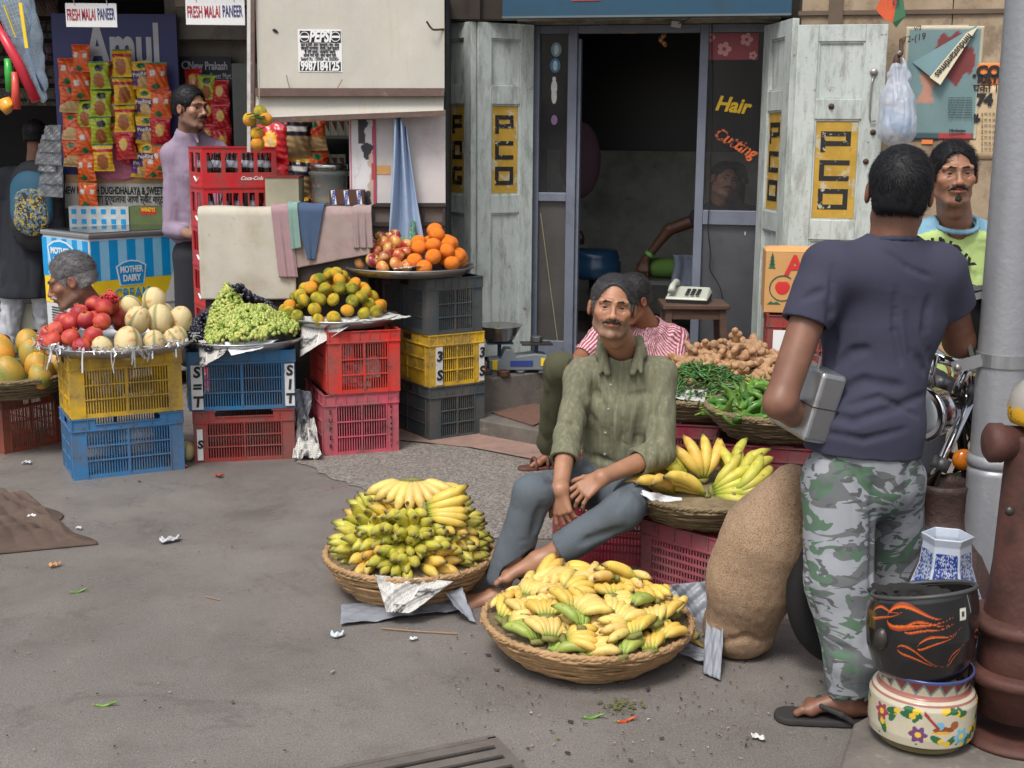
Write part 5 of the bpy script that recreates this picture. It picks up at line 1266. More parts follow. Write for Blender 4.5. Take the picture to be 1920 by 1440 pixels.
# ---- bananas ----
bm_y = M('banana_skin', attr=True, rough=.48, var=.12, vs=14, rand=.08, hrand=.012, dirt=[((66, 46, 28), 46, .625, .68, .85), ((150, 126, 50), 12, .52, .7, .45), ((90, 66, 38), 16, .66, .72, .6)])
def banana_mesh(L, r, bend, tone, seed):
    rs = np.random.RandomState(seed); n = 12; t_ = np.linspace(0, 1, n); a = (t_ - .45) * bend
    x = L * (np.sin(a) / bend + math.sin(.45 * bend) / bend); z = L * (np.cos(a) - math.cos(.45 * bend)) / bend
    pts = np.stack([x, np.zeros(n), z], -1)
    rr = r * np.clip(np.array([.34, .42, .8, 1, 1.04, 1.05, 1.03, 1, .93, .75, .42, .22]), 0, 2)
    mb = MB(); c = np.zeros((n, 3)); Y = {'y': (214, 180, 84), 'yg': (190, 184, 74), 'g': (152, 166, 78), 'r': (218, 188, 108)}[tone]
    for i in range(n):
        q = np.array(lin(Y)); g_ = np.array(lin((120, 146, 50)))
        w_ = max(0, 1 - t_[i] * 4) * .9 + max(0, t_[i] - .8) * (2.0 if tone == 'yg' else .6); q = q * (1 - min(1, w_)) + g_ * min(1, w_)
        if i >= n - 1: q = np.array(lin((52, 40, 30)))
        if i == n - 2: q = q * .55 + np.array(lin((52, 40, 30))) * .45
        c[i] = q
    seg = 10; mb.tube(pts, rr, seg); v, f = mb.get(); ang = np.tile(np.arange(seg) * 2 * PI / seg, n)
    ctr = np.repeat(pts, seg, 0); v[:n * seg] = ctr + (v[:n * seg] - ctr) * (1 + .06 * np.cos(5 * ang))[:, None]
    return (v, f), np.repeat(c, seg, 0)
_bn = {}
def banana_obj(tone, size, var):
    key = (tone, size, var)
    if key not in _bn:
        L, r, b = dict(a=(.15, .0205, .95), b=(.108, .0158, .95), c=(.19, .022, 1.1))[size]
        vf, c = banana_mesh(L * (1 + .06 * var), r, b + .15 * var, tone, var); o = obj('banana', vf, bm_y, smooth=True, cols=c); _bn[key] = o; return o
    o = _bn[key].copy(); COL.objects.link(o); return o
crownm = M('banana_crown', (120, 118, 60), .7, var=.3, vs=40, dirt=((70, 54, 40), 30, .5, .65, .8))
def hand_of(label, grp, p, yaw, pitch, roll, n, tone, size, spread=.9, rows=2, gap=.026):
    """bunch: crown at origin, bananas run out along +x"""
    t = thing('banana_bunch', label, 'bananas', p, 0, grp); t.rotation_euler = Euler((roll, pitch, yaw), 'XYZ')
    for i in range(n):
        row = i % rows; k = i // rows; m = (n - 1) // rows; u = (k - m / 2)
        o = banana_obj(tone, size, random.randrange(3)); o.parent = t; o.location = (0, u * gap * .35, -row * .022)
        o.rotation_euler = (u * .08, .28 * row - .06 + random.uniform(-.05, .05), u * spread / max(1, m) + random.uniform(-.03, .03)); s_ = random.uniform(.93, 1.07); o.scale = (s_, s_, s_)
    mb = MB(); w_ = gap * .35 * n / rows; mb.tube([(-.006, -w_ * .55, -.006), (-.014, 0, -.004), (-.006, w_ * .55, -.006)], [.009, .012, .009], 7); mb.build('crown', crownm, t, smooth=True)
    return t
B1c = V(A(768, 1045, 4.72)[0], 4.74, 0)
basket('large wicker basket of greenish yellow bananas beside the bare feet', B1c, .325, .15, .2, 0, 0, seed=1)
rs9 = np.random.RandomState(6); g1 = 'banana bunches stacked in the left basket'; lb1 = 'greenish banana bunch in the %s layer of the left basket'
for ring, (R_a, z, cnt, pit, n_) in enumerate([(.18, .16, 11, -.32, 6), (.18, .195, 11, -.5, 6), (.165, .225, 10, -.65, 6), (.12, .255, 8, -.8, 6), (.05, .28, 5, -.95, 6)]):
    for i in range(cnt):
        a = 2 * PI * i / cnt + ring * .3 + random.uniform(-.08, .08)
        R_a2 = R_a + random.uniform(-.02, .01); hand_of(lb1 % ['lowest', 'second', 'third', 'fourth', 'highest'][ring] + ', %s side' % ['right', 'back', 'left', 'front'][int(((a + PI / 4) % (2 * PI)) / (PI / 2))], g1, B1c + V(R_a2 * math.cos(a), R_a2 * math.sin(a), z + random.uniform(-.015, .015)), a + random.uniform(-.45, .45) + (random.choice((-1.3, 1.3)) if rs9.rand() < .42 and ring else 0), pit + random.uniform(-.25, .3), random.uniform(-.8, .8), n_, 'yg' if ring < 4 and rs9.rand() < .8 else 'y', 'a', .75)
for x_, y_, z_, ya_ in ((0, -.1, .22, -1.6), (-.08, -.1, .25, -2.0), (.07, -.09, .24, -1.2), (0, -.06, .3, -1.5)): hand_of('greenish banana bunch pointing at the camera in the left basket', g1, B1c + V(x_, y_, z_), ya_, -.35, .1, 7, 'yg', 'a', .8)
hand_of('big fanned banana bunch with its cut crown on top of the left basket', None, B1c + V(.01, .0, .435), -PI / 2, .6, 0, 9, 'r', 'a', 2.3, rows=1)
hand_of('banana bunch lying sideways below the fanned top bunch in the left basket', None, B1c + V(.08, -.13, .36), .15, -.1, PI / 2 * .7, 7, 'y', 'a', .6, rows=1)
hand_of('banana bunch lying at the right shoulder of the left banana pile', None, B1c + V(.06, -.02, .375), .1, .1, .6, 7, 'r', 'a', .6, rows=1)
B2c = V(A(1100, 1160, 4.12)[0], 4.12, 0)
basket('wide wicker basket of small ripe bananas at the front', B2c, .352, .13, .21, 0, 0, tilt=.02, seed=2)
g2 = 'small ripe banana bunches in the front basket'; rs = np.random.RandomState(21)
spots = []
for P in heap(B2c + V(.012, -.025, .06), .372, .372, .145, .055, 9, p=.7, gap=1.22, n=1600, layers=(1., .6)): spots.append(P)
for i, P in enumerate(spots):
    rel = P - B2c; edge = math.hypot(rel[0], rel[1]) > .2 and rel[1] < .08; a = math.atan2(rel[1], rel[0]) + rs.uniform(-1.3, 1.3) + (PI if i % 3 == 0 else 0)
    tn = 'g' if edge and rel[1] < -.08 and rs.rand() < .35 else ('y' if rs.rand() < .45 else 'r')
    er = math.hypot(rel[0], rel[1])
    if er > .17: a = math.atan2(rel[1], rel[0]) + rs.choice([-1, 1]) * rs.uniform(1.3, 2.6); P = P - V(rel[0], rel[1], 0) * .12 + V(0, 0, .03)
    d_ = V(math.cos(a), math.sin(a), 0) * .05
    hand_of({'g': 'small green banana bunch at the edge of the front basket', 'y': 'small deep yellow banana bunch in the front basket', 'r': 'small pale yellow banana bunch in the front basket'}[tn] + (' near its %s rim' % (['right', 'back', 'left', 'front'][int(((math.atan2(rel[1], rel[0]) + PI / 4) % (2 * PI)) / (PI / 2))]) if er > .15 else ', in the middle of the heap'), g2, P - d_ + V(0, 0, .02), a, rs.uniform(-.2, .1) if er > .17 else rs.uniform(-.15, .35), rs.uniform(-.5, .5) if er > .17 else rs.uniform(-.9, .9), rs.randint(4, 7), tn, 'b', 1.0, rows=1)
for k, (x, y, z, ya, pi_, ro) in enumerate([(.17, .05, .25, PI * .95, -.05, .9), (.2, .02, .19, PI * .9, 0, 1.2), (-.16, .1, .2, .5, -.4, .4), (-.05, .1, .26, PI * 1.25, .2, .3)]):
    hand_of(['bright yellow banana bunch curving left on top of the front basket', 'bright yellow banana bunch at the right side of the front basket', 'yellow banana bunch with raised tips at the left side of the front basket', 'pale banana bunch at the top middle of the front basket'][k], None, B2c + V(x, y, z), ya, pi_, ro, 5, 'y' if k < 3 else 'r', 'a', .9, rows=1)
B3c = V(A(1318, 945, 4.78)[0] + .01, 4.80, 0)
basket('wicker basket of large yellow bananas on the dusty rose crate', B3c, .30, .115, .17, .282, 1, seed=4)
for k, (x, y, z, ya, pi_, ro, n_, lb_) in enumerate([(-.08, .02, .43, 2.6, -.5, .3, 5, 'big banana bunch pointing up left in the upper basket'), (.0, .06, .43, 1.9, -.95, .0, 4, 'big banana bunch standing upright in the upper basket'), (.02, -.1, .42, .15, -.25, 1.1, 5, 'big banana bunch lying to the right in the upper basket'), (-.02, -.12, .41, 3.0, -.1, .6, 4, 'big banana bunch lying at the left rim of the upper basket'), (.12, .1, .42, .9, -.9, 0, 3, 'big banana pair standing behind the others in the upper basket'), (-.15, .06, .41, 2.2, -.5, .3, 5, 'big banana bunch at the far left of the upper basket'), (.1, -.14, .42, .5, -.1, 1.2, 5, 'big banana bunch at the front right of the upper basket'), (-.14, -.08, .4, 3.5, -.25, .4, 4, 'big banana bunch in front of the paper cone in the upper basket'), (.13, .02, .43, 1.2, -.6, .2, 4, 'big banana bunch at the right of the upper basket')]):
    hand_of(lb_, None, B3c + V(x, y, z), ya, pi_, ro, n_, 'y' if k % 2 else 'yg', 'c', 1.2, rows=1)
mb = MB(); mb.lathe([(0, .35), (.24, .36), (.27, .39)], 30, c=(0, 0, 0)); 
o = mb.build('paper_lining', M('paper_bluish', (190, 198, 208), .7, var=.06), loc=(B3c[0], B3c[1], 0), smooth=True); tag(o, 'pale paper lining under the bananas in the upper basket', 'paper')

# ---- ginger, chillies, peppers ----
GBc = V(A(1372, 735, 6.42)[0], 6.42, 0); CBc = V(A(1310, 757, 5.95)[0], 5.98, 0); PBc = V(A(1452, 785, 5.42)[0], 5.45, 0)
basket('wide flat basket of ginger roots', GBc, .37, .1, .24, .444, 1, seed=5)
basket('flat basket of thin green chillies in front of the ginger', CBc, .3, .1, .2, .444, 1, seed=6)
basket('basket of long green peppers behind the standing man', PBc, .29, .12, .17, .464, 1, seed=7)
gin = []
gmat = M('ginger_skin', (164, 128, 94), .75, var=.25, vs=26, bump=.6, bs=90, bd=.004, rand=.1, dirt=((140, 102, 70), 30, .55, .68, .7))
for s_ in range(5):
    rs = np.random.RandomState(s_ + 40); F = SDF((-.1, -.06, -.04), (.1, .06, .05), .0032); p = V(-.06, 0, 0); d = V(1, 0, 0)
    for k in range(4):
        q = p + nrm(d + rs.randn(3) * V(.1, .35, .15)) * .033; F.cap(p, q, .017 - .001 * k, .015, .008)
        if rs.rand() < .85: e = q + nrm(V(.3, rs.choice([-1, 1]), rs.uniform(-.2, .6))) * .028; F.cap(q, e, .013, .012, .006); F.ell(e + V(.006, .004, 0), .0125, k=.005)
        p = q
    F.noise(.002, (.012,) * 3, s_); gin.append(obj('ginger_root', F.mesh(), gmat, smooth=True))
def strew(base, pts, name, label, cat, grp, sc=(.9, 1.15), flat_=.5, tilt=None):
    first = {id(b): True for b in base}
    for i, P in enumerate(pts):
        b = base[i % len(base)]
        if first[id(b)]: o = b; first[id(b)] = False
        else: o = b.copy(); COL.objects.link(o)
        o.location = tuple(P); s_ = random.uniform(*sc); o.scale = (s_,) * 3; o.rotation_euler = (random.uniform(-flat_, flat_), random.uniform(-flat_, flat_), random.uniform(0, 6.28)); tag(o, label, cat, grp)
strew(gin, heap(GBc + V(0, 0, .51), .38, .33, .17, .036, 12, p=.7, gap=1.25, n=1500), 'ginger_root', 'knobbly tan ginger root in the heap on the flat basket', 'ginger', 'ginger roots in the heap', (.95, 1.35), .7)
def pod(L, r, bend, seed, colr, stemc=(120, 150, 60)):
    rs = np.random.RandomState(seed); n = 9; t_ = np.linspace(0, 1, n); pts = np.stack([L * (t_ - .5), bend * L * np.sin(t_ * PI) + .02 * L * rs.randn(n), .1 * L * np.sin(t_ * 5 + seed)], -1)
    mb = MB(); mb.tube(pts, r * np.array([.35, .9, 1, 1, .95, .85, .7, .45, .12]), 7, col=lin(colr)); mb.tube([pts[0] + V(-.16 * L, .02 * L, 0), pts[0]], [r * .22, r * .3], 5, col=lin(stemc)); return mb
chm = M('chilli_skin', attr=True, rough=.32, var=.1, vs=20, rand=.25, hrand=.02)
chs = [pod(.085, .0048, .12 * (i - 1), i, (54, 98, 40)).build('green_chilli', chm, smooth=True) for i in range(4)]
strew(chs, heap(CBc + V(0, -.03, .55), .29, .27, .14, .0095, 13, p=.8, gap=1.75, n=2600, layers=(1., .85))[:295], 'green_chilli', 'thin green chilli in the heap on the flat basket', 'chilli', 'green chillies in the heap', (.85, 1.2), .5)
pps = [pod(.17, .017, .12 * (i - 1), i + 9, [(88, 128, 48), (104, 142, 58), (70, 110, 42)][i]).build('long_green_pepper', chm, smooth=True) for i in range(3)]
strew(pps, heap(PBc + V(-.02, 0, .55), .26, .26, .11, .03, 14, p=.8, gap=1.25, n=500), 'long_green_pepper', 'long bright green pepper in the basket behind the standing man', 'green pepper', 'long green peppers in the basket', (.9, 1.2), .6)

# ---- papers ----
n = N('newsprint'); a = n.n('ShaderNodeVertexColor'); a.layer_name = 'Col'
sepx = n.n('ShaderNodeSeparateXYZ'); n.l(a.outputs[0], sepx.inputs[0])
def frac(v): return n.math('FRACT', v)
lines = n.math('GREATER_THAN', frac(n.math('MULTIPLY', sepx.outputs[1], 42)), .5)
cmb = n.n('ShaderNodeCombineXYZ'); n.l(n.math('MULTIPLY', sepx.outputs[0], 70), cmb.inputs[0]); n.l(n.math('FLOOR', n.math('MULTIPLY', sepx.outputs[1], 42)), cmb.inputs[1])
wd = n.math('GREATER_THAN', n.noise(1.0, 1, .5, cmb.outputs[0]), .46)
gut = n.math('GREATER_THAN', frac(n.math('MULTIPLY', sepx.outputs[0], 3.)), .08)
cb2 = n.n('ShaderNodeCombineXYZ'); n.l(n.math('FLOOR', n.math('MULTIPLY', sepx.outputs[0], 3.)), cb2.inputs[0]); n.l(n.math('FLOOR', n.math('MULTIPLY', sepx.outputs[1], 5)), cb2.inputs[1])
wn = n.n('ShaderNodeTexWhiteNoise'); n.l(cb2.outputs[0], wn.inputs['Vector']); pic = n.math('GREATER_THAN', wn.outputs[0], .74)
txt = n.math('MULTIPLY', n.math('MULTIPLY', lines, wd), gut)
col = n.mix(n.math('MULTIPLY', txt, .62), tuple(lin((206, 204, 198))), tuple(lin((60, 60, 62))))
photo = n.mix(n.ramp(n.noise(9, 4, .6, a.outputs[0]), .42, .58), tuple(lin((70, 70, 72))), tuple(lin((176, 172, 168))))
col = n.mix(n.math('MULTIPLY', pic, gut), col, photo)
news = n.fin(col, .75)
whitep = M('white_paper', (214, 216, 220), .6, var=.05, bump=.15, bs=12, bd=.004); bluep = M('bluish_film', (134, 138, 146), .4, var=.15, vs=5, bump=.3, bs=14, bd=.006)
def paper(name, label, P, nu=26, nv=26, amp=.008, seed=0, mat=None, sag=0., cat='paper', curl=0.):
    """crumpled sheet between four corner points (counter-clockwise)"""
    p = [np.asarray(q, float) for q in P]; rs = np.random.RandomState(seed); ph = rs.rand(8) * 6
    nn = nrm(np.cross(p[1] - p[0], p[3] - p[0]))
    def f(u, v):
        q = np.outer((1 - u) * (1 - v), p[0]) + np.outer(u * (1 - v), p[1]) + np.outer(u * v, p[2]) + np.outer((1 - u) * v, p[3])
        w_ = np.abs(np.sin(u * 6 + v * 4 + ph[0])) + .6 * np.abs(np.sin(u * 11 - v * 9 + ph[1])) + .35 * np.abs(np.sin(u * 23 + v * 17 + ph[2])) - .9
        return q + np.outer(w_ * amp + curl * (u - .5) ** 2 * 4, nn) - np.outer(sag * np.sin(PI * u) * np.sin(PI * v), V(0, 0, 1))
    vf = grid(nu, nv, f); u, v = np.meshgrid(np.linspace(0, 1, nu + 1), np.linspace(0, 1, nv + 1), indexing='ij')
    c = np.stack([u.ravel() * .8 + seed * .13, v.ravel() * .8 + seed * .31, 0 * u.ravel()], -1)
    o = obj(name, vf, mat or news, smooth=True, cols=c); thick(o, .0012); return tag(o, label, cat)
def ring(c, R, a, z, dr=0.): return np.asarray(c) + V((R + dr) * math.cos(a), (R + dr) * math.sin(a), z)
paper('newspaper', 'newspaper corner hanging over the front left of the grape tray', [ring(cBt, .3, 4.05, .06), ring(cBt, .30, 4.75, .06), ring(cBt, .36, 4.62, -.0), ring(cBt, .36, 4.25, -.075)], seed=1, amp=.004)
paper('newspaper', 'white paper edge hanging over the middle of the grape tray', [ring(cBt, .3, 4.6, .062), ring(cBt, .3, 5.6, .062), ring(cBt, .345, 5.2, .03), ring(cBt, .35, 4.75, .0)], seed=2, amp=.004, mat=whitep)
paper('newspaper', 'printed newspaper hanging low in a point at the left of the tangerine tray', [ring(cCt, .27, 3.9, .065), ring(cCt, .27, 5.2, .065), ring(cCt, .335, 4.9, .02), ring(cCt, .36, 4.15, -.14)], seed=3, amp=.005)
paper('newspaper', 'newspaper under the tangerines curling over the right rim of the tray', [ring(cCt, .24, 4.9, .065), ring(cCt, .24, 6.4, .065), ring(cCt, .4, 6.2, .045), ring(cCt, .33, 5.2, .045)], seed=4, amp=.006)
paper('newspaper', 'folded newspaper edge under the apples and oranges', [ring(cDt, .2, 4.4, .06), ring(cDt, .2, 5.2, .06), ring(cDt, .34, 5.1, .08), ring(cDt, .35, 4.55, .06)], seed=5, amp=.005)
paper('newspaper', 'dark edge of newspaper at the left end of the apple tray', [ring(cDt, .3, 3.0, .06), ring(cDt, .3, 3.7, .06), ring(cDt, .36, 3.6, .08), ring(cDt, .37, 3.2, .1)], seed=6, amp=.004)
paper('newspaper', 'newspaper lining at the front left of the chilli basket', [ring(CBc, .2, 3.6, .57), ring(CBc, .18, 4.8, .6), ring(CBc, .3, 4.7, .56), ring(CBc, .3, 3.9, .57)], seed=7, amp=.004)
paper('newspaper', 'newspaper strip between the ginger and chilli baskets', [ring(GBc, .32, 4.2, .56), ring(GBc, .32, 5.2, .56), ring(GBc, .37, 5.1, .56), ring(GBc, .38, 4.3, .56)], seed=8, amp=.004)
g_ = lambda x, y, z: G(x, y, z)
paper('newspaper', 'crumpled newspaper hanging over the rim of the left banana basket', [A(703, 1078, 4.41), A(850, 1090, 4.42), A(770, 1150, 4.36), A(725, 1148, 4.36)], seed=9, amp=.012, nu=34, nv=34)
paper('paper_sheet', 'long white sheet of paper lying under the left banana basket', [G(638, 1172, .01), G(885, 1140, .02), G(850, 1105, .05), G(640, 1135, .01)], seed=10, amp=.008, mat=bluep, nu=40)
paper('paper_sheet', 'curled end of the white sheet standing beside the bare foot', [A(835, 1120, 4.42), A(888, 1172, 4.38), A(862, 1105, 4.5), A(830, 1112, 4.5)], seed=11, amp=.004, mat=bluep, curl=.01)
paper('paper_sheet', 'pale grey paper tucked under the bananas at the front basket rim', [A(985, 1203, 3.93), A(1215, 1220, 3.87), A(1160, 1190, 4.0), A(1060, 1180, 4.0)], seed=12, amp=.004, mat=bluep)
paper('paper_sheet', 'translucent white wrapping sheet standing between the front basket and the sack', [A(1235, 1150, 4.52), A(1335, 1200, 4.4), A(1342, 1088, 4.47), A(1240, 1098, 4.55)], seed=13, amp=.02, mat=bluep)
paper('paper_sheet', 'bluish sheet sagging to the ground beside the sack', [G(1318, 1262, .01), G(1350, 1275, .01), A(1365, 1090, 4.2), A(1330, 1092, 4.25)], seed=14, amp=.006, mat=bluep)
paper('paper_sheet', 'white strip of paper on the ground right of the front basket', [G(1240, 1215, .02), G(1330, 1245, .02), G(1340, 1225, .03), G(1260, 1195, .03)], seed=15, amp=.006, mat=bluep)
paper('paper_sheet', 'white paper cone tucked in the left of the upper banana basket', [A(1195, 925, 4.60), A(1285, 968, 4.58), A(1278, 935, 4.64), A(1205, 920, 4.64)], seed=16, amp=.004, mat=whitep)
paper('newspaper', 'crumpled newspaper ball leaning on the pink crate', [G(548, 862, .01), G(603, 860, .01), A(590, 790, 6.9), A(560, 780, 6.95)], seed=17, amp=.035)
paper('plastic_sheet', 'crumpled pale plastic sheet between the brick red and pink crates', [A(545, 800, 6.95), A(580, 795, 6.9), A(586, 735, 6.9), A(552, 728, 6.95)], seed=18, amp=.02, mat=bluep)
for i, (x, y) in enumerate(((640, 655), (652, 700), (672, 715), (640, 720), (690, 690))):
    paper('waste_paper', 'crumpled waste paper inside the bright red crate', [A(x - 22, y + 22, 7.0), A(x + 25, y + 18, 7.02), A(x + 20, y - 22, 7.05), A(x - 20, y - 18, 7.05)], seed=20 + i, amp=.02, nu=12, nv=12)['group'] = 'waste papers in the bright red crate'
# plastic bags behind the apples
for i, (x0, x1, y0, y1, c_, lb_) in enumerate(((676, 738, 500, 446, (166, 186, 180), 'clear green tinted plastic bag behind the apples'), (716, 768, 492, 440, (104, 146, 124), 'pale green plastic bag crumpled behind the apples'), (765, 782, 472, 412, (96, 140, 114), 'green plastic bag end standing behind the oranges'))):
    b_ = M('bag%d' % i, c_, .25, var=.15, vs=20); b_.node_tree.nodes['Principled BSDF'].inputs['Alpha'].default_value = .8
    paper('plastic_bag', lb_, [A(x0, y0, 7.5), A(x1, y0, 7.46), A(x1 - 3, y1 + 4, 7.62), A(x0 + 8, y1, 7.64)], seed=40 + i, amp=.016, mat=b_, cat='plastic bag', sag=-.03, nu=34, nv=34)
# ================= RIGHT FOREGROUND =================
silver = M('silver_paint', (150, 152, 156), .42, metal=.3, var=.1, vs=5, bump=.5, bs=40, bd=.004, dirt=((120, 112, 104), 5, .56, .76, .5))
PY = 3.9; px_ = A(1887, 600, PY)[0]; pr = .077
t = thing('lamp_pole', 'thick silver painted metal pole at the right edge', 'pole', (px_, PY, 0))
mb = MB(); mb.lathe([(pr, 0.1), (pr, .105), (pr, 4.195), (pr, 4.2)], 40); mb.build('shaft', silver, t, smooth=True)
zc = A(1850, 868, PY)[2]; mb = MB(); mb.lathe([(pr, zc - .01), (pr + .008, zc), (pr + .008, zc + .02), (pr, zc + .03)], 40); mb.lathe([(pr + .004, .1), (pr + .004, .105), (pr + .004, zc - .03), (pr + .004, zc - .012)], 40); mb.build('collar', silver, t, smooth=True)
zs = A(1850, 672, PY)[2]; mb = MB(); mb.lathe([(pr + .001, zs - .02), (pr + .005, zs - .02), (pr + .005, zs + .02), (pr + .001, zs + .02)], 40)
q = A(1755, 690, PY - .02) - V(px_, PY, 0); mb.bar((-pr - .0, -.03, zs), q + V(.05, 0, 0), .004, .038); mb.build('strap', M('galvanised', (176, 178, 180), .35, metal=.8), t, smooth=False)
mb = MB(); mb.ell((q[0] + .065, q[1] - .006, q[2] + .002), (.012, .008, .012), 8); mb.build('bolt', M('steel_dull'), t, smooth=True)
t = thing('meter_box', 'black metal box with dull silver frame strapped to the silver pole', 'metal box', A(1812, 680, 3.96))
bp = [A(1785, 545, 3.94), A(1842, 538, 3.94), A(1850, 690, 3.94), A(1822, 672, 3.94)]
mb = MB(); v = [p for p in bp] + [p + V(0, .1, 0) for p in bp]; mb.add(v, [(3, 2, 1, 0), (4, 5, 6, 7), (0, 1, 5, 4), (1, 2, 6, 5), (2, 3, 7, 6), (3, 0, 4, 7)]); bevel(part('case', mb, M('box_black', (40, 40, 42), .4, metal=.3, var=.3, dirt=((160, 160, 158), 30, .66, .72, .8)), t), .004)
mb = MB(); 
for a, b in ((0, 1), (0, 3), (3, 2)): mb.bar(bp[a] - V(0, .008, 0), bp[b] - V(0, .008, 0), .014, .014, up=(0, 1, 0))
part('frame', mb, M('dull_grey', (112, 112, 108), .5, metal=.4), t)
mb = MB(); mb.bar(A(1800, 562, 3.925), A(1842, 552, 3.925), .02, .02); part('latch', mb, M('galvanised'), t)
# bollard / hydrant
hyd = M('hydrant_maroon', (84, 50, 42), .7, var=.3, vs=6, bump=.7, bs=40, bd=.004, dirt=[((56, 36, 30), 5, .45, .62, .8), ((150, 130, 120), 30, .68, .74, .7)])
hc = V(A(1945, 900, 3.3)[0], 3.3, .12)
t = thing('fire_hydrant', 'maroon cast iron hydrant post with a yellow and silver domed cap', 'hydrant', hc)
mb = MB(); mb.lathe([(.115, .08), (.116, .28), (.112, .31), (.095, .5), (.085, .84), (.083, .86)], 36); mb.build('body', hyd, t, smooth=True)
mb = MB(); 
for z in (.19, .335): mb.lathe([(.1, z - .02), (.14, z - .015), (.15, z), (.148, z + .014), (.14, z + .02), (.1, z + .025)], 36)
mb.lathe([(.15, .0), (.155, .012), (.12, .02)], 36)
mb.build('flange', hyd, t, smooth=True)
zy = A(1900, 782, 3.3)[2] - .12
mb = MB(); mb.lathe([(.082, zy - .015), (.088, zy), (.09, zy + .03), (.082, zy + .065), (.06, zy + .092), (.03, zy + .105), (0, zy + .108)], 36)
n = N('cap_paint'); sp_ = n.n('ShaderNodeSeparateXYZ'); n.l(n.tc.outputs['Object'], sp_.inputs[0]); f_ = n.ramp(n.math('ADD', sp_.outputs[2], n.math('MULTIPLY', n.noise(30, 6, .7), .06)), zy + .06, zy + .066)
capp = n.fin(n.mix(f_, n.mix(n.ramp(n.noise(40, 6, .7), .55, .6), tuple(lin((206, 158, 36))), tuple(lin((80, 66, 50)))), tuple(lin((150, 146, 138)))), .45, 0); mb.build('cap', capp, t, smooth=True)
zn = A(1860, 830, 3.3)[2] - .12; Rn = np.array(Matrix.Rotation(PI / 2, 3, 'Y')); mb = MB(); mb.lathe([(.045, -.02), (.047, .03), (.053, .035), (.053, .065), (.04, .075), (0, .077)], 24, c=(-.07, 0, zn), R=Rn @ np.array(Matrix.Rotation(PI, 3, 'Y'))); mb.build('nozzle', hyd, t, smooth=True)
mb = MB(); mb.ell(A(1893, 958, 3.2) - hc, (.014, .012, .014), 10); mb.build('bolt', M('dark_bolt', (70, 66, 62), .4, metal=.6), t, smooth=True)

# painted flower bowl
def painted(prof, seg, paint, R=None):
    prof = np.asarray(prof, float); L = np.concatenate([[0], np.cumsum(np.hypot(*np.diff(prof, axis=0).T))]); N_ = int(L[-1] / .0022); s_ = np.linspace(0, L[-1], N_)
    pr_ = np.stack([np.interp(s_, L, prof[:, 0]), np.interp(s_, L, prof[:, 1])], -1); a = np.arange(seg) * 2 * PI / seg
    v = np.stack([pr_[:, None, 0] * np.cos(a), pr_[:, None, 0] * np.sin(a), np.repeat(pr_[:, 1:2], seg, 1)], -1).reshape(-1, 3)
    i = np.arange(N_ - 1)[:, None] * seg; j = np.arange(seg)[None]; j2 = (j + 1) % seg
    f = np.stack([i + j, i + j2, i + seg + j2, i + seg + j], -1).reshape(-1, 4)
    A_, S_ = np.tile(a, N_), np.repeat(s_, seg); return (v, f), paint(A_, v[:, 2], np.hypot(v[:, 0], v[:, 1]), S_)
bc = G(1724, 1384, .12)
def front(a): return (a - 1.5 * PI + PI) % (2 * PI) - PI   # 0 faces the camera
def bowlp(a, z, r, s_):
    c = np.tile(lin((186, 178, 156)), (len(a), 1)); x = front(a) * .142; rs = np.random.RandomState(4)
    S = lambda m, k: c.__setitem__(m, lin(k))
    S(z < .026, (112, 102, 66)); S((z > .026) & (z < .034), (104, 44, 40))
    band = (z > .175); S(band, (190, 178, 150)); tri = ((x * 22) % 1); zz = (z - .178) / .03
    S(band & (np.abs(tri - .5) * 2 < zz) & (zz > .2), (120, 50, 46)); S(band & (np.abs(np.abs(tri - .5) * 2 - zz) < .16), (96, 130, 132)); S((z > .163) & (z < .176), (150, 96, 88)); S(z > .213, (60, 74, 120))
    body = (z > .034) & (z < .163)
    for k in range(62):
        cx, cz, an = rs.uniform(-.45, .45), rs.uniform(.045, .15), rs.uniform(0, 6.28)
        if abs(cx - .0) < .05 and cz > .07 and cz < .13: continue
        u = (x - cx) * math.cos(an) + (z - cz) * math.sin(an); w_ = -(x - cx) * math.sin(an) + (z - cz) * math.cos(an)
        S(body & ((u / .021) ** 2 + (w_ / .0095) ** 2 < 1), (44, 96, 60)); S(body & (((u - .012) / .009) ** 2 + (w_ / .0085) ** 2 < 1), (214, 178, 52))
    for (cx, cz, k1, k2) in ((-.052, .075, (104, 62, 108), (214, 180, 60)), (.07, .068, (110, 168, 190), (214, 180, 60)), (-.16, .11, (150, 60, 70), (214, 180, 60)), (.17, .12, (150, 60, 70), (214, 180, 60))):
        d = np.hypot(x - cx, z - cz); an = np.arctan2(z - cz, x - cx); S(body & (d < .021 + .0045 * np.cos(6 * an)), k1); S(body & (d < .008), k2)
    bx_, bz = .015, .1
    S(body & (((x - bx_) / .03) ** 2 + ((z - bz + .008) / .009) ** 2 < 1), (130, 70, 40)); S(body & (np.hypot(x - bx_ - .03, z - bz - .004) < .012), (146, 84, 52)); S(body & (((x - bx_ + .012) / .012) ** 2 + ((z - bz - .004) / .012) ** 2 < 1), (110, 168, 190))
    S(body & (np.abs((z - bz) + (x - bx_ + .03) * 1.1 - .012) < .006) & (x < bx_ - .012) & (x > bx_ - .055), (150, 50, 56)); S(body & (((x - bx_ + .005) / .028) ** 2 + ((z - bz + .016) / .004) ** 2 < 1), (206, 160, 60)); S(body & (np.abs(z - .155) < .003), (150, 96, 88)); S(body & (np.abs((x * 9) % 1 - .5) < .03) & (z > .045) & (z < .05), (44, 96, 60))
    return c
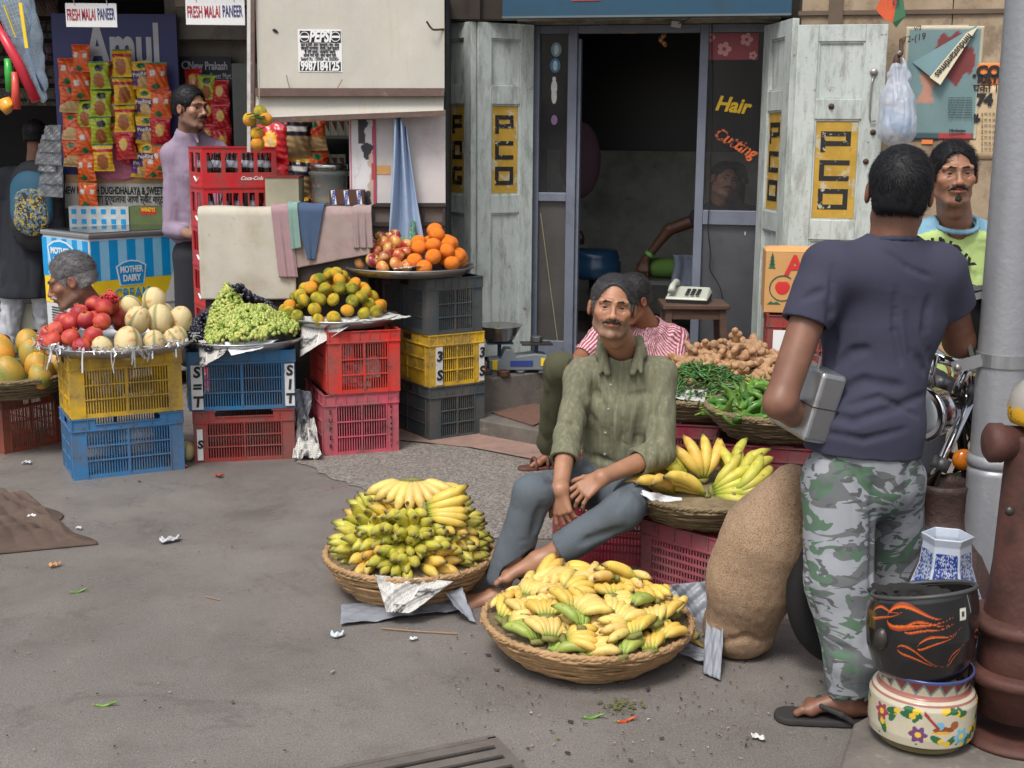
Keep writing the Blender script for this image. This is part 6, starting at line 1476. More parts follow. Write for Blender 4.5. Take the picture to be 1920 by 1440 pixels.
vf, c = painted([(0, .0), (.09, .0), (.115, .01), (.12, .025), (.138, .036), (.142, .06), (.142, .14), (.134, .158), (.12, .166), (.117, .176), (.124, .2), (.13, .212), (.131, .22), (.125, .221), (.118, .2), (.11, .15), (0, .1)], 420, bowlp)
o = obj('flower_bowl', vf, M('glazed_pottery', attr=True, rough=.18, var=.08, vs=20, bump=.1, bs=30, coat=.3), smooth=True, cols=c, loc=bc); tag(o, 'painted ceramic bowl with green leaves, flowers and a small bird under the helmet', 'bowl')
# helmet, upside down in the bowl
hel = thing('motorcycle_helmet', 'black helmet with orange flames lying upside down in the flower bowl', 'helmet', (bc[0] - .018, bc[1], .11))
def help(a, z, r, s_):
    c = np.tile(lin((26, 25, 26)), (len(a), 1)); x = front(a) * .14; S = lambda m, k: c.__setitem__(m, lin(k)); O_ = (206, 98, 36)
    for (x0, z0, L_, w_, up) in ((-.135, .425, .17, .03, .05), (-.085, .40, .13, .012, .18), (-.05, .355, .11, .014, .5), (-.10, .34, .12, .014, -.35), (.03, .30, .05, .01, 1.6), (.12, .38, .1, .012, -.5), (-.19, .42, .1, .02, .3)):
        u = (x - x0) / L_; m_ = (u > 0) & (u < 1); zc_ = z0 + up * (x - x0) + .006 * np.sin(u * 6); hw = w_ * 1.5 * np.sin(PI * np.clip(u, 0, 1) ** .5) * (1 - np.clip(u, 0, 1)) ** .8 + .0009
        e = np.abs(z - zc_); S(m_ & (e < hw) & (e > hw * .6), O_)
        S(m_ & (e < hw) & (e > hw * .8), (150, 60, 30))
    S((np.abs(x - .065) < .0105) & (np.abs(z - .435) < .0115), (200, 200, 186)); S((np.abs(x - .065) < .005) & (np.abs(z - .435) < .006), (60, 60, 60))
    S((np.abs(x - .09 + (z - .45) * .3) < .001) & (np.abs(z - .455) < .022), (150, 150, 150)); return c
vf, c = painted([(0, .15), (.05, .155), (.09, .19), (.12, .24), (.138, .3), (.144, .37), (.142, .43), (.135, .465), (.130, .478), (.122, .476), (.122, .44)], 640, help)
v = vf[0]; v[:, 2] = np.where(v[:, 2] > .15, .15 + (v[:, 2] - .15) * .88, v[:, 2]); v[:, 2] += np.where(v[:, 2] > .36, (v[:, 2] - .36) * .5 * np.sin(np.arctan2(v[:, 1], v[:, 0]) + 2.6), 0); v[:, 0] *= 1.02; v[:, 2] += .0
o = obj('shell', (v, vf[1]), M('helmet_gloss', attr=True, rough=.16, var=.1, coat=.4, dirt=((90, 86, 80), 60, .7, .75, .6)), hel, smooth=True, cols=c)
F = SDF((-.14, -.14, .3), (.14, .14, .53), .005); F.cap((0, 0, .32), (0, 0, .34), .115, .116, .01); F.ell((-.02, -.02, .45), (.085, .08, .08), k=.01, mode='sub'); F.ell((-.06, .085, .40), (.07, .03, .03), k=.03); F.ell((.07, .08, .395), (.05, .035, .025), k=.03); F.noise(.006, (.025, .025, .012), 8, True); F.noise(.004, (.04, .04, .04), 3, True); F.crease([(.03, -.1, .47), (.03, .1, .48)], .01, .014); F.crease([(-.1, .05, .44), (.1, .05, .44)], .008, .01)
o = obj('padding', F.mesh(), M('helmet_lining', (30, 28, 27), .9, var=.3), hel, smooth=True)
mb = MB(); a_ = np.linspace(0, 2 * PI, 60, endpoint=False); mb.tube(np.stack([.131 * 1.02 * np.cos(a_), .131 * np.sin(a_), .441 + .036 * np.sin(a_ + 2.6)], -1), .006, 6, closed=True); mb.build('edge_trim', M('rubber_grey', (66, 66, 66), .5), hel, smooth=True)
mb = MB(); mb.ell((-.125, -.07, .33), (.02, .02, .03), 14); mb.build('visor_pivot', M('dark_bolt'), hel, smooth=True)
# blue and white vase
vc = V(A(1768, 1150, 3.55)[0], 3.56, .12)
def hexr(a): k = PI / 3; return math.cos(PI / 6) / np.cos(((a + .3) % k) - k / 2)
def vasep(a, z, r, s_):
    c = np.tile(lin((176, 184, 196)), (len(a), 1)); rs = np.random.RandomState(8); f_ = np.floor((a + .3) / (PI / 3)).astype(int) % 6; u = ((a + .3) % (PI / 3)) / (PI / 3)
    pt = (np.sin(a * 40 + np.sin(z * 130) * 3) * np.sin(z * 220 + np.sin(a * 23) * 3)); dens = np.where(f_ % 2 == 0, .0, .3)
    m_ = (pt > dens - .35) & (u > .06) & (u < .94) & (z < .48); c[m_] = lin((44, 62, 130)); c[(np.hypot((u - .5) * .8, (z - .36) * 9) < .28 + .06 * np.sin(8 * np.arctan2(z - .36, (u - .5) * .1)))] = lin((50, 74, 150))
    c[(z < .06) & (np.sin(a * 60) > -.3)] = lin((40, 54, 110)); c[z < .02] = lin((30, 40, 90)); return c
pv = [(0, 0), (.15, 0), (.158, .05), (.155, .12), (.14, .19), (.115, .27), (.086, .36), (.066, .43), (.06, .5), (.066, .525), (.06, .527), (.053, .5), (.05, .42), (.0, .38)]
vf, c = painted(pv, 300, vasep); v = vf[0]; h_ = hexr(np.arctan2(v[:, 1], v[:, 0])); v[:, 0] *= h_ * 1.12; v[:, 1] *= h_ * 1.12; v[:, 2] *= .95; v[:, 2] += .0 * (v[:, 2] > .49) * np.cos(6 * np.arctan2(v[:, 1], v[:, 0]) + 1)
o = obj('porcelain_vase', (v, vf[1]), M('glazed_pottery'), smooth=True, cols=c, loc=vc); tag(o, 'blue and white six sided porcelain vase behind the helmet', 'vase')
mb = MB(); rs = np.random.RandomState(3)
mb2 = MB()
pc = V(A(1768, 1000, 3.92)[0] + .0, 3.97, .0)
mb2.lathe([(0, .0), (.12, .0), (.17, .1), (.215, .25), (.21, .36), (.17, .46), (.1, .53), (.09, .56), (.092, .64), (.1, .665), (.088, .668), (.08, .64), (.08, .5), (0, .45)], 48)
o = mb2.build('clay_jar', M('old_jar', (66, 46, 40), .55, var=.3, vs=12, bump=.7, bs=60, bd=.006, dirt=[((44, 36, 34), 5, .45, .6, .8), ((110, 130, 130), 18, .64, .7, .7)]), smooth=True, loc=pc); tag(o, 'dark brown glazed clay jar with a thick neck behind the porcelain vase', 'jar')

# sack
F = SDF((.5, 3.45, -.01), (1.35, 4.35, .95), .006); s0 = G(1412, 1255, 0) + V(0, .14, 0)
b_ = V(s0[0] - .025, s0[1], .115); tp = A(1484, 905, 4.0); F.chain([b_, b_ + (tp - b_) * .33 + V(-.012, 0, 0), b_ + (tp - b_) * .66 + V(-.012, 0, 0), tp], [.112, .122, .112, .06], .12); F.ell(b_ + V(.0, .0, -.03), (.112, .11, .085), k=.06); F.plane((0, 0, .004), (0, 0, -1))
F.noise(.003, (.14, .14, .25), 4); F.noise(.0018, (.025, .025, .04), 5, True); F.crease([b_ + V(.06, -.13, .1), b_ + V(.08, -.13, .35), tp + V(-.0, -.05, -.1)], .014, .009); F.crease([b_ + V(-.04, -.12, .3), b_ + V(.03, -.11, .42), tp + V(.02, -.03, -.08)], .014, .012); F.crease([b_ + V(-.1, -.08, -.05), b_ + V(.0, -.13, .0), b_ + V(.1, -.09, -.04)], .014, .01); F.crease([tp + V(-.06, -.1, -.16), tp + V(-.02, -.08, -.02)], .009, .01)
sackm = M('jute', (174, 146, 118), .95, var=.12, vs=5, bump=1.0, bs=260, bd=.006, dirt=[((110, 86, 64), 200, .48, .6, .7), ((118, 90, 64), 3.5, .5, .72, .6), ((166, 142, 112), 9, .55, .75, .4)])
o = obj('jute_sack', F.mesh(), sackm, smooth=True); tag(o, 'tall brown jute sack leaning beside the camouflage trousers', 'sack')
# cloth on the road
def burl(u, v):
    p0, p1, p2, p3 = G(-120, 1050), G(165, 1022), G(60, 935), G(-120, 930); q = np.outer((1 - u) * (1 - v), p0) + np.outer(u * (1 - v), p1) + np.outer(u * v, p2) + np.outer((1 - u) * v, p3)
    edge = np.minimum(np.minimum(u, 1 - u), np.minimum(v, 1 - v)); e = np.clip(edge / .12, 0, 1); fold = np.abs(np.sin(v * 7 + u * 9 + 2.2 * np.sin(u * 5 + v * 3))) + .5 * np.abs(np.sin(v * 19 - u * 9)) + .3 * np.abs(np.sin(u * 23 + v * 5))
    q[:, 2] = .004 + e * (.012 + .03 * fold + .035 * np.exp(-((u - .35) / .3) ** 2)); q[:, 0] += .05 * np.sin(v * 11 + 1) * (edge < .02); q[:, 1] += .04 * np.sin(u * 13) * (v > .98) ; return q
o = obj('burlap_cloth', grid(90, 70, burl), M('burlap_dark', (92, 76, 66), .95, var=.2, vs=6, bump=.9, bs=350, bd=.003, dirt=((70, 56, 46), 4, .5, .7, .6)), smooth=True); thick(o, .004); tag(o, 'rumpled brown burlap cloth lying on the road at the left edge', 'cloth')

# ---- motorcycle ----
mc = V(A(1622, 1092, 4.05)[0], 4.05, 0); axl = mc + V(0, 0, .3)
mo = thing('motorcycle', 'dark red motorcycle with chrome forks parked behind the standing man', 'motorcycle', mc)
rub = M('tyre_rubber', (24, 23, 23), .85, var=.2, bump=.6, bs=60); chrome = M('chrome', (206, 206, 208), .12, metal=1., var=.03); blk = M('engine_black', (30, 30, 31), .5, metal=.4, var=.3)
dv = nrm(V(.92, .38, 0))            # bike points to -dv (left, towards the camera)
Rb = np.column_stack([dv, V(-dv[1], dv[0], 0), V(0, 0, 1)]); lv = Rb[:, 1]
def ringm(mb, c, R, r, seg=56, s2=8): a = np.linspace(0, 2 * PI, seg, endpoint=False); mb.tube(c + np.outer(np.cos(a) * R, dv) + np.outer(np.sin(a) * R, V(0, 0, 1)), r, s2, closed=True)
for c_ in (axl, axl + dv * 1.28):
    mb = MB(); ringm(mb, c_, .265, .04); w_ = part('tyre', mb, rub, mo, smooth=True); mb = MB(); ringm(mb, c_, .225, .012); part('rim', mb, chrome, mo, smooth=True)
    mb = MB()
    for k in range(18): a = k * PI / 9; e = c_ + (dv * math.cos(a) + V(0, 0, 1) * math.sin(a)) * .222; mb.tube([c_ + lv * (.02 * (-1) ** k), e], .0016, 4)
    part('spokes', mb, chrome, mo); mb = MB(); mb.tube([c_ - lv * .05, c_ + lv * .05], .04, 14); part('hub', mb, blk, mo)
ft = A(1792, 735, 4.16); mid = axl + (ft - axl) * .5
for sd in (-1, 1):
    mb = MB(); mb.tube([axl + lv * .07 * sd, axl + (ft - axl) * .42 + lv * .08 * sd], .022, 12); part('fork_lower', mb, M('fork_grey', (120, 122, 124), .4, metal=.6), mo, smooth=True)
    mb = MB(); mb.tube([axl + (ft - axl) * .42 + lv * .08 * sd, ft + lv * .08 * sd], .0165, 12); part('fork_tube', mb, chrome, mo, smooth=True)
    mb = MB(); mb.tube([ft + lv * .08 * sd, ft + lv * .08 * sd + (ft - axl) * .05], .027, 12); part('fork_cap', mb, M('fork_grey'), mo, smooth=True); mb = MB(); mb.tube([axl + (ft - axl) * .62 + lv * .08 * sd, axl + (ft - axl) * .68 + lv * .08 * sd], .03, 12); part('fork_clamp', mb, M('fork_grey'), mo, smooth=True)
a_ = np.linspace(-.2, 2.2, 16); mb = MB(); ring0 = []
vfen = []; 
for a in np.linspace(.1, 2.5, 18):
    for s_ in np.linspace(-1, 1, 5): vfen.append(axl + dv * math.cos(a) * .315 + V(0, 0, 1) * math.sin(a) * (.315 + .01 * (1 - s_ * s_)) + lv * .055 * s_)
mb.add(vfen, [(i * 5 + j, i * 5 + j + 1, i * 5 + j + 6, i * 5 + j + 5) for i in range(17) for j in range(4)]); thick(part('mudguard', mb, M('bike_red', (122, 18, 34), .25, coat=.6), mo, smooth=True), .003)
hb = ft + V(.02, 0, .1)
mb = MB(); mb.tube([hb - lv * .36 + dv * .14, hb - lv * .2 + V(0, 0, .04), hb - lv * .08, hb + lv * .08, hb + lv * .2 + V(0, 0, .04), hb + lv * .36 + dv * .14], .011, 8); part('handlebar', mb, chrome, mo, smooth=True)
mb = MB(); mb.bar(A(1745, 668, 4.12), A(1830, 690, 4.12), .03, .03); mb.tube([A(1752, 665, 4.1), A(1742, 700, 4.12), A(1745, 745, 4.15)], [.014, .02, .02], 10); mb.tube([A(1815, 690, 4.1), A(1800, 720, 4.12), A(1785, 760, 4.15)], [.014, .018, .02], 10); part('riser', mb, chrome, mo, smooth=True)
hl = A(1732, 775, 4.0); fd = nrm(V(-.75, -.55, -.02)); Rh = frame(fd)
mb = MB(); RR_ = np.column_stack([Rh[:, 0], Rh[:, 2], fd]); mb.lathe([(0, -.13), (.06, -.11), (.08, -.05), (.085, 0), (.09, .005), (.088, .018), (.078, .018)], 32, c=hl, R=RR_); hlo = part('headlamp', mb, chrome, mo, smooth=True); mb = MB(); mb.lathe([(.08, .012), (.05, .024), (0, .03)], 28, c=hl, R=RR_); part('headlamp_glass', mb, M('lens', (170, 176, 180), .08, var=.1), mo, smooth=True)
for k, (x, y) in enumerate(((1820, 752), (1790, 775))):
    mb = MB(); mb.ell(A(x, y, 4.32 + .04 * k), (.06, .05, .045), 20); part('instrument_dial', mb, chrome, mo, smooth=True)
mb = MB(); ic = A(1806, 862, 4.02); mb.ell(ic, (.036, .024, .036), 20); part('indicator', mb, M('amber', (196, 110, 24), .2, var=.15, vs=60), mo, smooth=True); mb = MB(); mb.tube([ic + V(0, .01, 0), A(1770, 850, 4.1)], .012, 8); part('indicator_stalk', mb, blk, mo)
F = SDF(mc + V(.0, -.3, .1), mc + V(1.6, 1.0, 1.15), .009); tk = ft + dv * .28 + V(0, 0, -.06)
F.cap(tk, tk + dv * .3 + V(0, 0, .0), .12, .1, .03, sq=(lv, .8)); tank = obj('fuel_tank', F.mesh(), M('bike_red'), mo, smooth=True, world=True)
F = SDF(mc + V(.2, -.1, .4), mc + V(1.8, 1.2, 1.05), .009); st_ = tk + dv * .45; F.cap(st_ + V(0, 0, -.05), st_ + dv * .5 + V(0, 0, .0), .07, .08, .03, sq=(lv, 1.2)); obj('seat', F.mesh(), M('seat_black', (30, 29, 30), .5), mo, smooth=True, world=True)
mb = MB(); e0 = axl + dv * .62; mb.box(e0 + V(0, 0, .05), (.3, .24, .3), Rb)
for k in range(7): mb.box(e0 + dv * -.1 + V(0, 0, .16 + k * .022), (.2, .26, .008), Rb)
mb.tube([e0 + lv * .14 + V(0, 0, -.06), e0 + lv * .16 + V(0, 0, -.06)], .11, 20); part('engine', mb, blk, mo)
mb = MB(); mb.tube([ft, e0 + V(0, 0, .25), e0 + dv * .6 + V(0, 0, .3)], .02, 8); mb.tube([ft, e0 + dv * -.12 + V(0, 0, -.1), axl + dv * 1.28], .018, 8); part('frame', mb, blk, mo)
mb = MB(); mb.tube([e0 + lv * -.14 + V(0, 0, .1), e0 + lv * -.16 - dv * .15 + V(0, 0, -.1), e0 - lv * .16 + dv * .1 + V(0, 0, -.17), e0 - lv * .17 + dv * .8 + V(0, 0, -.05)], [.02, .02, .025, .045], 12); part('exhaust', mb, chrome, mo, smooth=True)
mb = MB()
for k in range(5): mb.tube([ft + V(.0, -.03, .06) + V(.01 * k, 0, 0), ft + V(-.04 + .02 * k, -.08, -.02), ft + V(.05 + .02 * k, -.03, -.14 - .02 * k), ft + V(.02, .02, -.28)], .004, 5)
part('cable', mb, M('wire_black'), mo, smooth=True)

# ---- salon furniture, phone, scale, bag ----
woodd = M('dark_wood', (84, 62, 50), .6, var=.3, vs=8, stretch=(1, 1, 5), bump=.3, bs=60, dirt=((50, 38, 32), 6, .5, .7, .6))
sc_ = A(1300, 566, 7.75); t = thing('wooden_stool', 'dark wooden stool carrying the telephone', 'stool', (sc_[0], sc_[1], .3)); H_ = sc_[2] - .3
mb = MB(); mb.box((0, 0, H_ - .015), (.40, .3, .03)); bevel(mb.build('seat', woodd, t), .006)
for x in (-1, 1):
    for y in (-1, 1): mb = MB(); mb.bar((x * .16, y * .11, H_ - .03), (x * .19, y * .13, 0), .04, .04, up=(0, 1, 0)); mb.build('leg', woodd, t)
mb = MB(); mb.box((0, -.115, H_ - .06), (.32, .02, .06)); mb.box((0, .115, H_ - .06), (.32, .02, .06)); mb.box((-.16, 0, H_ - .06), (.02, .22, .06)); mb.box((.16, 0, H_ - .06), (.02, .22, .06)); mb.build('apron', woodd, t)
phn = M('phone_grey', (176, 180, 166), .4, var=.04); pk_ = M('phone_black', (38, 38, 38), .5)
t = thing('telephone', 'pale grey desk telephone with black keys on the wooden stool', 'telephone', (sc_[0] - .03, sc_[1], sc_[2] + .0), -.3)
mb = MB(); mb.add([(-.13, -.1, .02), (.13, -.1, .02), (.13, .1, .05), (-.13, .1, .05), (-.12, -.095, .035), (.12, -.095, .035), (.115, .095, .085), (-.12, .095, .085)], [(0, 3, 2, 1), (4, 5, 6, 7), (0, 1, 5, 4), (1, 2, 6, 5), (2, 3, 7, 6), (3, 0, 4, 7)]); bevel(mb.build('body', phn, t), .008, 3)
mb = MB(); mb.add([(-.12, -.09, .001), (.125, -.09, .001), (.125, .095, .001), (-.12, .095, .001), (-.125, -.095, .022), (.128, -.095, .022), (.128, .098, .05), (-.125, .098, .05)], [(0, 3, 2, 1), (4, 5, 6, 7), (0, 1, 5, 4), (1, 2, 6, 5), (2, 3, 7, 6), (3, 0, 4, 7)]); mb.build('base', pk_, t)
mb = MB(); hs_ = [(-.09, -.1, .07), (-.09, -.06, .098), (-.09, 0, .108), (-.09, .06, .112), (-.09, .1, .1)]; mb.tube(hs_, [.022, .02, .017, .02, .024], 10); mb.build('handset', phn, t, smooth=True)
mb = MB()
for i in range(3):
    for j in range(4): y = -.07 + j * .03; mb.box((.0 + i * .032, y, .047 + .045 * (y + .1) / .2), (.022, .016, .008))
mb.build('keypad', pk_, t)
# weighing scale
wc = G(960, 702, .3) + V(0, .1, 0); t = thing('weighing_scale', 'grey two pan shop scale with a round steel bowl on the platform', 'scale', (wc[0] + .02, wc[1], .3), .12)
sg = M('scale_grey', (128, 136, 140), .4, metal=.3, var=.1); mb = MB(); v = [(-.17, -.07, .02), (.19, -.07, .02), (.19, -.07, .11), (.12, -.07, .12), (-.0, -.07, .105), (-.03, -.07, .15), (-.07, -.07, .15), (-.1, -.07, .09), (-.17, -.07, .085)]; m_ = len(v); v2 = [(x, .07, z) for x, y, z in v]; mb.add(v + v2, [tuple(range(m_)), tuple(range(2 * m_ - 1, m_ - 1, -1))] + [(i, i + m_, (i + 1) % m_ + m_, (i + 1) % m_) for i in range(m_)]); bevel(mb.build('body', sg, t), .005)
mb = MB(); mb.box((.03, -.0725, .063), (.14, .003, .034)); mb.build('blue_label', M('label_blue', (44, 60, 130), .5), t)
mb = MB(); mb.box((-.135, -.073, .055), (.03, .003, .06)); mb.box((.165, -.073, .07), (.03, .003, .05)); mb.build('yellow_mark', M('print_yellow'), t)
for x in (-.14, .16):
    mb = MB(); mb.box((x, 0, .012), (.04, .12, .024)); mb.build('foot', sg, t)
mb = MB(); mb.lathe([(0, .2), (.085, .2), (.09, .205), (.135, .29), (.14, .292), (.132, .292), (.086, .21), (0, .205)], 40, c=(-.1, 0, 0)); mb.build('bowl', M('steel'), t, smooth=True)
mb = MB(); mb.tube([(-.1, 0, .1), (-.1, 0, .2)], .012, 8); mb.box((-.1, 0, .185), (.16, .12, .01)); mb.tube([(.13, 0, .1), (.13, 0, .17)], .012, 8); mb.build('bracket', M('bracket_blue', (40, 70, 96), .5), t)
mb = MB(); mb.box((.13, 0, .175), (.19, .13, .008)); mb.build('weight_plate', M('dark_bolt'), t)
for i, (p, r_, h_, lb_) in enumerate([(V(wc[0] + .15, wc[1], .48), .038, .035, 'hexagonal iron weight on the plate of the scale'), (G(912, 705, .3), .036, .035, 'hexagonal iron weight on the stone left of the scale'), (G(944, 708, .3), .04, .035, 'rusty iron weight on the stone in front of the scale'), (G(976, 703, .3), .03, .02, 'flat iron weight lying in front of the scale base')]):
    mb = MB(); mb.lathe([(r_ * .92, 0), (r_, .004), (r_, h_ - .004), (r_ * .9, h_), (r_ * .5, h_), (r_ * .48, h_ - .006), (0, h_ - .006)], 6 if i != 2 else 16); o = mb.build('scale_weight', M('iron%d' % (i == 2), [(86, 88, 90), (92, 62, 48)][i == 2], .55, metal=.4, var=.2), loc=p + V(0, .05, 0)); tag(o, lb_, 'weight')
# things inside the barber shop
t = thing('round_cushion', 'round blue padded seat inside the barber shop', 'seat', SP.at(1112, 520, -.9)); 
mb = MB(); mb.lathe([(0, .0), (.18, .0), (.2, .03), (.2, .11), (.185, .13), (.19, .15), (.17, .2), (0, .205)], 36, c=(.0, 0, 0)); mb.build('padding', M('blue_vinyl', (34, 66, 96), .25, var=.2), t, smooth=True)
mb = MB(); mb.tube([(0, 0, 0), (0, 0, -.45)], .03, 10); mb.lathe([(.15, -.47), (.16, -.45), (.03, -.43)], 20); mb.build('stand', M('dark_bolt'), t, smooth=True)
F = SDF(SP.at(1095, 300, -.5) - V(.25, .25, .35), SP.at(1095, 300, -.5) + V(.25, .25, .35), .01); F.ell(SP.at(1088, 300, -.5), (.14, .06, .26), k=.01); o = obj('hanging_jacket', F.mesh(), M('jacket_maroon', (58, 36, 48), .8, var=.2), smooth=True); tag(o, 'dark maroon jacket hanging inside the shop doorway at left', 'jacket')
t = thing('shop_bench', 'dark table inside the barber shop under the green cloth', 'table', SP.at(1240, 520, -.95)); c0 = np.array(t.location)
mb = MB(); mb.box((0, 0, -.02), (.62, .4, .03), SP.R); mb.build('top', M('table_top', (80, 84, 82), .4), t)
for x in (-.27, .27):
    mb = MB(); mb.box(SP.u * x + V(0, 0, -.25), (.04, .35, .42), SP.R); mb.build('leg', woodd, t)
F = SDF(c0 - V(.3, .25, .05), c0 + V(.5, .25, .2), .008); F.cap(c0 + SP.u * -.04 + V(0, 0, .07), c0 + SP.u * .2 + V(0, 0, .07), .07, .07, .01); o = obj('green_bolster', F.mesh(), M('bolster_green', (92, 130, 56), .8), smooth=True); tag(o, 'rolled green towel on the table inside the barber shop', 'towel')
vf = grid(14, 20, lambda u, v: SP.at(1283, 478, -.72) + np.outer((u - .5) * .16 + .01 * np.sin(v * 9), SP.u) + np.outer(.02 * np.sin(u * 9), SP.n) - np.outer(v * .42, V(0, 0, 1))); o = obj('grey_cloth', vf, cloth('cloth_greyblue', (112, 120, 136)), smooth=True); thick(o, .004); tag(o, 'grey blue cloth hanging over the table edge inside the shop', 'towel')
mb = MB(); mb.lathe([(0, 0), (.03, 0), (.033, .05), (.02, .08), (.012, .1), (0, .1)], 14); o = mb.build('glass_jar', M('amber_dim', (84, 66, 50), .3), smooth=True, loc=SP.at(1088, 458, -1.2) + V(0, 0, .0)); tag(o, 'small brown bottle standing behind the blue seat in the shop', 'bottle')
mb = MB()
for k in range(7): a = k * .9; mb.ell(SP.at(1243, 84 - k * 3, -.35) + V(.015 * math.cos(a), 0, 0), (.016, .012, .016), 8, col=lin([(196, 130, 40), (210, 190, 150)][k % 2]))
o = mb.build('flower_garland', M('garland', attr=True), smooth=True); tag(o, 'small yellow flower charm hanging in the shop doorway', 'garland')
# carrier bag on the shutter
bgp = A(1683, 180, 7.22); F = SDF(bgp - V(.22, .16, .32), bgp + V(.22, .12, .32), .005)
F.chain([A(1683, 130, 7.24), A(1683, 190, 7.22), A(1683, 235, 7.2)], [.035, .095, .11], .03); F.ell(A(1680, 250, 7.2), (.1, .09, .06), k=.03)
F.cap(A(1687, 98, 7.26), A(1672, 140, 7.24), .006, .03, .015); F.cap(A(1690, 98, 7.26), A(1700, 145, 7.24), .006, .03, .015); F.noise(.006, (.022, .04, .2), 2, True); F.noise(.002, (.02, .02, .04), 6, True)
n = N('carrier_bag'); n.b.inputs['Alpha'].default_value = .55; n.b.inputs['Subsurface Weight'].default_value = 0; cbm = n.fin(n.mix(n.ramp(n.noise(9, 4), .35, .65), tuple(lin((176, 186, 204))), tuple(lin((206, 212, 222)))), .28)
t = thing('carrier_bag', 'white plastic carrier bag with a blue box inside hanging from a hook', 'plastic bag', A(1688, 98, 7.26)); obj('bag_skin', F.mesh(), cbm, t, smooth=True, world=True)
o = MB().box(A(1680, 228, 7.2), (.14, .08, .09), np.array(Matrix.Rotation(.35, 3, 'Y'))).build('blue_box', M('bagbox', (84, 140, 180), .5)); tag(o, 'light blue box inside the hanging white bag', 'box')
mb = MB(); mb.tube([A(1690, 75, 7.4), A(1690, 100, 7.27), A(1686, 104, 7.22)], .012, 8); mb.ell(A(1681, 118, 7.24), (.022, .02, .05), 12); o = mb.build('wall_hook', rust, smooth=True); tag(o, 'rusty iron hook holding the white plastic bag', 'hook')
# hanging toys far left
t = thing('toy_bat_bag', 'badminton rackets in a clear plastic bag with a red strap at the top left', 'rackets', A(40, 0, 7.9))
n = N('clear_bag'); n.b.inputs['Alpha'].default_value = .35; n.fin(tuple(lin((170, 190, 206))), .12); clr = n.m
F = SDF(A(35, 90, 7.9) - V(.4, .12, .5), A(35, 90, 7.9) + V(.35, .12, .7), .008); F.chain([A(28, 10, 7.9), A(48, 70, 7.9), A(72, 150, 7.9), A(80, 185, 7.9)], [.12, .10, .05, .03], .03, sq=((0, 1, 0), .5)); F.noise(.008, (.03, .05, .06), 4, True); obj('clear_bag', F.mesh(), clr, t, smooth=True, world=True)
mb = MB(); cR = A(25, 30, 7.88); a_ = np.linspace(0, 2 * PI, 30, endpoint=False); ax_ = nrm(A(70, 150, 7.88) - cR); sx_ = nrm(np.cross(ax_, V(0, 1, 0))); mb.tube(cR + np.outer(np.cos(a_) * .13, ax_) + np.outer(np.sin(a_) * .1, sx_), .006, 6, closed=True); mb.tube([cR + ax_ * .13, A(80, 170, 7.88)], .008, 6); part('racket', mb, M('racket_blue', (70, 96, 150), .4), t, smooth=True)
mb = MB()
for k in range(-4, 5): mb.bar(cR + sx_ * k * .02 - ax_ * .1, cR + sx_ * k * .02 + ax_ * .1, .0015, .0015); mb.bar(cR + ax_ * k * .024 - sx_ * .08, cR + ax_ * k * .024 + sx_ * .08, .0015, .0015)
part('strings', mb, M('string_pale', (190, 190, 180)), t); mb = MB(); mb.bar(A(8, 10, 7.82), A(30, 70, 7.82), .02, .004); mb.bar(A(38, 5, 7.82), A(50, 90, 7.82), .02, .004); part('yellow_print', mb, M('print_yellow'), t)
for nm, lb_, P_, c_, r_ in (('red_bat', 'long red plastic bat slanting under the racket bag', [(-8, 45), (30, 110), (68, 190)], (196, 44, 60), .03), ('green_toy', 'green plastic tube toy hanging at the far left', [(14, 110), (17, 140), (19, 172)], (50, 160, 60), .025), ('red_toy', 'orange red plastic toy bat hanging beside the green one', [(27, 135), (29, 170), (31, 205)], (210, 80, 66), .025), ('yellow_toy', 'yellow orange toy in clear wrap hanging at the far left', [(8, 185), (14, 200), (20, 205)], (226, 158, 50), .045)):
    mb = MB(); mb.tube([A(x, y, 7.85) for x, y in P_], [r_ * .8, r_, r_], 12); o = mb.build(nm if nm != 'red_bat' else 'plastic_bat', M('toy_' + nm, c_, .3), smooth=True); tag(o, lb_, 'toy')
for k in range(6):
    w_ = M('clear_wrap', (120, 122, 126), .3, var=.5, vs=22); w_.node_tree.nodes['Principled BSDF'].inputs['Alpha'].default_value = .5
    c = A(98 - (k * 5 % 4) * 3, 248 + k * 20, 8.9); h = .05 + .012 * (k % 3)
    o = paper('wrapped_goods', 'clear plastic wrapped packet in the column left of the navy board', [c + V(-h * 1.4, 0, -h), c + V(h * 1.2, -.02, -h * 1.1), c + V(h * 1.3, 0, h), c + V(-h, .02, h * .9)], seed=60 + k, amp=.008, mat=w_, cat='packet', nu=16, nv=16); o['group'] = 'wrapped packets beside the navy board'
# ---- litter ----
lit = [((318, 1013), .085, (176, 178, 182), 'crushed clear plastic scrap lying alone on the road', 'plastic scrap'), ((632, 1190), .05, (190, 200, 204), 'small folded wrapper on the road in front of the left basket', 'wrapper'), ((775, 1197), .03, (200, 204, 206), 'tiny torn plastic bit near the thin stick', 'plastic scrap'),
       ((102, 1060), .045, (206, 150, 90), 'small orange and yellow wrapper on the road at left', 'wrapper'), ((148, 990), .03, (200, 200, 196), 'pale paper scrap beside the burlap cloth', 'paper scrap'), ((410, 892), .05, (170, 70, 66), 'flat red scrap on the road below the brick red crate', 'paper scrap'), ((60, 968), .035, (226, 226, 230), 'white scrap lying on the burlap cloth', 'paper scrap'),
       ((1421, 1383), .04, (200, 200, 196), 'torn white scrap on the road near the kerb', 'paper scrap'), ((50, 868), .05, (190, 192, 196), 'crumpled silver strip on the road beside the blue crate', 'foil scrap'), ((345, 873), .045, (196, 84, 70), 'flat red disc under the single striped melon', 'plastic lid')]
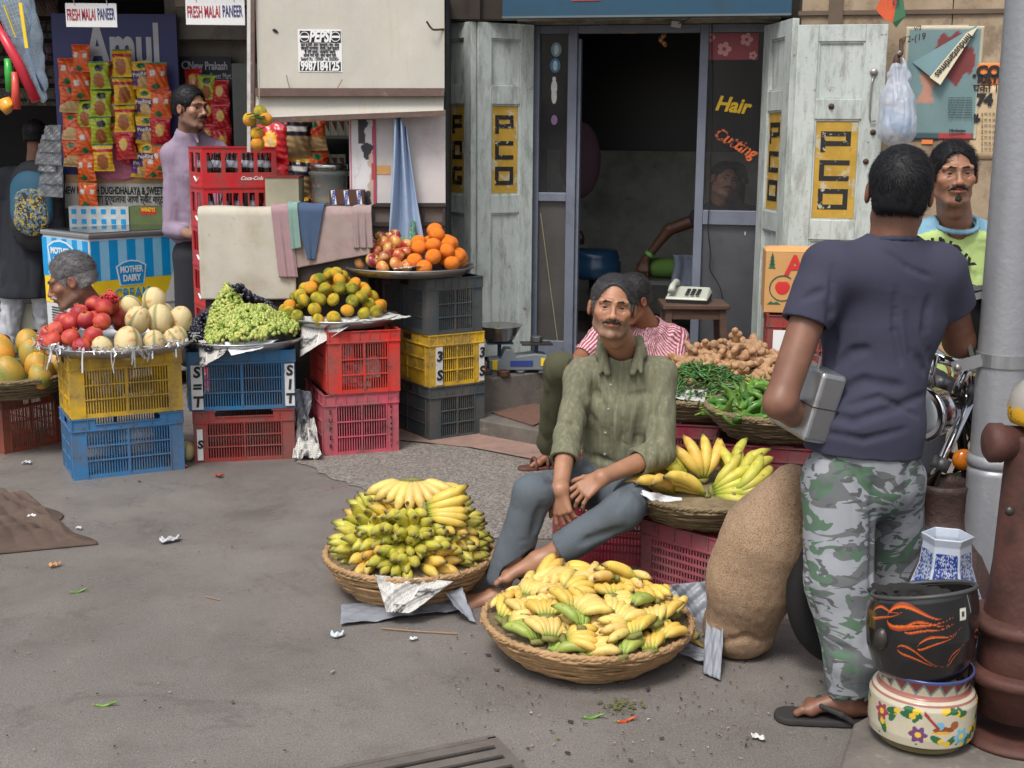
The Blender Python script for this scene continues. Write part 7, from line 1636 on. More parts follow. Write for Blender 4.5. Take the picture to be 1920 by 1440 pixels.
for i, ((x, y), s_, c_, lb_, cat_) in enumerate(lit):
    rs = np.random.RandomState(i); p = G(x, y, .009 if i != 6 else .11); k_ = rs.rand(4) * 6
    vf = grid(8, 6, lambda u, v: p + np.stack([(u - .5) * s_ * .9, (v - .5) * s_ * .6 + .2 * s_ * np.sin(u * 5 + k_[0]), np.abs(np.sin(u * 7 + k_[1]) * np.sin(v * 6 + k_[2])) * s_ * .25], -1)); o = obj('litter_scrap', vf, M('litter%d' % i, c_, .5, var=.2, vs=60), smooth=True); thick(o, .0008); tag(o, lb_, cat_)
for (x, y), yaw, c_, lb_, cat_, nm in [((200, 1321), .1, (92, 130, 50), 'green leaf stalk lying on the road at lower left', 'leaf', 'leaf_stalk'), ((1178, 1350), .3, (190, 52, 40), 'small red chilli dropped on the road', 'chilli', 'red_chilli'), ((1115, 1344), .1, (96, 140, 50), 'small green chilli dropped on the road', 'chilli', 'green_chilli_fallen'), ((150, 1180 - 72), .4, (110, 140, 60), 'thin green leaf bit on the road at left', 'leaf', 'leaf_bit')]:
    mb = pod(.07, .006, .1, 3, c_); o = mb.build(nm, chm, smooth=True, loc=G(x, y, .008)); o.rotation_euler = (0, 0, yaw); tag(o, lb_, cat_)
mb = MB(); mb.tube([G(715, 1178, .006), G(785, 1184, .006), G(858, 1188, .006)], .0025, 5); o = mb.build('thin_stick', M('stick')); tag(o, 'thin pale stick lying on the road in front of the baskets', 'stick')
mb = MB(); mb.tube([G(385, 1118, .005), G(412, 1125, .005)], .002, 5); o = mb.build('thin_stick', M('stick')); tag(o, 'short straw lying in the middle of the road', 'straw')
rs = np.random.RandomState(77); mb = MB()
for i in range(560):
    if i % 3: x, y = rs.uniform(850, 1500), rs.uniform(1180, 1430)
    else: x, y = rs.uniform(0, 1900), rs.uniform(880, 1438)
    p = G(x, y, .009); s_ = rs.uniform(.001, .0045) * (2 if rs.rand() < .06 else 1); c_ = [(60, 52, 46), (150, 140, 130), (90, 80, 62), (110, 120, 70), (196, 190, 180)][rs.choice(5, p=[.46, .16, .3, .06, .02])]
    mb.box(p, (s_ * 2, s_, s_ * .5), rotz(rs.rand() * 6), col=lin(c_))
o = mb.build('road_debris', M('debris', attr=True, rough=.9)); tag(o, 'fine crumbs of dirt and leaf bits scattered over the road', 'debris', kind='stuff')
mb = MB()
for i in range(40): d = rs.randn(3) * V(.03, .02, .006); mb.ell(G(1165, 1322, .012) + d * V(1, 1, .3), (.008, .005, .003), 6, rotz(rs.rand() * 3))
for i in range(8): a = rs.rand() * 6; mb.tube([G(1160, 1325, .008), G(1160, 1325, .012) + V(math.cos(a), math.sin(a), 0) * .05], .001, 4)
o = mb.build('dried_herb_sprig', M('herb', (98, 98, 60), .8, var=.3)); tag(o, 'dried sprig of herb leaves lying on the road', 'herb')
for i, (x, y, ya) in enumerate(((1315, 1190, .3), (1300, 1200, 1.2), (1322, 1215, 2.2))):
    mb = MB(); mb.tube([(0, 0, 0), (.04, 0, .015), (.09, .01, 0)], [.006, .016, .004], 6); v, f = mb.get(); v[:, 2] *= .5
    o = obj('banana_peel', (v, f), M('peel', (150, 130, 70), .7, var=.3), smooth=True, loc=G(x, y, .012)); o.rotation_euler = (0, 0, ya); tag(o, 'piece of banana peel on the ground beside the jute sack', 'peel', 'banana peels beside the sack')
# ================= PEOPLE =================
skinm = M('skin', attr=True, rough=.48, var=.14, vs=26, bump=.2, bs=160, bd=.002, sss=.03)
hairm = M('hair', attr=True, rough=.55, var=.2, vs=60, spec=.25)
def nz3(v, f, s): return np.sin(v[:, 0] * f + s) * np.sin(v[:, 1] * f * 1.3 + 2 * s) * np.sin(v[:, 2] * f * .9 + s)
class Person:
    def __init__(s, label, loc, skin=(150, 98, 72)):
        s.t = thing('person', label, 'person', loc); s.parts = []; s.skin = skin; s.h = None
    def grid(s, lo, hi, res=.004): return SDF(lo, hi, res)
    def add(s, F): s.parts.append(F.mesh())
    def head(s, O, fwd, up=(0, 0, 1), sc=1., neck=None, res=.0024, eyes=True, wx=1.03):
        O = np.asarray(O, float); R = frame(fwd, up); W = V(wx, 1, 1); s.h = (O, R, sc); s.W = W; L = lambda *p: O + R @ (V(*p) * sc * W)
        lo = O - .17 * sc; hi = O + .17 * sc
        if neck is not None: lo = np.minimum(lo, neck - .12); hi = np.maximum(hi, neck + .12)
        F = SDF(lo, hi, res); E = lambda c, r, k=.012, m='add': F.ell(L(*c), np.array(r) * sc * W, R, k * sc, m); C = lambda a, b, r0, r1, k=.008: F.cap(L(*a), L(*b), r0 * sc, r1 * sc, k * sc)
        E((0, -.017, .035), (.078, .094, .085)); E((0, .02, -.018), (.066, .074, .08), .02); E((0, .034, -.068), (.048, .056, .047), .02); E((0, .076, -.1), (.019, .019, .017), .018)
        for x in (-1, 1):
            E((x * .043, .062, -.02), (.02, .022, .018), .015); C((x * .045, .074, .024), (x * .012, .086, .022), .011, .012, .012); E((x * .03, .104, .003), (.017, .017, .012), .012, 'sub')
            C((x * .05, -.0, -.068), (x * .03, .062, -.098), .014, .012, .02)
            E((x * .082, -.004, -.006), (.009, .019, .029), .006); E((x * .091, .002, -.004), (.006, .012, .02), .003, 'sub')
            if eyes: E((x * .031, .0725, .003), (.0145, .0135, .0118), .004); E((x * .031, .092, .002), (.0125, .02, .0033), .002, 'sub')
        C((0, .088, .012), (0, .108, -.028), .0075, .0095, .008); E((0, .109, -.032), (.0145, .0115, .011), .006)
        for x in (-1, 1): E((x * .0165, .099, -.036), (.0095, .011, .0085), .004); E((x * .0075, .109, -.046), (.004, .007, .005), .003, 'sub')
        E((0, .085, -.055), (.03, .018, .02), .012)
        for x in (-1, 1): C((0, .1, -.051), (x * .027, .086, -.054), .0045, .003, .004); C((0, .0985, -.0635), (x * .021, .087, -.06), .0062, .004, .004); C((x * .036, .066, -.04), (x * .044, .058, -.02), .014, .016, .015)
        F.crease([L(-.034, .083, -.050), L(-.014, .1, -.0575), L(.014, .1, -.0575), L(.034, .083, -.050)], .0032 * sc, .0035 * sc)
        for x in (-1, 1): F.crease([L(x * .02, .1, -.034), L(x * .036, .083, -.056), L(x * .036, .078, -.068)], .005 * sc, .0035 * sc); F.crease([L(x * .018, .088, -.006), L(x * .034, .084, -.013), L(x * .048, .072, -.008)], .003 * sc, .002 * sc)
        if neck is not None:
            F.cap(L(0, -.014, -.05), neck, .059 * sc, .065 * sc, .03); F.cap(L(-.03, .01, -.07), neck + R @ V(-.012, .03, 0), .02, .018, .02); F.cap(L(.03, .01, -.07), neck + R @ V(.012, .03, 0), .02, .018, .02)
            F.ell(L(0, .045, -.12) * .5 + neck * .5 + R @ V(0, .02, 0), .017, k=.02)
        s.F = F; s.L = L; return F
    def finish(s, stub=None, eyes=True, gaze=(0, 1, 0), moust=None, brow=(34, 28, 26), beard=None):
        v, f = merge(s.parts); base = np.array(lin(s.skin)); c = np.tile(base, (len(v), 1)); c *= (1 + .1 * nz3(v, 60, 1) + .1 * nz3(v, 23, 2))[:, None]
        if s.h:
            O, R, sc = s.h; l = ((v - O) @ R) / sc / s.W; m = np.linalg.norm(l, axis=1) < .16
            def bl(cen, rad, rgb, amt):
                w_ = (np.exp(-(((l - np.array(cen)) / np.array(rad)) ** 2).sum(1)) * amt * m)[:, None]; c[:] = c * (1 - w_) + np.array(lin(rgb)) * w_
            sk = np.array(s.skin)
            for x in (-1, 1): bl((x * .031, .085, -.004), (.022, .03, .014), sk * .72, .6); bl((x * .045, .07, -.02), (.02, .03, .018), np.minimum(sk * V(1.2, 1.08, 1.0), 255), .5); bl((x * .08, 0, -.005), (.015, .03, .03), sk * V(1.0, .78, .74), .6); bl((x * .008, .108, -.045), (.005, .008, .004), sk * .3, .9)  # shade in eye sockets and nostrils and cheek highlights painted into the skin colour
            bl((0, .11, -.028), (.013, .02, .018), np.minimum(sk * V(1.22, 1.12, 1.08), 255), .5); bl((0, .09, .055), (.05, .05, .025), np.minimum(sk * V(1.15, 1.08, 1.0), 255), .45)  # nose and forehead highlights painted into the skin colour
            w_ = np.clip(1 - np.abs(l[:, 0]) / .027, 0, 1) * np.exp(-((l[:, 2] + .0575) / .008) ** 2) * (l[:, 1] > .075) * m; w_ = np.clip(w_ * 1.6, 0, .8)[:, None]; c[:] = c * (1 - w_) + np.array(lin(sk * V(.95, .62, .62))) * w_
            w_ = (np.exp(-((l[:, 2] + .0572) / .0016) ** 2) * (np.abs(l[:, 0]) < .025) * (l[:, 1] > .08) * m * .8)[:, None]; c[:] = c * (1 - w_) + np.array(lin(sk * .35)) * w_
            if stub:
                w_ = np.clip((-.03 - l[:, 2]) / .03, 0, 1) * np.clip((l[:, 2] + .16) / .04, 0, 1) * (l[:, 1] > -.01) * m * stub[1]; lipz = np.exp(-((l[:, 2] + .058) / .012) ** 2) * (np.abs(l[:, 0]) < .028); w_ = (w_ * (1 - lipz) * (.75 + .25 * nz3(v, 700, 3)))[:, None]
                c[:] = c * (1 - w_) + np.array(lin(stub[0])) * w_
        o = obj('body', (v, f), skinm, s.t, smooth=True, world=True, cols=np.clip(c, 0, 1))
        if s.h and eyes:
            O, R, sc = s.h
            for x in (-1, 1):
                mb = MB(); mb.ell((0, 0, 0), .0122 * sc, 24); ev, ef = mb.get(); g_ = nrm(R @ V(*gaze)); d = ev @ g_ / (.0122 * sc); cc_ = np.tile(lin((150, 140, 132)), (len(ev), 1)); cc_[d > .8] = lin((52, 34, 26)); cc_[d > .96] = lin((10, 8, 8))
                obj('eye', (ev + s.L(x * .031, .0725, .003), ef), M('eye', attr=True, rough=.1, var=0), s.t, smooth=True, world=True, cols=cc_)
        if s.h and brow:
            O, R, sc = s.h; L = s.L; F = SDF(O - .13 * sc, O + .13 * sc, .0022)
            for x in (-1, 1): F.chain([L(x * .012, .097, .0235), L(x * .03, .093, .0265), L(x * .052, .076, .0175)], [.003 * sc, .0034 * sc, .0016 * sc], .004)
            F.noise(.0018, (.004, .004, .004), 3); obj('eyebrow', F.mesh(), M('brow', brow, .7), s.t, smooth=True, world=True)
        if moust:
            O, R, sc = s.h; L = s.L; F = SDF(O - .14 * sc, O + .14 * sc, .0022)
            for x in (-1, 1): F.chain([L(x * .003, .1045, -.0445), L(x * .018, .099, -.048), L(x * .033, .086, -.0575)], [.0062 * sc * moust[1], .006 * sc * moust[1], .003 * sc], .006)
            if beard: F.ell(L(0, .094, -.088), V(.013, .006, .012) * sc * beard, R, .004); F.cap(L(0, .0965, -.074), L(0, .0965, -.08), .003, .004, .004)
            F.noise(.0022, (.004, .004, .005), 5); m_ = F.mesh(); obj('moustache', m_, M('moust%d' % moust[0][0], moust[0], .7, var=.3, vs=120), s.t, smooth=True, world=True)
    def hair(s, col=(24, 22, 24), grey=0., vol=.0, front=.0, strands=1500, ln=.022, flow=(0, .2, -1), seed=1, quiff=0., nape=-.055, greyc=(120, 118, 118), back=0):
        O, R, sc = s.h; L = s.L; F = SDF(O - .165 * sc, O + .165 * sc, .0035); E = lambda c, r, k=.01, m='add': F.ell(L(*c), np.array(r) * sc * s.W, R, k * sc, m)
        E((0, -.018, .04), (.081 + vol, .1 + vol, .09 + vol)); E((0, -.05, -.02), (.07 + vol * .6, .06 + vol * .6, .06), .02)
        if quiff: E((-.02, .055, .1), (.055, .035, .026 + quiff), .02); E((.03, .045, .098), (.045, .04, .025), .02)
        E((0, .112, -.02), (.071, .095, .108 + front), .005, 'sub'); E((0, .06, -.08), (.09, .075, .09), .01, 'sub')
        for x in (-1, 1): E((x * .09, .008, -.012), (.026, .027, .036), .005, 'sub'); F.cap(L(x * .071, .035, .03), L(x * .07, .028, -.02), .008 * sc, .004 * sc, .006)
        F.plane(L(0, 0, nape), R @ V(0, -.25, -1)); F.noise(.002, (.02, .02, .03), seed, True)
        v, f = F.mesh(); rs = np.random.RandomState(seed); l = ((v - O) @ R) / sc
        g = np.clip(grey * (1.2 * (l[:, 2] < .02) + .45) * (.6 + .6 * rs.rand(len(v))), 0, 1)[:, None]; c = np.array(lin(col)) * (1 - g) + np.array(lin(greyc)) * g
        # short strands
        idx = rs.choice(len(v), strands); cen = L(0, -.02, .02); sv = []; sf = []; scl = []; fl = R @ V(*flow)
        for n_, i in enumerate(idx):
            p = v[i]; nn = nrm(p - cen); t_ = fl + rs.randn(3) * .35; t_ = nrm(t_ - nn * (t_ @ nn)); w_ = nrm(np.cross(t_, nn)) * .0007 * sc; q = p - nn * .002; l_ = ln * rs.uniform(.6, 1.2)
            q1 = q + (t_ * .9 + nn * .3) * l_ * .5; q2 = q + (t_ * 1.1 + nn * .16) * l_; b = len(sv); sv += [q - w_, q + w_, q1 + w_, q1 - w_, q2, q2 + w_ * .3]; sf += [(b, b + 1, b + 2, b + 3), (b + 3, b + 2, b + 5, b + 4)]; scl += [c[i] * rs.uniform(.5, 1.25)] * 6
        nv = np.concatenate([v, np.array(sv)]); ff = np.concatenate([f, np.array(sf) + len(v)]); cc_ = np.concatenate([c, np.array(scl)])
        return obj('hair', (nv, ff), hairm, s.t, smooth=True, world=True, cols=np.clip(cc_, 0, 1))
    def hand(s, F, w, d, n, side, curl=(.3, .35, .25), sc=1., spread=.12, thumb=.5, each=(0, 0, 0, 0)):
        d = nrm(d); n = nrm(n - d * (np.asarray(n) @ d)); t_ = nrm(np.cross(d, n)) * side; w = np.asarray(w, float)
        for i in range(4): F.cap(w + t_ * (.014 - .009 * i) * sc, w + (d * (.088 - .004 * abs(i - 1)) + t_ * (.031 - .021 * i)) * sc, .0155 * sc, .0115 * sc, .014)
        F.cap(w + t_ * .012 * sc, w + (d * .04 + t_ * .03 - n * .008) * sc, .017 * sc, .014 * sc, .012)
        for i in range(4):
            k = w + (d * (.088 - .004 * abs(i - 1)) + t_ * (.031 - .021 * i)) * sc; Ls = np.array([(.041, .025, .021), (.045, .029, .022), (.042, .027, .021), (.033, .02, .018)][i]) * sc; a = each[i]; base = nrm(d + t_ * spread * (1.5 - i))
            for j in range(3):
                a += curl[j]; dd_ = base * math.cos(a) - n * math.sin(a); q = k + dd_ * Ls[j]; r = [.0095, .0086, .0078, .0068][j] * (.9 if i == 3 else 1) * sc; F.cap(k, q, r, r * .9, .0035); k = q
        b = w + (d * .022 + t_ * .024 - n * .006) * sc; dd_ = nrm(d * .75 + t_ * (1.1 - thumb) - n * .3 * (1 + thumb)); q = b + dd_ * .045 * sc; F.cap(b, q, .0145 * sc, .011 * sc, .01); dd2 = nrm(dd_ + d * .3 - t_ * thumb * .6); q2 = q + dd2 * .033 * sc; F.cap(q, q2, .0108 * sc, .0095 * sc, .004); F.cap(q2, q2 + nrm(dd2 + d * .2) * .024 * sc, .0095 * sc, .0075 * sc, .004)
    def foot(s, F, ank, d, up, big=1, sc=1., drop=.055):
        d = nrm(d); up = nrm(np.asarray(up) - d * (np.asarray(up) @ d)); t_ = nrm(np.cross(d, up)) * big; h = ank - up * drop * sc - d * .035 * sc; bl = h + d * .165 * sc
        F.cap(h, h + d * .05 * sc, .03 * sc, .03 * sc, .02); F.cap(ank, h + d * .06 * sc + up * .008, .034 * sc, .03 * sc, .03); F.cap(ank + d * .02, bl + t_ * .018 * sc + up * .004, .03 * sc, .019 * sc, .03); F.cap(h + d * .04 * sc - t_ * .01, bl - t_ * .025 * sc - up * .004, .026 * sc, .017 * sc, .03); F.cap(bl + t_ * .024 * sc, bl - t_ * .03 * sc, .018 * sc, .015 * sc, .015)
        for i in range(5):
            q = bl + t_ * (.03 - .0165 * i) * sc + d * (.006 - .006 * i) * sc; r = (.0125, .009, .0088, .0084, .008)[i] * sc; L_ = (.038, .036, .03, .025, .02)[i] * sc; m_ = q + d * L_ * .55 + up * .004; F.cap(q, m_, r * 1.05, r, .006); F.cap(m_, q + d * L_ - up * .006, r, r * .95, .003)
    def cloth(s, name, ops, mat, res=.005, noise=(), crease=(), cols=None, pad=.04):
        pts = [(o[1], o[3]) for o in ops if o[0] == 'c'] + [(o[2], o[4]) for o in ops if o[0] == 'c'] + [(o[1], np.max(o[2])) for o in ops if o[0] == 'e']
        mx = max([1.] + [o[7] for o in ops if o[0] == 'c' and len(o) > 7 and o[7]])
        lo = np.min([np.asarray(p) - r * (mx if r > .08 else 1.1) for p, r in pts], 0) - pad; hi = np.max([np.asarray(p) + r * (mx if r > .08 else 1.1) for p, r in pts], 0) + pad; F = SDF(lo, hi, res)
        late = []
        for o in ops:
            k = o[5] if len(o) > 5 and o[0] in ('c', '-c') else .02; sq = (o[6], o[7]) if len(o) > 7 else None
            if o[0] == 'c': F.cap(o[1], o[2], o[3], o[4], k, sq=sq)
            elif o[0] == 'e': F.ell(o[1], o[2], o[3] if len(o) > 3 else None, o[4] if len(o) > 4 else .03)
            else: late.append((o, k, sq))
        for a in noise: F.noise(*a)
        for a in crease: F.screase(a[0], a[1], a[2] * 1.15)
        for o, k, sq in late:
            if o[0] == '-c': F.cap(o[1], o[2], o[3], o[4], .004, 'sub', sq)
            elif o[0] == '-e': F.ell(o[1], o[2], o[3] if len(o) > 3 else None, .004, 'sub')
            elif o[0] == 'p': F.plane(o[1], o[2])
            elif o[0] == 'h': F.halfcut(o[1], o[2], o[3])
        m_ = F.mesh(); return obj(name, m_, mat, s.t, smooth=True, world=True, cols=cols(m_[0]) if cols else None)
def seg_angle(v, segs):
    """distance around the nearest limb, for stripes that follow a sleeve"""
    best = np.full(len(v), 9.); out = np.zeros(len(v))
    for a, b, rf, kind in segs:
        a, b = np.asarray(a), np.asarray(b); ab = b - a; t_ = np.clip((v - a) @ ab / (ab @ ab), 0, 1); p = v - a - t_[:, None] * ab; d = np.linalg.norm(p, axis=1) - rf; x = nrm(ab); y = nrm(np.cross(x, V(.3, 1, .2))); z = np.cross(x, y); m = d < best; best[m] = d[m]; out[m] = (np.arctan2(p @ z, p @ y) * rf)[m]
    return out
Z_ = V(0, 0, 1); X_ = V(1, 0, 0)
# ---------- the seated banana seller ----------
p1 = Person('man in an olive shirt and grey trousers sitting barefoot behind the banana baskets', (A(1165, 900, 4.95)[0], 4.95, 0), (160, 116, 90))
Oh = A(1148, 577, 4.84); nk = A(1164, 652, 4.97); p1.head(Oh, V(-.03, -1, .1), V(.08, 0, 1), neck=nk, wx=1.05)
F = p1.F; p1.add(F)
S1, S2 = A(1092, 704, 4.97), A(1236, 702, 4.97); E1, E2 = A(1064, 822, 4.80), A(1238, 850, 4.80); W1, W2 = A(1050, 918, 4.60), A(1128, 896, 4.60); CH = A(1166, 770, 4.96); WA = A(1166, 890, 5.0)
F = SDF(np.minimum(W1, E1) - V(.1, .2, .2), np.maximum(E2, W2) + V(.1, .1, .1), .0032)
F.cap(E1, W1, .042, .029, .02); F.cap(E2, W2, .042, .029, .02); F.ell(W1, .029, k=.02); F.ell(W2, .029, k=.02)
p1.hand(F, W1, V(.12, -.25, -1), V(-.55, -.8, .1), 1, (.25, .35, .25), each=(.0, .25, .35, .5), thumb=.3)
p1.hand(F, W2, V(-.95, -.2, -.62), V(-.25, -.75, .7), 1, (.35, .5, .3), each=(-.1, 0, .1, .2), thumb=.3); p1.add(F)
F = SDF(WA - V(.1, .15, .2), nk + V(.12, .1, .03), .006); F.cap(nk - V(0, -.01, .04), WA, .058, .085, .03, sq=(X_, 1.15)); p1.add(F)
K1, K2 = A(1000, 925, 4.60), A(1168, 958, 4.55); An1, An2 = A(940, 1100, 4.62), A(1012, 1052, 4.56); Hp1, Hp2 = A(1115, 905, 4.98), A(1210, 905, 4.98)
F = SDF(np.minimum(An1, An2) - V(.32, .2, .12), np.maximum(An1, An2) + V(.15, .2, .25), .0035)
F.cap(An1, An1 + (K1 - An1) * .4, .034, .045, .02); F.cap(An2, An2 + (K2 - An2) * .4, .034, .045, .02)
p1.foot(F, An2, V(-1, -.12, -.2), V(-.1, -.12, 1), -1, drop=.03); p1.foot(F, An1 + V(.0, .0, -.035), V(-.9, -.3, -.05), V(-.1, -.5, 1), -1, drop=.015); p1.add(F)
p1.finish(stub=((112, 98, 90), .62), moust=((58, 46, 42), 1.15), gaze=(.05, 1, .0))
p1.hair((34, 32, 34), grey=.3, front=.014, strands=2600, ln=.026, flow=(-.5, -.3, .1), vol=.002)
olive = M('shirt_olive', (104, 104, 82), .85, var=.12, vs=7, dirt=[((134, 130, 108), 75, .48, .6, .6)], stretch=(1, 1, .05), bump=.4, bs=200)
nb = nk + V(0, 0, -.05)
ops = [('c', CH, WA, .112, .128, .05, X_, 1.32), ('c', S1, S2, .062, .062, .05), ('c', nb, CH, .068, .11, .05, X_, 1.3), ('c', nb + V(0, .01, -.01), S1, .045, .058, .05), ('c', nb + V(0, .01, -.01), S2, .045, .058, .05), ('c', S1 - V(.005, 0, .01), E1, .064, .057, .03), ('c', S2 + V(.005, 0, -.01), E2, .066, .06, .03), ('c', E1, E1 + (W1 - E1) * .5, .056, .050, .02), ('c', E2, E2 + (W2 - E2) * .46, .058, .052, .02),
       ('c', E1 + (W1 - E1) * .2, E1 + (W1 - E1) * .5, .058, .058, .006), ('c', E2 + (W2 - E2) * .16, E2 + (W2 - E2) * .46, .06, .06, .006), ('e', WA + V(.0, -.03, -.04), (.175, .13, .07)),
       ('-c', E1 + (W1 - E1) * .34, W1, .043, .045), ('-c', E2 + (W2 - E2) * .36, W2, .042, .045), ('h', E1 + (W1 - E1) * .44, W1 - E1, .09), ('h', E2 + (W2 - E2) * .40, W2 - E2, .09), ('-c', nk + V(0, -.01, -.005), nk + V(-.02, -.05, .2), .068, .08), ('-c', nk + V(-.012, -.13, -.12), nk + V(-.015, -.10, .03), .004, .042)]
cr = [([nk + V(-.01, -.14, -.1), A(1148, 800, 4.83), A(1140, 885, 4.84)], .005, .004), ([A(1165, 745, 4.84), A(1168, 830, 4.83), A(1205, 850, 4.85)], .004, .003), ([A(1180, 740, 4.84), A(1215, 738, 4.86), A(1208, 800, 4.85)], .012, .008), ([A(1095, 745, 4.88), A(1110, 790, 4.85), A(1100, 850, 4.86)], .014, .012), ([A(1110, 720, 4.85), A(1130, 760, 4.84), A(1135, 830, 4.84)], .013, .007),
      ([A(1200, 760, 4.86), A(1195, 830, 4.86), A(1205, 880, 4.86)], .014, .010), ([A(1245, 740, 4.9), A(1225, 800, 4.88), A(1215, 850, 4.86)], .012, .012), ([A(1050, 790, 4.85), A(1080, 800, 4.84)], .01, .008), ([A(1105, 855, 4.84), A(1160, 870, 4.83), A(1210, 865, 4.86)], .013, .009)]
p1.cloth('shirt', ops, olive, .0042, [(.005, (.05, .05, .09), 3, True), (.0012, (.03, .04, .06), 5, True)], cr)
for sd in (-1, 1):
    a = nk + V(sd * .072, .015, .03); b = nk + V(sd * .074 - .002, -.05, .0); c_ = nk + V(sd * .072, -.10, -.078) if sd > 0 else nk + V(sd * .085, -.085, -.085); d_ = nk + V(sd * .018 - .01, -.095, -.085); F = SDF(nk - .17, nk + .17, .003)
    F.chain([nk + V(sd * .03, .05, .0), a, b], [.013, .014, .015], .012); F.cap(b, d_ * .5 + c_ * .5, .019, .013, .012); F.cap(b, c_, .016, .007, .012); F.cap(a, b + V(sd * .012, 0, -.02), .016, .018, .012)
    obj('collar', F.mesh(), olive, p1.t, smooth=True, world=True)
for (x, y, Y) in ((1145, 722, 4.822), (1141, 768, 4.818), (1135, 812, 4.818), (1134, 852, 4.82)):
    mb = MB(); mb.ell(A(x, y, Y), (.006, .003, .006), 10); part('button', mb, M('button', (140, 136, 124), .3), p1.t, smooth=True)
grey = M('trousers_grey', (84, 92, 99), .85, var=.14, vs=6, bump=.5, bs=240)
for (h_, k_, a_, hem, nm) in ((Hp1, K1, An1, .82, 'a'), (Hp2, K2, An2, .66, 'b')): pass
h1 = K1 + (An1 - K1) * .90; h2 = K2 + (An2 - K2) * .72
ops = [('c', Hp1, K1, .092, .071, .03), ('c', Hp2, K2, .094, .071, .03), ('c', Hp1, Hp2, .11, .11, .03), ('c', K1, h1, .07, .074, .03), ('c', K2, h2, .07, .064, .03), ('e', (Hp1 + Hp2) / 2 + V(0, 0, -.03), (.18, .14, .1)),
       ('-c', h1 - (K1 - An1) * -.0 + (An1 - K1) * -.05, An1 + (An1 - K1) * .5, .062, .066), ('-c', h2 + (An2 - K2) * -.05, An2 + (An2 - K2) * .3, .055, .057), ('h', h2 + (An2 - K2) * .04, An2 - K2, .085), ('p', h1 + V(0, 0, -.02), V(0, 0, -1))]
cr = [([K1 + V(.05, -.06, .06), (Hp1 + K1) / 2 + V(0, -.08, .03)], .014, .009), ([K1 + V(.03, -.08, -.02), K1 + V(.0, -.07, -.14)], .016, .008), ([K2 + V(-.03, -.07, .03), (Hp2 + K2) / 2 + V(-.03, -.06, .06)], .014, .01), ([K2 + V(0, -.08, -.04), K2 + (An2 - K2) * .5 + V(0, -.07, 0)], .016, .008), ([Hp1 + V(.0, -.1, .06), K1 + V(.08, -.04, .08)], .012, .008)]
p1.cloth('trousers', ops, grey, .0048, [(.003, (.08, .08, .12), 6, True), (.0012, (.03, .03, .03), 8, True)], cr)

# ---------- man in the striped shirt behind him ----------
p2 = Person('man in a red and white striped shirt bent over his phone behind the banana seller', (A(1180, 700, 6.55)[0], 6.6, 0), (140, 92, 68))
O2 = A(1184, 562, 6.5); n2 = A(1212, 612, 6.6); p2.head(O2, V(-.75, -.6, -.35), neck=n2, res=.0035, eyes=False); p2.add(p2.F)
s1, s2 = A(1130, 632, 6.5), A(1262, 640, 6.65); e1 = A(1092, 668, 6.42); w1 = A(1072, 690, 6.28); e2 = A(1262, 700, 6.5)
F = SDF(w1 - V(.2, .25, .15), e1 + V(.1, .15, .12), .0045); F.cap(e1, w1, .045, .032, .02); p2.hand(F, w1, V(.3, -.9, -.1), V(-.6, 0, .6), 1, (.5, .5, .3)); p2.add(F)
fa2 = A(1050, 868, 6.62); F = SDF(fa2 - V(.35, .3, .13), fa2 + V(.2, .2, .4), .0045); F.cap(fa2 + V(.02, .02, .02), fa2 + V(.05, .1, .3), .04, .05, .02); p2.foot(F, fa2 + V(0, 0, .07), V(-1, -.3, -.1), Z_, -1, drop=.045); p2.add(F)
p2.finish(eyes=False, brow=None); p2.hair((26, 25, 27), grey=.15, strands=1500, ln=.03, flow=(.2, -.8, -.2), vol=.006, back=1)
def strp(v):
    q = seg_angle(v, [(s2, e2, .07, 0), (s1, e1, .065, 0), (A(1210, 640, 6.6), A(1225, 760, 6.75), .17, 0)]); m = (q * 52) % 1 < .42; c = np.tile(lin((146, 62, 78)), (len(v), 1)); c[m] = lin((206, 180, 184)); return c
b2, w2_ = A(1208, 665, 6.62), A(1232, 775, 6.78)
p2.cloth('striped_shirt', [('c', b2, w2_, .13, .15, .05, X_, 1.25), ('c', s1, s2, .07, .075, .05), ('c', s2, e2, .075, .065, .04), ('c', s1, e1 + V(-.01, 0, -.01), .07, .062, .04), ('c', n2 + V(0, 0, -.0), b2, .072, .1, .05), ('c', n2, s2, .06, .07, .05), ('-c', e1 + (w1 - e1) * .1, w1, .048, .04), ('-c', n2, n2 + V(-.05, -.08, .2), .072, .085), ('h', s1 + (e1 - s1) * .95, e1 - s1, .1)],
         M('shirt_striped', attr=True, rough=.85, var=.08), .0045, [(.006, (.05, .05, .08), 3, True), (.003, (.02, .03, .03), 4, True)], [([A(1160, 640, 6.42), A(1170, 700, 6.42)], .014, .01), ([A(1235, 640, 6.5), A(1222, 700, 6.46)], .012, .01)], cols=strp)
k2a, k2b = A(1052, 690, 6.35), A(1120, 730, 6.3); h2a = A(1200, 790, 6.8)
p2.cloth('olive_trousers', [('c', h2a, k2a, .1, .085, .03), ('c', k2a, A(1035, 830, 6.62), .08, .085, .03), ('c', h2a, k2b, .1, .08, .03), ('c', k2b, A(1130, 850, 6.5), .08, .08, .03)], M('trousers_olive', (72, 72, 50), .9, var=.12), .007, [(.007, (.06, .06, .12), 5, True)])
mb = MB(); mb.box(w1 + V(.0, -.09, .03), (.05, .11, .012)); part('sleeve_button', mb, M('dark_bolt'), p2.t)
t = MB(); t.box(A(1084, 686, 6.14), (.075, .1, .01), np.array(Euler((.5, .0, .2)).to_matrix())); o = t.build('mobile_phone', M('phone_black')); tag(o, 'dark mobile phone held by the man in the striped shirt', 'phone')
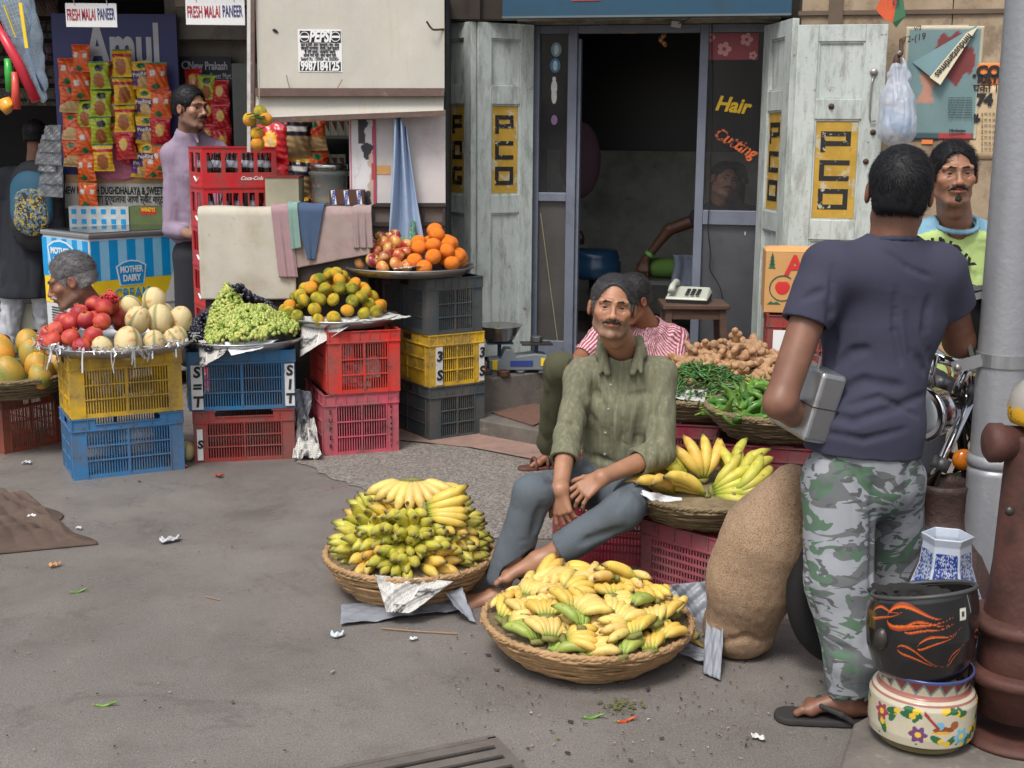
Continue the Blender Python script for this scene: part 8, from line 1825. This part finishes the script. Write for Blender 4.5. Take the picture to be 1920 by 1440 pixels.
dsn = nrm(V(-1, -.3, 0)); ft_ = V(fa2[0], fa2[1], 0) + V(0, 0, .0); F = SDF(ft_ - V(.35, .3, .02), ft_ + V(.2, .2, .14), .004); F.cap(ft_ - dsn * .04 + V(0, 0, .012), ft_ + dsn * .19 + V(0, 0, .012), .038, .044, .01); F.plane(ft_ + V(0, 0, .02), Z_)
F2 = SDF(ft_ - V(.35, .3, .02), ft_ + V(.2, .2, .17), .004); tl = V(-dsn[1], dsn[0], 0)
for u, hgt, wd_ in ((.05, .085, .04), (.08, .075, .04), (.145, .05, .044)):
    a = np.linspace(0, PI, 12); F2.chain([ft_ + dsn * u + tl * math.cos(x) * wd_ + V(0, 0, .012 + hgt * math.sin(x)) for x in a], [.007] * 12, .012)
obj('sandal', merge([F.mesh(), F2.mesh()]), M('sandal_leather', (92, 58, 48), .6, var=.15), p2.t, smooth=True, world=True)

# ---------- standing man seen from behind ----------
p3 = Person('man in a navy t-shirt and camouflage trousers standing with his back to the camera', (A(1620, 1300, 3.7)[0], 3.7, 0), (122, 84, 66))
O3 = A(1686, 362, 3.84); n3 = A(1674, 446, 3.84); F = p3.head(O3, V(.25, 1, .02), V(.05, 0, 1), neck=n3, res=.0035, eyes=False, sc=1.07); p3.add(F)
SL, SR = A(1548, 500, 3.80), A(1762, 505, 3.86); EL, ER = A(1462, 755, 3.68), A(1800, 640, 3.98); WL = A(1545, 822, 3.96); WR = A(1800, 560, 4.22)
F = SDF(np.minimum(EL, WL) - V(.1, .1, .12), SL + V(.14, .3, .05), .004); F.cap(SL, EL, .055, .047, .03); F.cap(EL, WL, .047, .032, .02); p3.hand(F, WL, V(.9, .35, -.05), V(-.2, .3, -1), 1, (.2, .5, .4)); p3.add(F)
F = SDF(ER - V(.12, .12, .12), WR + V(.15, .25, .25), .005); F.cap(SR, ER, .055, .05, .02); F.cap(ER, WR, .05, .035, .02); p3.hand(F, WR, V(.1, .6, .6), V(1, 0, 0), -1); p3.add(F)
ak = A(1600, 1335, 3.62); ak[2] = .085; F = SDF(ak - V(.4, .25, .12), ak + V(.15, .2, .3), .0035); F.cap(ak, ak + V(0, .02, .2), .036, .045, .02); p3.foot(F, ak, V(-1, .12, -.08), Z_, -1, drop=.03); p3.add(F)
p3.finish(eyes=False, brow=None); p3.hair((20, 20, 23), strands=4200, ln=.02, flow=(.4, .3, -.6), vol=.004, seed=4, nape=-.072)
tsm = M('tshirt_navy', (54, 54, 72), .9, var=.12, vs=4, bump=.25, bs=300, dirt=((40, 42, 58), 2.5, .45, .7, .6))
C3 = A(1655, 600, 3.86); Wt = A(1622, 800, 3.80); hm = A(1618, 838, 3.80)
ops = [('c', SL + V(.04, 0, -.02), SR + V(-.03, 0, -.02), .09, .09, .05), ('c', A(1655, 520, 3.86), C3, .115, .12, .06, X_, 1.45), ('c', C3, Wt, .115, .118, .06, X_, 1.42), ('c', Wt, hm + V(0, 0, -.03), .122, .128, .04, X_, 1.42), ('c', n3 + V(0, 0, -.03), A(1655, 520, 3.86), .07, .11, .06), ('c', SL, SL + (EL - SL) * .36, .075, .07, .03), ('c', SL + (EL - SL) * .2, SL + (EL - SL) * .52, .071, .075, .02), ('c', SR, SR + (ER - SR) * .6, .078, .077, .03), ('h', SL + (EL - SL) * .42, EL - SL, .11), ('h', SR + (ER - SR) * .5, ER - SR, .11), ('-c', SR + (ER - SR) * .3, ER, .067, .067),
       ('-c', SL + (EL - SL) * .36, EL + (EL - SL) * .2, .06, .066), ('-c', n3 + V(0, 0, .0), n3 + V(0, .0, .2), .07, .078), ('p', hm + V(0, 0, -.012), V(-.06, 0, -1)), ('-e', hm + V(0, 0, -.08), (.15, .1, .08))]
cr = [([A(1560, 740, 3.68), A(1620, 715, 3.66), A(1690, 725, 3.68)], .014, .012), ([A(1545, 775, 3.7), A(1600, 790, 3.66), A(1680, 765, 3.67), A(1735, 740, 3.72)], .012, .010), ([A(1700, 590, 3.7), A(1712, 660, 3.7), A(1735, 700, 3.72)], .011, .009), ([A(1680, 540, 3.7), A(1678, 620, 3.69), A(1690, 680, 3.69)], .01, .007), ([A(1555, 560, 3.72), A(1560, 640, 3.7), A(1550, 700, 3.7)], .014, .011), ([A(1560, 690, 3.7), A(1600, 660, 3.68), A(1625, 655, 3.68)], .012, .009),
      ([A(1740, 560, 3.74), A(1735, 620, 3.74), A(1745, 680, 3.75)], .012, .010), ([A(1590, 760, 3.66), A(1650, 745, 3.66), A(1720, 780, 3.7)], .009, .008), ([A(1540, 810, 3.7), A(1620, 825, 3.66), A(1700, 805, 3.68)], .01, .008), ([A(1560, 500, 3.72), A(1558, 560, 3.7)], .007, .006), ([A(1655, 470, 3.72), A(1700, 500, 3.72), A(1745, 520, 3.76)], .009, .005), ([A(1505, 560, 3.7), A(1540, 545, 3.7)], .01, .008)]
p3.cloth('navy_tshirt', ops, tsm, .0045, [(.0025, (.11, .09, .24), 3), (.0015, (.14, .08, .05), 5)], cr)
F = SDF(n3 - .14, n3 + .14, .0035); a_ = np.linspace(0, 2 * PI, 18); F.chain([n3 + V(.073 * math.cos(x), .068 * math.sin(x), -.014 - .018 * math.sin(x)) for x in a_], [.009] * 18, .004); obj('neckband', F.mesh(), tsm, p3.t, smooth=True, world=True)
n = N('camouflage'); vc_ = n.mapc((1, 1, 1.9)); 
cA_, cB_, cC_ = tuple(lin((142, 145, 150))), tuple(lin((78, 104, 84))), tuple(lin((96, 99, 100)))
n1 = n.ramp(n.noise(3.6, 1.6, .5, vc_, 2.6), .51, .52); n2_ = n.ramp(n.noise(4.2, 1.8, .5, n.mapc((1, 1, 2.1), loc=(4, 2, 7)), 3), .56, .57); n3_ = n.ramp(n.noise(9, 1.5, .5, n.mapc((1, 1, 2.6), loc=(1, 9, 3)), 2.6), .6, .61)
col = n.mix(n1, cA_, cC_); col = n.mix(n2_, col, cB_); col = n.mix(n3_, col, tuple(lin((80, 83, 84)))); n.bump(n.noise(260, 2), .3, .001); camo = n.fin(n.hsv(col, v=.95), .85)
hl1, hl2 = A(1572, 900, 3.78), A(1672, 900, 3.84); kn1, kn2 = A(1572, 1090, 3.70), A(1672, 1080, 3.92); f1, f2 = V(ak[0] - .01, ak[1] + .01, .10), V(A(1660, 1200, 3.95)[0], 3.97, .16)
ops = [('c', hl1, kn1, .108, .098, .03, X_, 1.06), ('c', hl2, kn2, .105, .09, .03), ('c', hm + V(.02, 0, -.01), (hl1 + hl2) / 2, .12, .13, .03, X_, 1.3), ('c', kn1, f1 + V(0, 0, .10), .097, .085, .03), ('c', f1 + V(0, 0, .1), f1 + V(0, 0, .02), .087, .08, .02), ('c', kn2, f2, .09, .08, .03), ('-c', f1 + V(0, 0, .02), f1 + V(0, 0, -.2), .07, .09), ('p', f1 + V(0, 0, -.035), V(-.1, 0, -1))]
cr = [([A(1505, 860, 3.7), A(1500, 1000, 3.68), A(1530, 1180, 3.62), A(1560, 1290, 3.58)], .006, .006), ([A(1640, 900, 3.72), A(1638, 1000, 3.72), A(1635, 1100, 3.7)], .014, .016), ([A(1600, 870, 3.68), A(1625, 930, 3.68)], .012, .01), ([A(1550, 1210, 3.58), A(1600, 1225, 3.56)], .012, .008)]
p3.cloth('camouflage_trousers', ops, camo, .005, [(.0035, (.06, .06, .2), 4, True), (.0015, (.03, .03, .05), 6, True)], cr)
so_ = V(ak[0] - .0, ak[1], 0); d3 = nrm(V(-1, .12, 0)); l3 = V(-d3[1], d3[0], 0); F = SDF(so_ - V(.3, .2, .02), so_ + V(.15, .2, .06), .004); F.cap(so_ - d3 * .06 + V(0, 0, .005), so_ + d3 * .185 + V(0, 0, .005), .042, .052, .01); F.plane(so_ + V(0, 0, .022), Z_); F.plane(so_ + V(0, 0, .003), -Z_)
F2 = SDF(so_ - V(.3, .2, .02), so_ + V(.15, .2, .12), .0035); toe = so_ + d3 * .145 + V(0, 0, .03)
for s_ in (-1, 1): F2.chain([toe, so_ + d3 * .1 + l3 * s_ * .028 + V(0, 0, .062), so_ + d3 * .04 + l3 * s_ * .047 + V(0, 0, .045), so_ + d3 * .0 + l3 * s_ * .047 + V(0, 0, .02)], [.0065, .009, .009, .008], .005)
obj('flip_flop', merge([F.mesh(), F2.mesh()]), M('rubber_black', (46, 44, 44), .8), p3.t, smooth=True, world=True)
bx_ = A(1512, 748, 3.80); Rbx = np.array(Euler((.1, .22, .35)).to_matrix()); t = thing('metal_case', 'dented aluminium case held under the left arm of the man in navy', 'metal case', bx_)
mb = MB(); mb.box((0, 0, 0), (.09, .22, .215), Rbx); bevel(mb.build('case', M('brushed_aluminium', (176, 178, 180), .34, metal=.85, var=.12, bump=.3, bs=25, bd=.004, dirt=((120, 120, 122), 30, .6, .72, .5)), t), .014, 3)
mb = MB(); mb.tube([Rbx @ V(-.03, -.05, .108), Rbx @ V(-.03, -.05, .14), Rbx @ V(-.03, .05, .14), Rbx @ V(-.03, .05, .108)], .004, 6); mb.build('handle', M('galvanised'), t); mb = MB(); mb.box((0, 0, .0), (.092, .222, .003), Rbx); mb.build('seam', M('dark_bolt'), t)

# ---------- man in the lime shirt ----------
p4 = Person('young man with a moustache in a lime t-shirt with pale blue shoulders', (A(1785, 700, 4.85)[0], 4.9, 0), (152, 110, 86))
O4 = A(1787, 328, 4.84); n4 = A(1790, 412, 4.92); p4.head(O4, V(-.1, -1, .06), V(-.03, 0, 1), neck=n4); p4.add(p4.F)
sA, sB = A(1712, 452, 4.95), A(1868, 452, 4.95); eA, eB = A(1690, 590, 4.95), A(1890, 590, 4.9); wA, wB = A(1740, 650, 4.72), A(1850, 660, 4.7)
F = SDF(np.minimum(eA, wA) - V(.1, .2, .15), np.maximum(eB, wB) + V(.15, .15, .25), .005); F.cap(sA, eA, .05, .042, .02); F.cap(eA, wA, .042, .03, .02); F.cap(sB, eB, .05, .042, .02); F.cap(eB, wB, .042, .03, .02); p4.hand(F, wA, V(.6, -.5, -.3), V(0, -.3, 1), -1, (.4, .5, .4)); p4.hand(F, wB, V(-.6, -.5, -.3), V(0, -.3, 1), 1, (.4, .5, .4)); p4.add(F)
F = SDF(A(1790, 560, 4.95) - V(.2, .15, .3), n4 + V(.2, .15, .05), .008); F.cap(n4 - V(0, 0, .05), A(1790, 600, 4.99), .06, .085, .03, sq=(X_, 1.15)); p4.add(F)
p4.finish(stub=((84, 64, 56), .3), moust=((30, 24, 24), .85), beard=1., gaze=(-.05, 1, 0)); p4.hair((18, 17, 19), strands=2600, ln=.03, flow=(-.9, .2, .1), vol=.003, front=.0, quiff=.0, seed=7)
lc, bc_ = lin((184, 208, 130)), lin((122, 162, 184))
def lime_c(v):
    c = np.tile(lc, (len(v), 1)); d = np.hypot(v[:, 0] - n4[0], (v[:, 1] - n4[1] + .03)); c[(v[:, 2] > sA[2] + .06 - .3 * np.clip(np.abs(v[:, 0] - n4[0]) - .05, 0, 1)) & (v[:, 1] > n4[1] - .06) & (np.abs(v[:, 0] - n4[0]) > .06)] = bc_; return c
C4, W4_ = A(1790, 520, 4.97), A(1790, 690, 5.0)
p4.cloth('lime_tshirt', [('c', C4, W4_, .12, .125, .05, X_, 1.3), ('c', sA, sB, .07, .07, .05), ('c', n4 + V(0, 0, -.05), C4, .08, .12, .05, X_, 1.2), ('c', n4 + V(0, .01, -.03), sA, .05, .065, .05), ('c', n4 + V(0, .01, -.03), sB, .05, .065, .05), ('c', sA, sA + (eA - sA) * .65, .07, .066, .03), ('c', sB, sB + (eB - sB) * .55, .07, .062, .03), ('-c', n4 + V(0, -.015, -.02), n4 + V(0, -.03, .2), .073, .082), ('h', sA + (eA - sA) * .5, eA - sA, .1), ('h', sB + (eB - sB) * .5, eB - sB, .1), ('-c', sA + (eA - sA) * .3, eA, .058, .055)], M('shirt_lime', attr=True, rough=.85, var=.06, bump=.2, bs=200), .0048, [(.005, (.06, .06, .09), 3, True), (.003, (.03, .03, .04), 5, True)], [([A(1740, 520, 4.83), A(1760, 600, 4.83)], .013, .009), ([A(1770, 560, 4.83), A(1830, 640, 4.84)], .012, .008)], cols=lime_c)
F = SDF(n4 - .14, n4 + .14, .0035); F.chain([n4 + V(.08 * math.cos(x), -.012 + .077 * math.sin(x), -.016 + .026 * math.sin(x)) for x in np.linspace(0, 2 * PI, 20)], [.0095] * 20, .004); obj('neckband', F.mesh(), M('band_blue', (122, 162, 184), .85), p4.t, smooth=True, world=True)
for ch, (x, y, a) in zip('CRUNCHY', ((1728, 480, .5), (1742, 468, .3), (1756, 464, .1), (1772, 468, -.25), (1787, 476, -.45), (1800, 488, -.6), (1814, 503, -.8))): text(ch, .06, ink, sheet_frame(A(x, y - 6, 4.83), V(math.cos(a), -.05 * (x > 1800), math.sin(a)), V(-math.sin(a), .0, math.cos(a))), p4.t, 'lettering', bold=.003, lift=0)
hA = A(1790, 720, 5.0); p4.cloth('dark_trousers', [('c', hA - V(.08, 0, 0), hA + V(.08, 0, 0), .13, .13, .03), ('c', hA - V(.1, 0, .02), hA + V(-.22, -.3, -.3), .09, .08, .03), ('c', hA + V(.1, .1, -.02), hA + V(.2, -.1, -.35), .09, .08, .03), ('c', hA + V(-.22, -.3, -.3), V(hA[0] - .2, hA[1] - .3, .1), .07, .06, .03), ('c', hA + V(.2, -.1, -.35), V(hA[0] + .2, hA[1] + .1, .1), .07, .06, .03)], M('trousers_dark', (40, 40, 46), .9), .01)

# ---------- smiling man behind the bottle crates ----------
p5 = Person('smiling man with a moustache in a lilac shirt behind the red bottle crates', (A(360, 500, 8.2)[0], 8.25, .0), (150, 112, 92))
O5 = A(357, 203, 8.15); n5 = A(355, 248, 8.22); p5.head(O5, V(.85, -.5, .0), neck=n5, res=.0036, sc=1.08); p5.add(p5.F)
a5, b5 = A(323, 290, 8.22), A(408, 285, 8.28); e5 = A(322, 430, 8.2); w5 = A(360, 440, 8.1)
F = SDF(w5 - V(.12, .2, .25), w5 + V(.15, .2, .2), .005); F.cap(e5, w5, .042, .03, .02); p5.hand(F, w5, V(.35, -.1, .9), V(-.5, -.85, 0), 1, (.6, .9, .6), spread=.03); p5.add(F)
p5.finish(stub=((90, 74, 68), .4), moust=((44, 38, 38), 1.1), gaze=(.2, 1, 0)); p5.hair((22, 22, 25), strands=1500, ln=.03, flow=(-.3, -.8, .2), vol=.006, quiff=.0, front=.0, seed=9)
p5.cloth('lilac_shirt', [('c', A(362, 320, 8.26), A(360, 430, 8.3), .12, .125, .05, X_, 1.25), ('c', a5, b5, .062, .062, .05), ('c', n5 + V(0, 0, -.03), A(362, 320, 8.26), .08, .12, .05), ('c', n5, a5, .05, .06, .05), ('c', n5, b5, .05, .06, .05), ('c', a5, e5, .062, .055, .03), ('c', b5, A(418, 380, 8.2), .06, .055, .03), ('c', e5, e5 + (w5 - e5) * .5, .055, .05, .02), ('-c', n5 + V(0, 0, .0), n5 + V(.04, -.05, .2), .072, .08)], M('shirt_lilac', (146, 130, 150), .85, var=.08, stretch=(1, 1, .1), vs=60), .006, [(.004, (.06, .06, .1), 3), (.002, (.03, .03, .05), 4, True)])
F = SDF(n5 - .15, n5 + .15, .004); F.chain([n5 + V(.076 * math.cos(x), .07 * math.sin(x), -.008 + .012 * math.sin(x)) for x in np.linspace(-.9, 4.2, 16)], [.016] * 16, .006); F.cap(n5 + V(.05, -.05, -.01), n5 + V(.075, -.09, -.06), .016, .008, .01); obj('collar', F.mesh(), M('shirt_lilac'), p5.t, smooth=True, world=True)
p5.cloth('grey_trousers', [('c', V(p5.t.location[0], 8.3, .95), V(p5.t.location[0] - .07, 8.3, .3), .14, .08, .03), ('c', V(p5.t.location[0], 8.3, .95), V(p5.t.location[0] + .1, 8.3, .3), .14, .08, .03)], M('trousers_dark'), .01)
# ---------- old man by the freezer ----------
p6 = Person('grey haired man with a moustache crouching behind the pomegranate tray', (A(150, 560, 7.12)[0], 7.2, 0), (136, 94, 74))
O6 = A(134, 527, 7.08); n6 = A(168, 575, 7.15); p6.head(O6, V(-.93, -.3, -.3), V(.05, .1, 1), neck=n6, sc=1.22, res=.004); p6.add(p6.F)
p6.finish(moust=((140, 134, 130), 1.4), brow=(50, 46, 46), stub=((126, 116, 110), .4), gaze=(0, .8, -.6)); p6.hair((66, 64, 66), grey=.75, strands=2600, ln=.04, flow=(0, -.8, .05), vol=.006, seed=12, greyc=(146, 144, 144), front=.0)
def st6(v): c = np.tile(lin((206, 208, 214)), (len(v), 1)); c[(seg_angle(v, [(n6, A(190, 700, 7.25), .17, 0)]) * 38) % 1 < .16] = lin((90, 96, 120)); return c
p6.cloth('striped_white_shirt', [('c', n6 + V(0, 0, .0), A(190, 660, 7.25), .085, .16, .05), ('c', A(120, 640, 7.15), A(225, 640, 7.2), .07, .07, .05), ('c', A(190, 660, 7.25), V(A(190, 700, 7.3)[0], 7.3, .35), .16, .17, .04), ('-c', n6, n6 + V(-.1, -.04, .2), .07, .09)], M('shirt_white_stripe', attr=True, rough=.85, var=.05), .006, [(.006, (.05, .05, .08), 3, True)], cols=st6)
p6.cloth('trousers', [('c', V(p6.t.location[0], 7.25, .3), V(p6.t.location[0] - .15, 7.1, .45), .12, .09, .03), ('c', V(p6.t.location[0] - .15, 7.1, .45), V(p6.t.location[0] - .1, 7.2, .08), .08, .07, .03)], M('trousers_dark'), .01)
# ---------- boy with the backpack ----------
KX = A(62, 300, 9.3)[0]; p7 = Person('boy in a long black kurta and white trousers wearing a backpack, back to the camera', (KX, 9.3, .2), (120, 84, 66))
O7 = A(68, 256, 9.3); n7 = A(66, 300, 9.3); p7.head(O7, V(.1, 1, 0), neck=n7, sc=.92, res=.005, eyes=False); p7.add(p7.F)
p7.finish(eyes=False, brow=None); p7.hair((18, 17, 19), strands=900, ln=.02, vol=.006, seed=14)
kur = M('kurta_black', (36, 38, 46), .9, var=.2)
p7.cloth('black_kurta', [('c', A(10, 330, 9.28), A(104, 330, 9.28), .07, .07, .05), ('c', A(58, 350, 9.3), A(50, 545, 9.3), .14, .17, .06, X_, 1.25), ('c', A(8, 335, 9.28), A(-14, 470, 9.25), .06, .05, .03), ('c', A(106, 335, 9.28), A(112, 450, 9.2), .06, .05, .03), ('p', A(50, 556, 9.3), -Z_)], kur, .008, [(.008, (.06, .06, .2), 3, True)])
p7.cloth('white_trousers', [('c', A(25, 550, 9.3), A(15, 655, 9.32), .085, .065, .03), ('c', A(78, 550, 9.3), A(84, 610, 9.34), .085, .07, .03)], M('trousers_white', (182, 184, 190), .85), .008, [(.008, (.04, .04, .06), 5, True)])
for x, y in ((15, 664), (88, 668)): mb = MB(); q = A(x, y, 9.3); mb.ell((q[0], 9.26, .24), (.045, .11, .04), 14); part('shoe', mb, M('rubber_black'), p7.t, smooth=True)
bk = A(68, 385, 9.14); t = thing('backpack', 'teal and black backpack with a yellow and grey patterned pocket', 'backpack', bk); Lb = lambda x, z, y=0: bk + V(x, y, z)
F = SDF(bk - V(.26, .16, .36), bk + V(.26, .16, .36), .007); F.cap(Lb(0, .16), Lb(0, -.14), .16, .19, .04, sq=(V(0, 1, 0), .6)); F.noise(.004, (.05, .05, .05), 3, True); obj('bag_body', F.mesh(), M('bag_black', (34, 36, 42), .8, var=.2), t, smooth=True, world=True)
F = SDF(bk - V(.26, .26, .36), bk + V(.26, .1, .36), .006); F.cap(Lb(-.005, .1, -.06), Lb(-.005, -.04, -.08), .15, .15, .03, sq=(V(0, 1, 0), .45)); obj('teal_pocket', F.mesh(), M('bag_teal', (38, 88, 112), .7, var=.15), t, smooth=True, world=True)
F = SDF(bk - V(.26, .3, .36), bk + V(.26, .1, .36), .006); F.cap(Lb(0, .03, -.1), Lb(0, -.08, -.11), .12, .13, .03, sq=(V(0, 1, 0), .35)); n = N('bag_pattern'); r1 = n.ramp(n.noise(28, 1, .5, None, 1.5), .48, .5); r2 = n.ramp(n.noise(34, 1, .5, n.mapc(loc=(4, 4, 4)), 1.5), .56, .58)
obj('patterned_panel', F.mesh(), n.fin(n.mix(r2, n.mix(r1, tuple(lin((34, 36, 42))), tuple(lin((84, 112, 128)))), tuple(lin((176, 148, 52)))), .7), t, smooth=True, world=True)
mb = MB(); 
for s_ in (-1, 1): mb.tube([Lb(s_ * .1, .2, .02), Lb(s_ * .13, .26, .1), Lb(s_ * .14, .27, .18)], .02, 8)
part('strap', mb, M('bag_teal'), t, smooth=True)
# ---------- faces and arm inside the barber shop ----------
p8 = Person('man looking out through the barber shop glass below the lettering', (SP.at(1352, 500, -.5)[0], SP.at(1352, 500, -.5)[1], .3), (152, 110, 86))
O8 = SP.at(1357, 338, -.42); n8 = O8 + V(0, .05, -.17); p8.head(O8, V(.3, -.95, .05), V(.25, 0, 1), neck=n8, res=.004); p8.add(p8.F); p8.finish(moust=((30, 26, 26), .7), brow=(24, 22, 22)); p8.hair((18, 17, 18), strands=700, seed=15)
p8.cloth('dark_shirt', [('c', n8 + V(-.15, .02, -.08), n8 + V(.15, .02, -.08), .06, .06, .04), ('c', n8 + V(0, .02, -.08), n8 + V(0, .05, -.45), .12, .13, .04, X_, 1.3), ('c', n8 + V(0, .05, -.45), n8 + V(0, -.0, -.95), .13, .1, .04)], kur, .01)
p9 = Person('man in dark clothes inside the barber shop resting his arm on the table', (SP.at(1330, 560, -1.0)[0], SP.at(1330, 560, -1.0)[1], .3), (96, 64, 50))
h9 = SP.at(1210, 486, -.85); e9 = SP.at(1255, 430, -.85); s9 = SP.at(1345, 398, -.9); F = SDF(h9 - V(.2, .2, .2), s9 + V(.1, .25, .15), .005); F.cap(s9, e9, .05, .042, .02); F.cap(e9, h9, .04, .028, .02); p9.hand(F, h9, V(-.2, -.2, -1), V(-.3, -1, .2), 1, (.5, .6, .4)); p9.add(F); F = p9.head(s9 + V(.12, .05, .22), V(-.6, -.6, -.3), neck=s9 + V(.14, .1, .04), res=.005, eyes=False); p9.add(F); p9.finish(eyes=False, brow=None); p9.hair(strands=300, seed=16)
p9.cloth('black_shirt', [('c', s9 + V(.0, .02, -.02), s9 + V(.25, .05, -.02), .07, .07, .04), ('c', s9 + V(.1, .05, -.05), s9 + V(.02, .1, -.35), .13, .14, .04, X_, 1.2), ('c', s9, s9 + (e9 - s9) * .3, .065, .06, .02)], kur, .01)
mb = MB(); q = e9 + (h9 - e9) * .82; dq = nrm(h9 - e9); mb.tube([q - dq * .012, q + dq * .012], .036, 14); o = mb.build('wrist_band', M('band_lime', (110, 190, 90), .5)); tag(o, 'bright green wrist band on the arm inside the barber shop', 'wrist band')
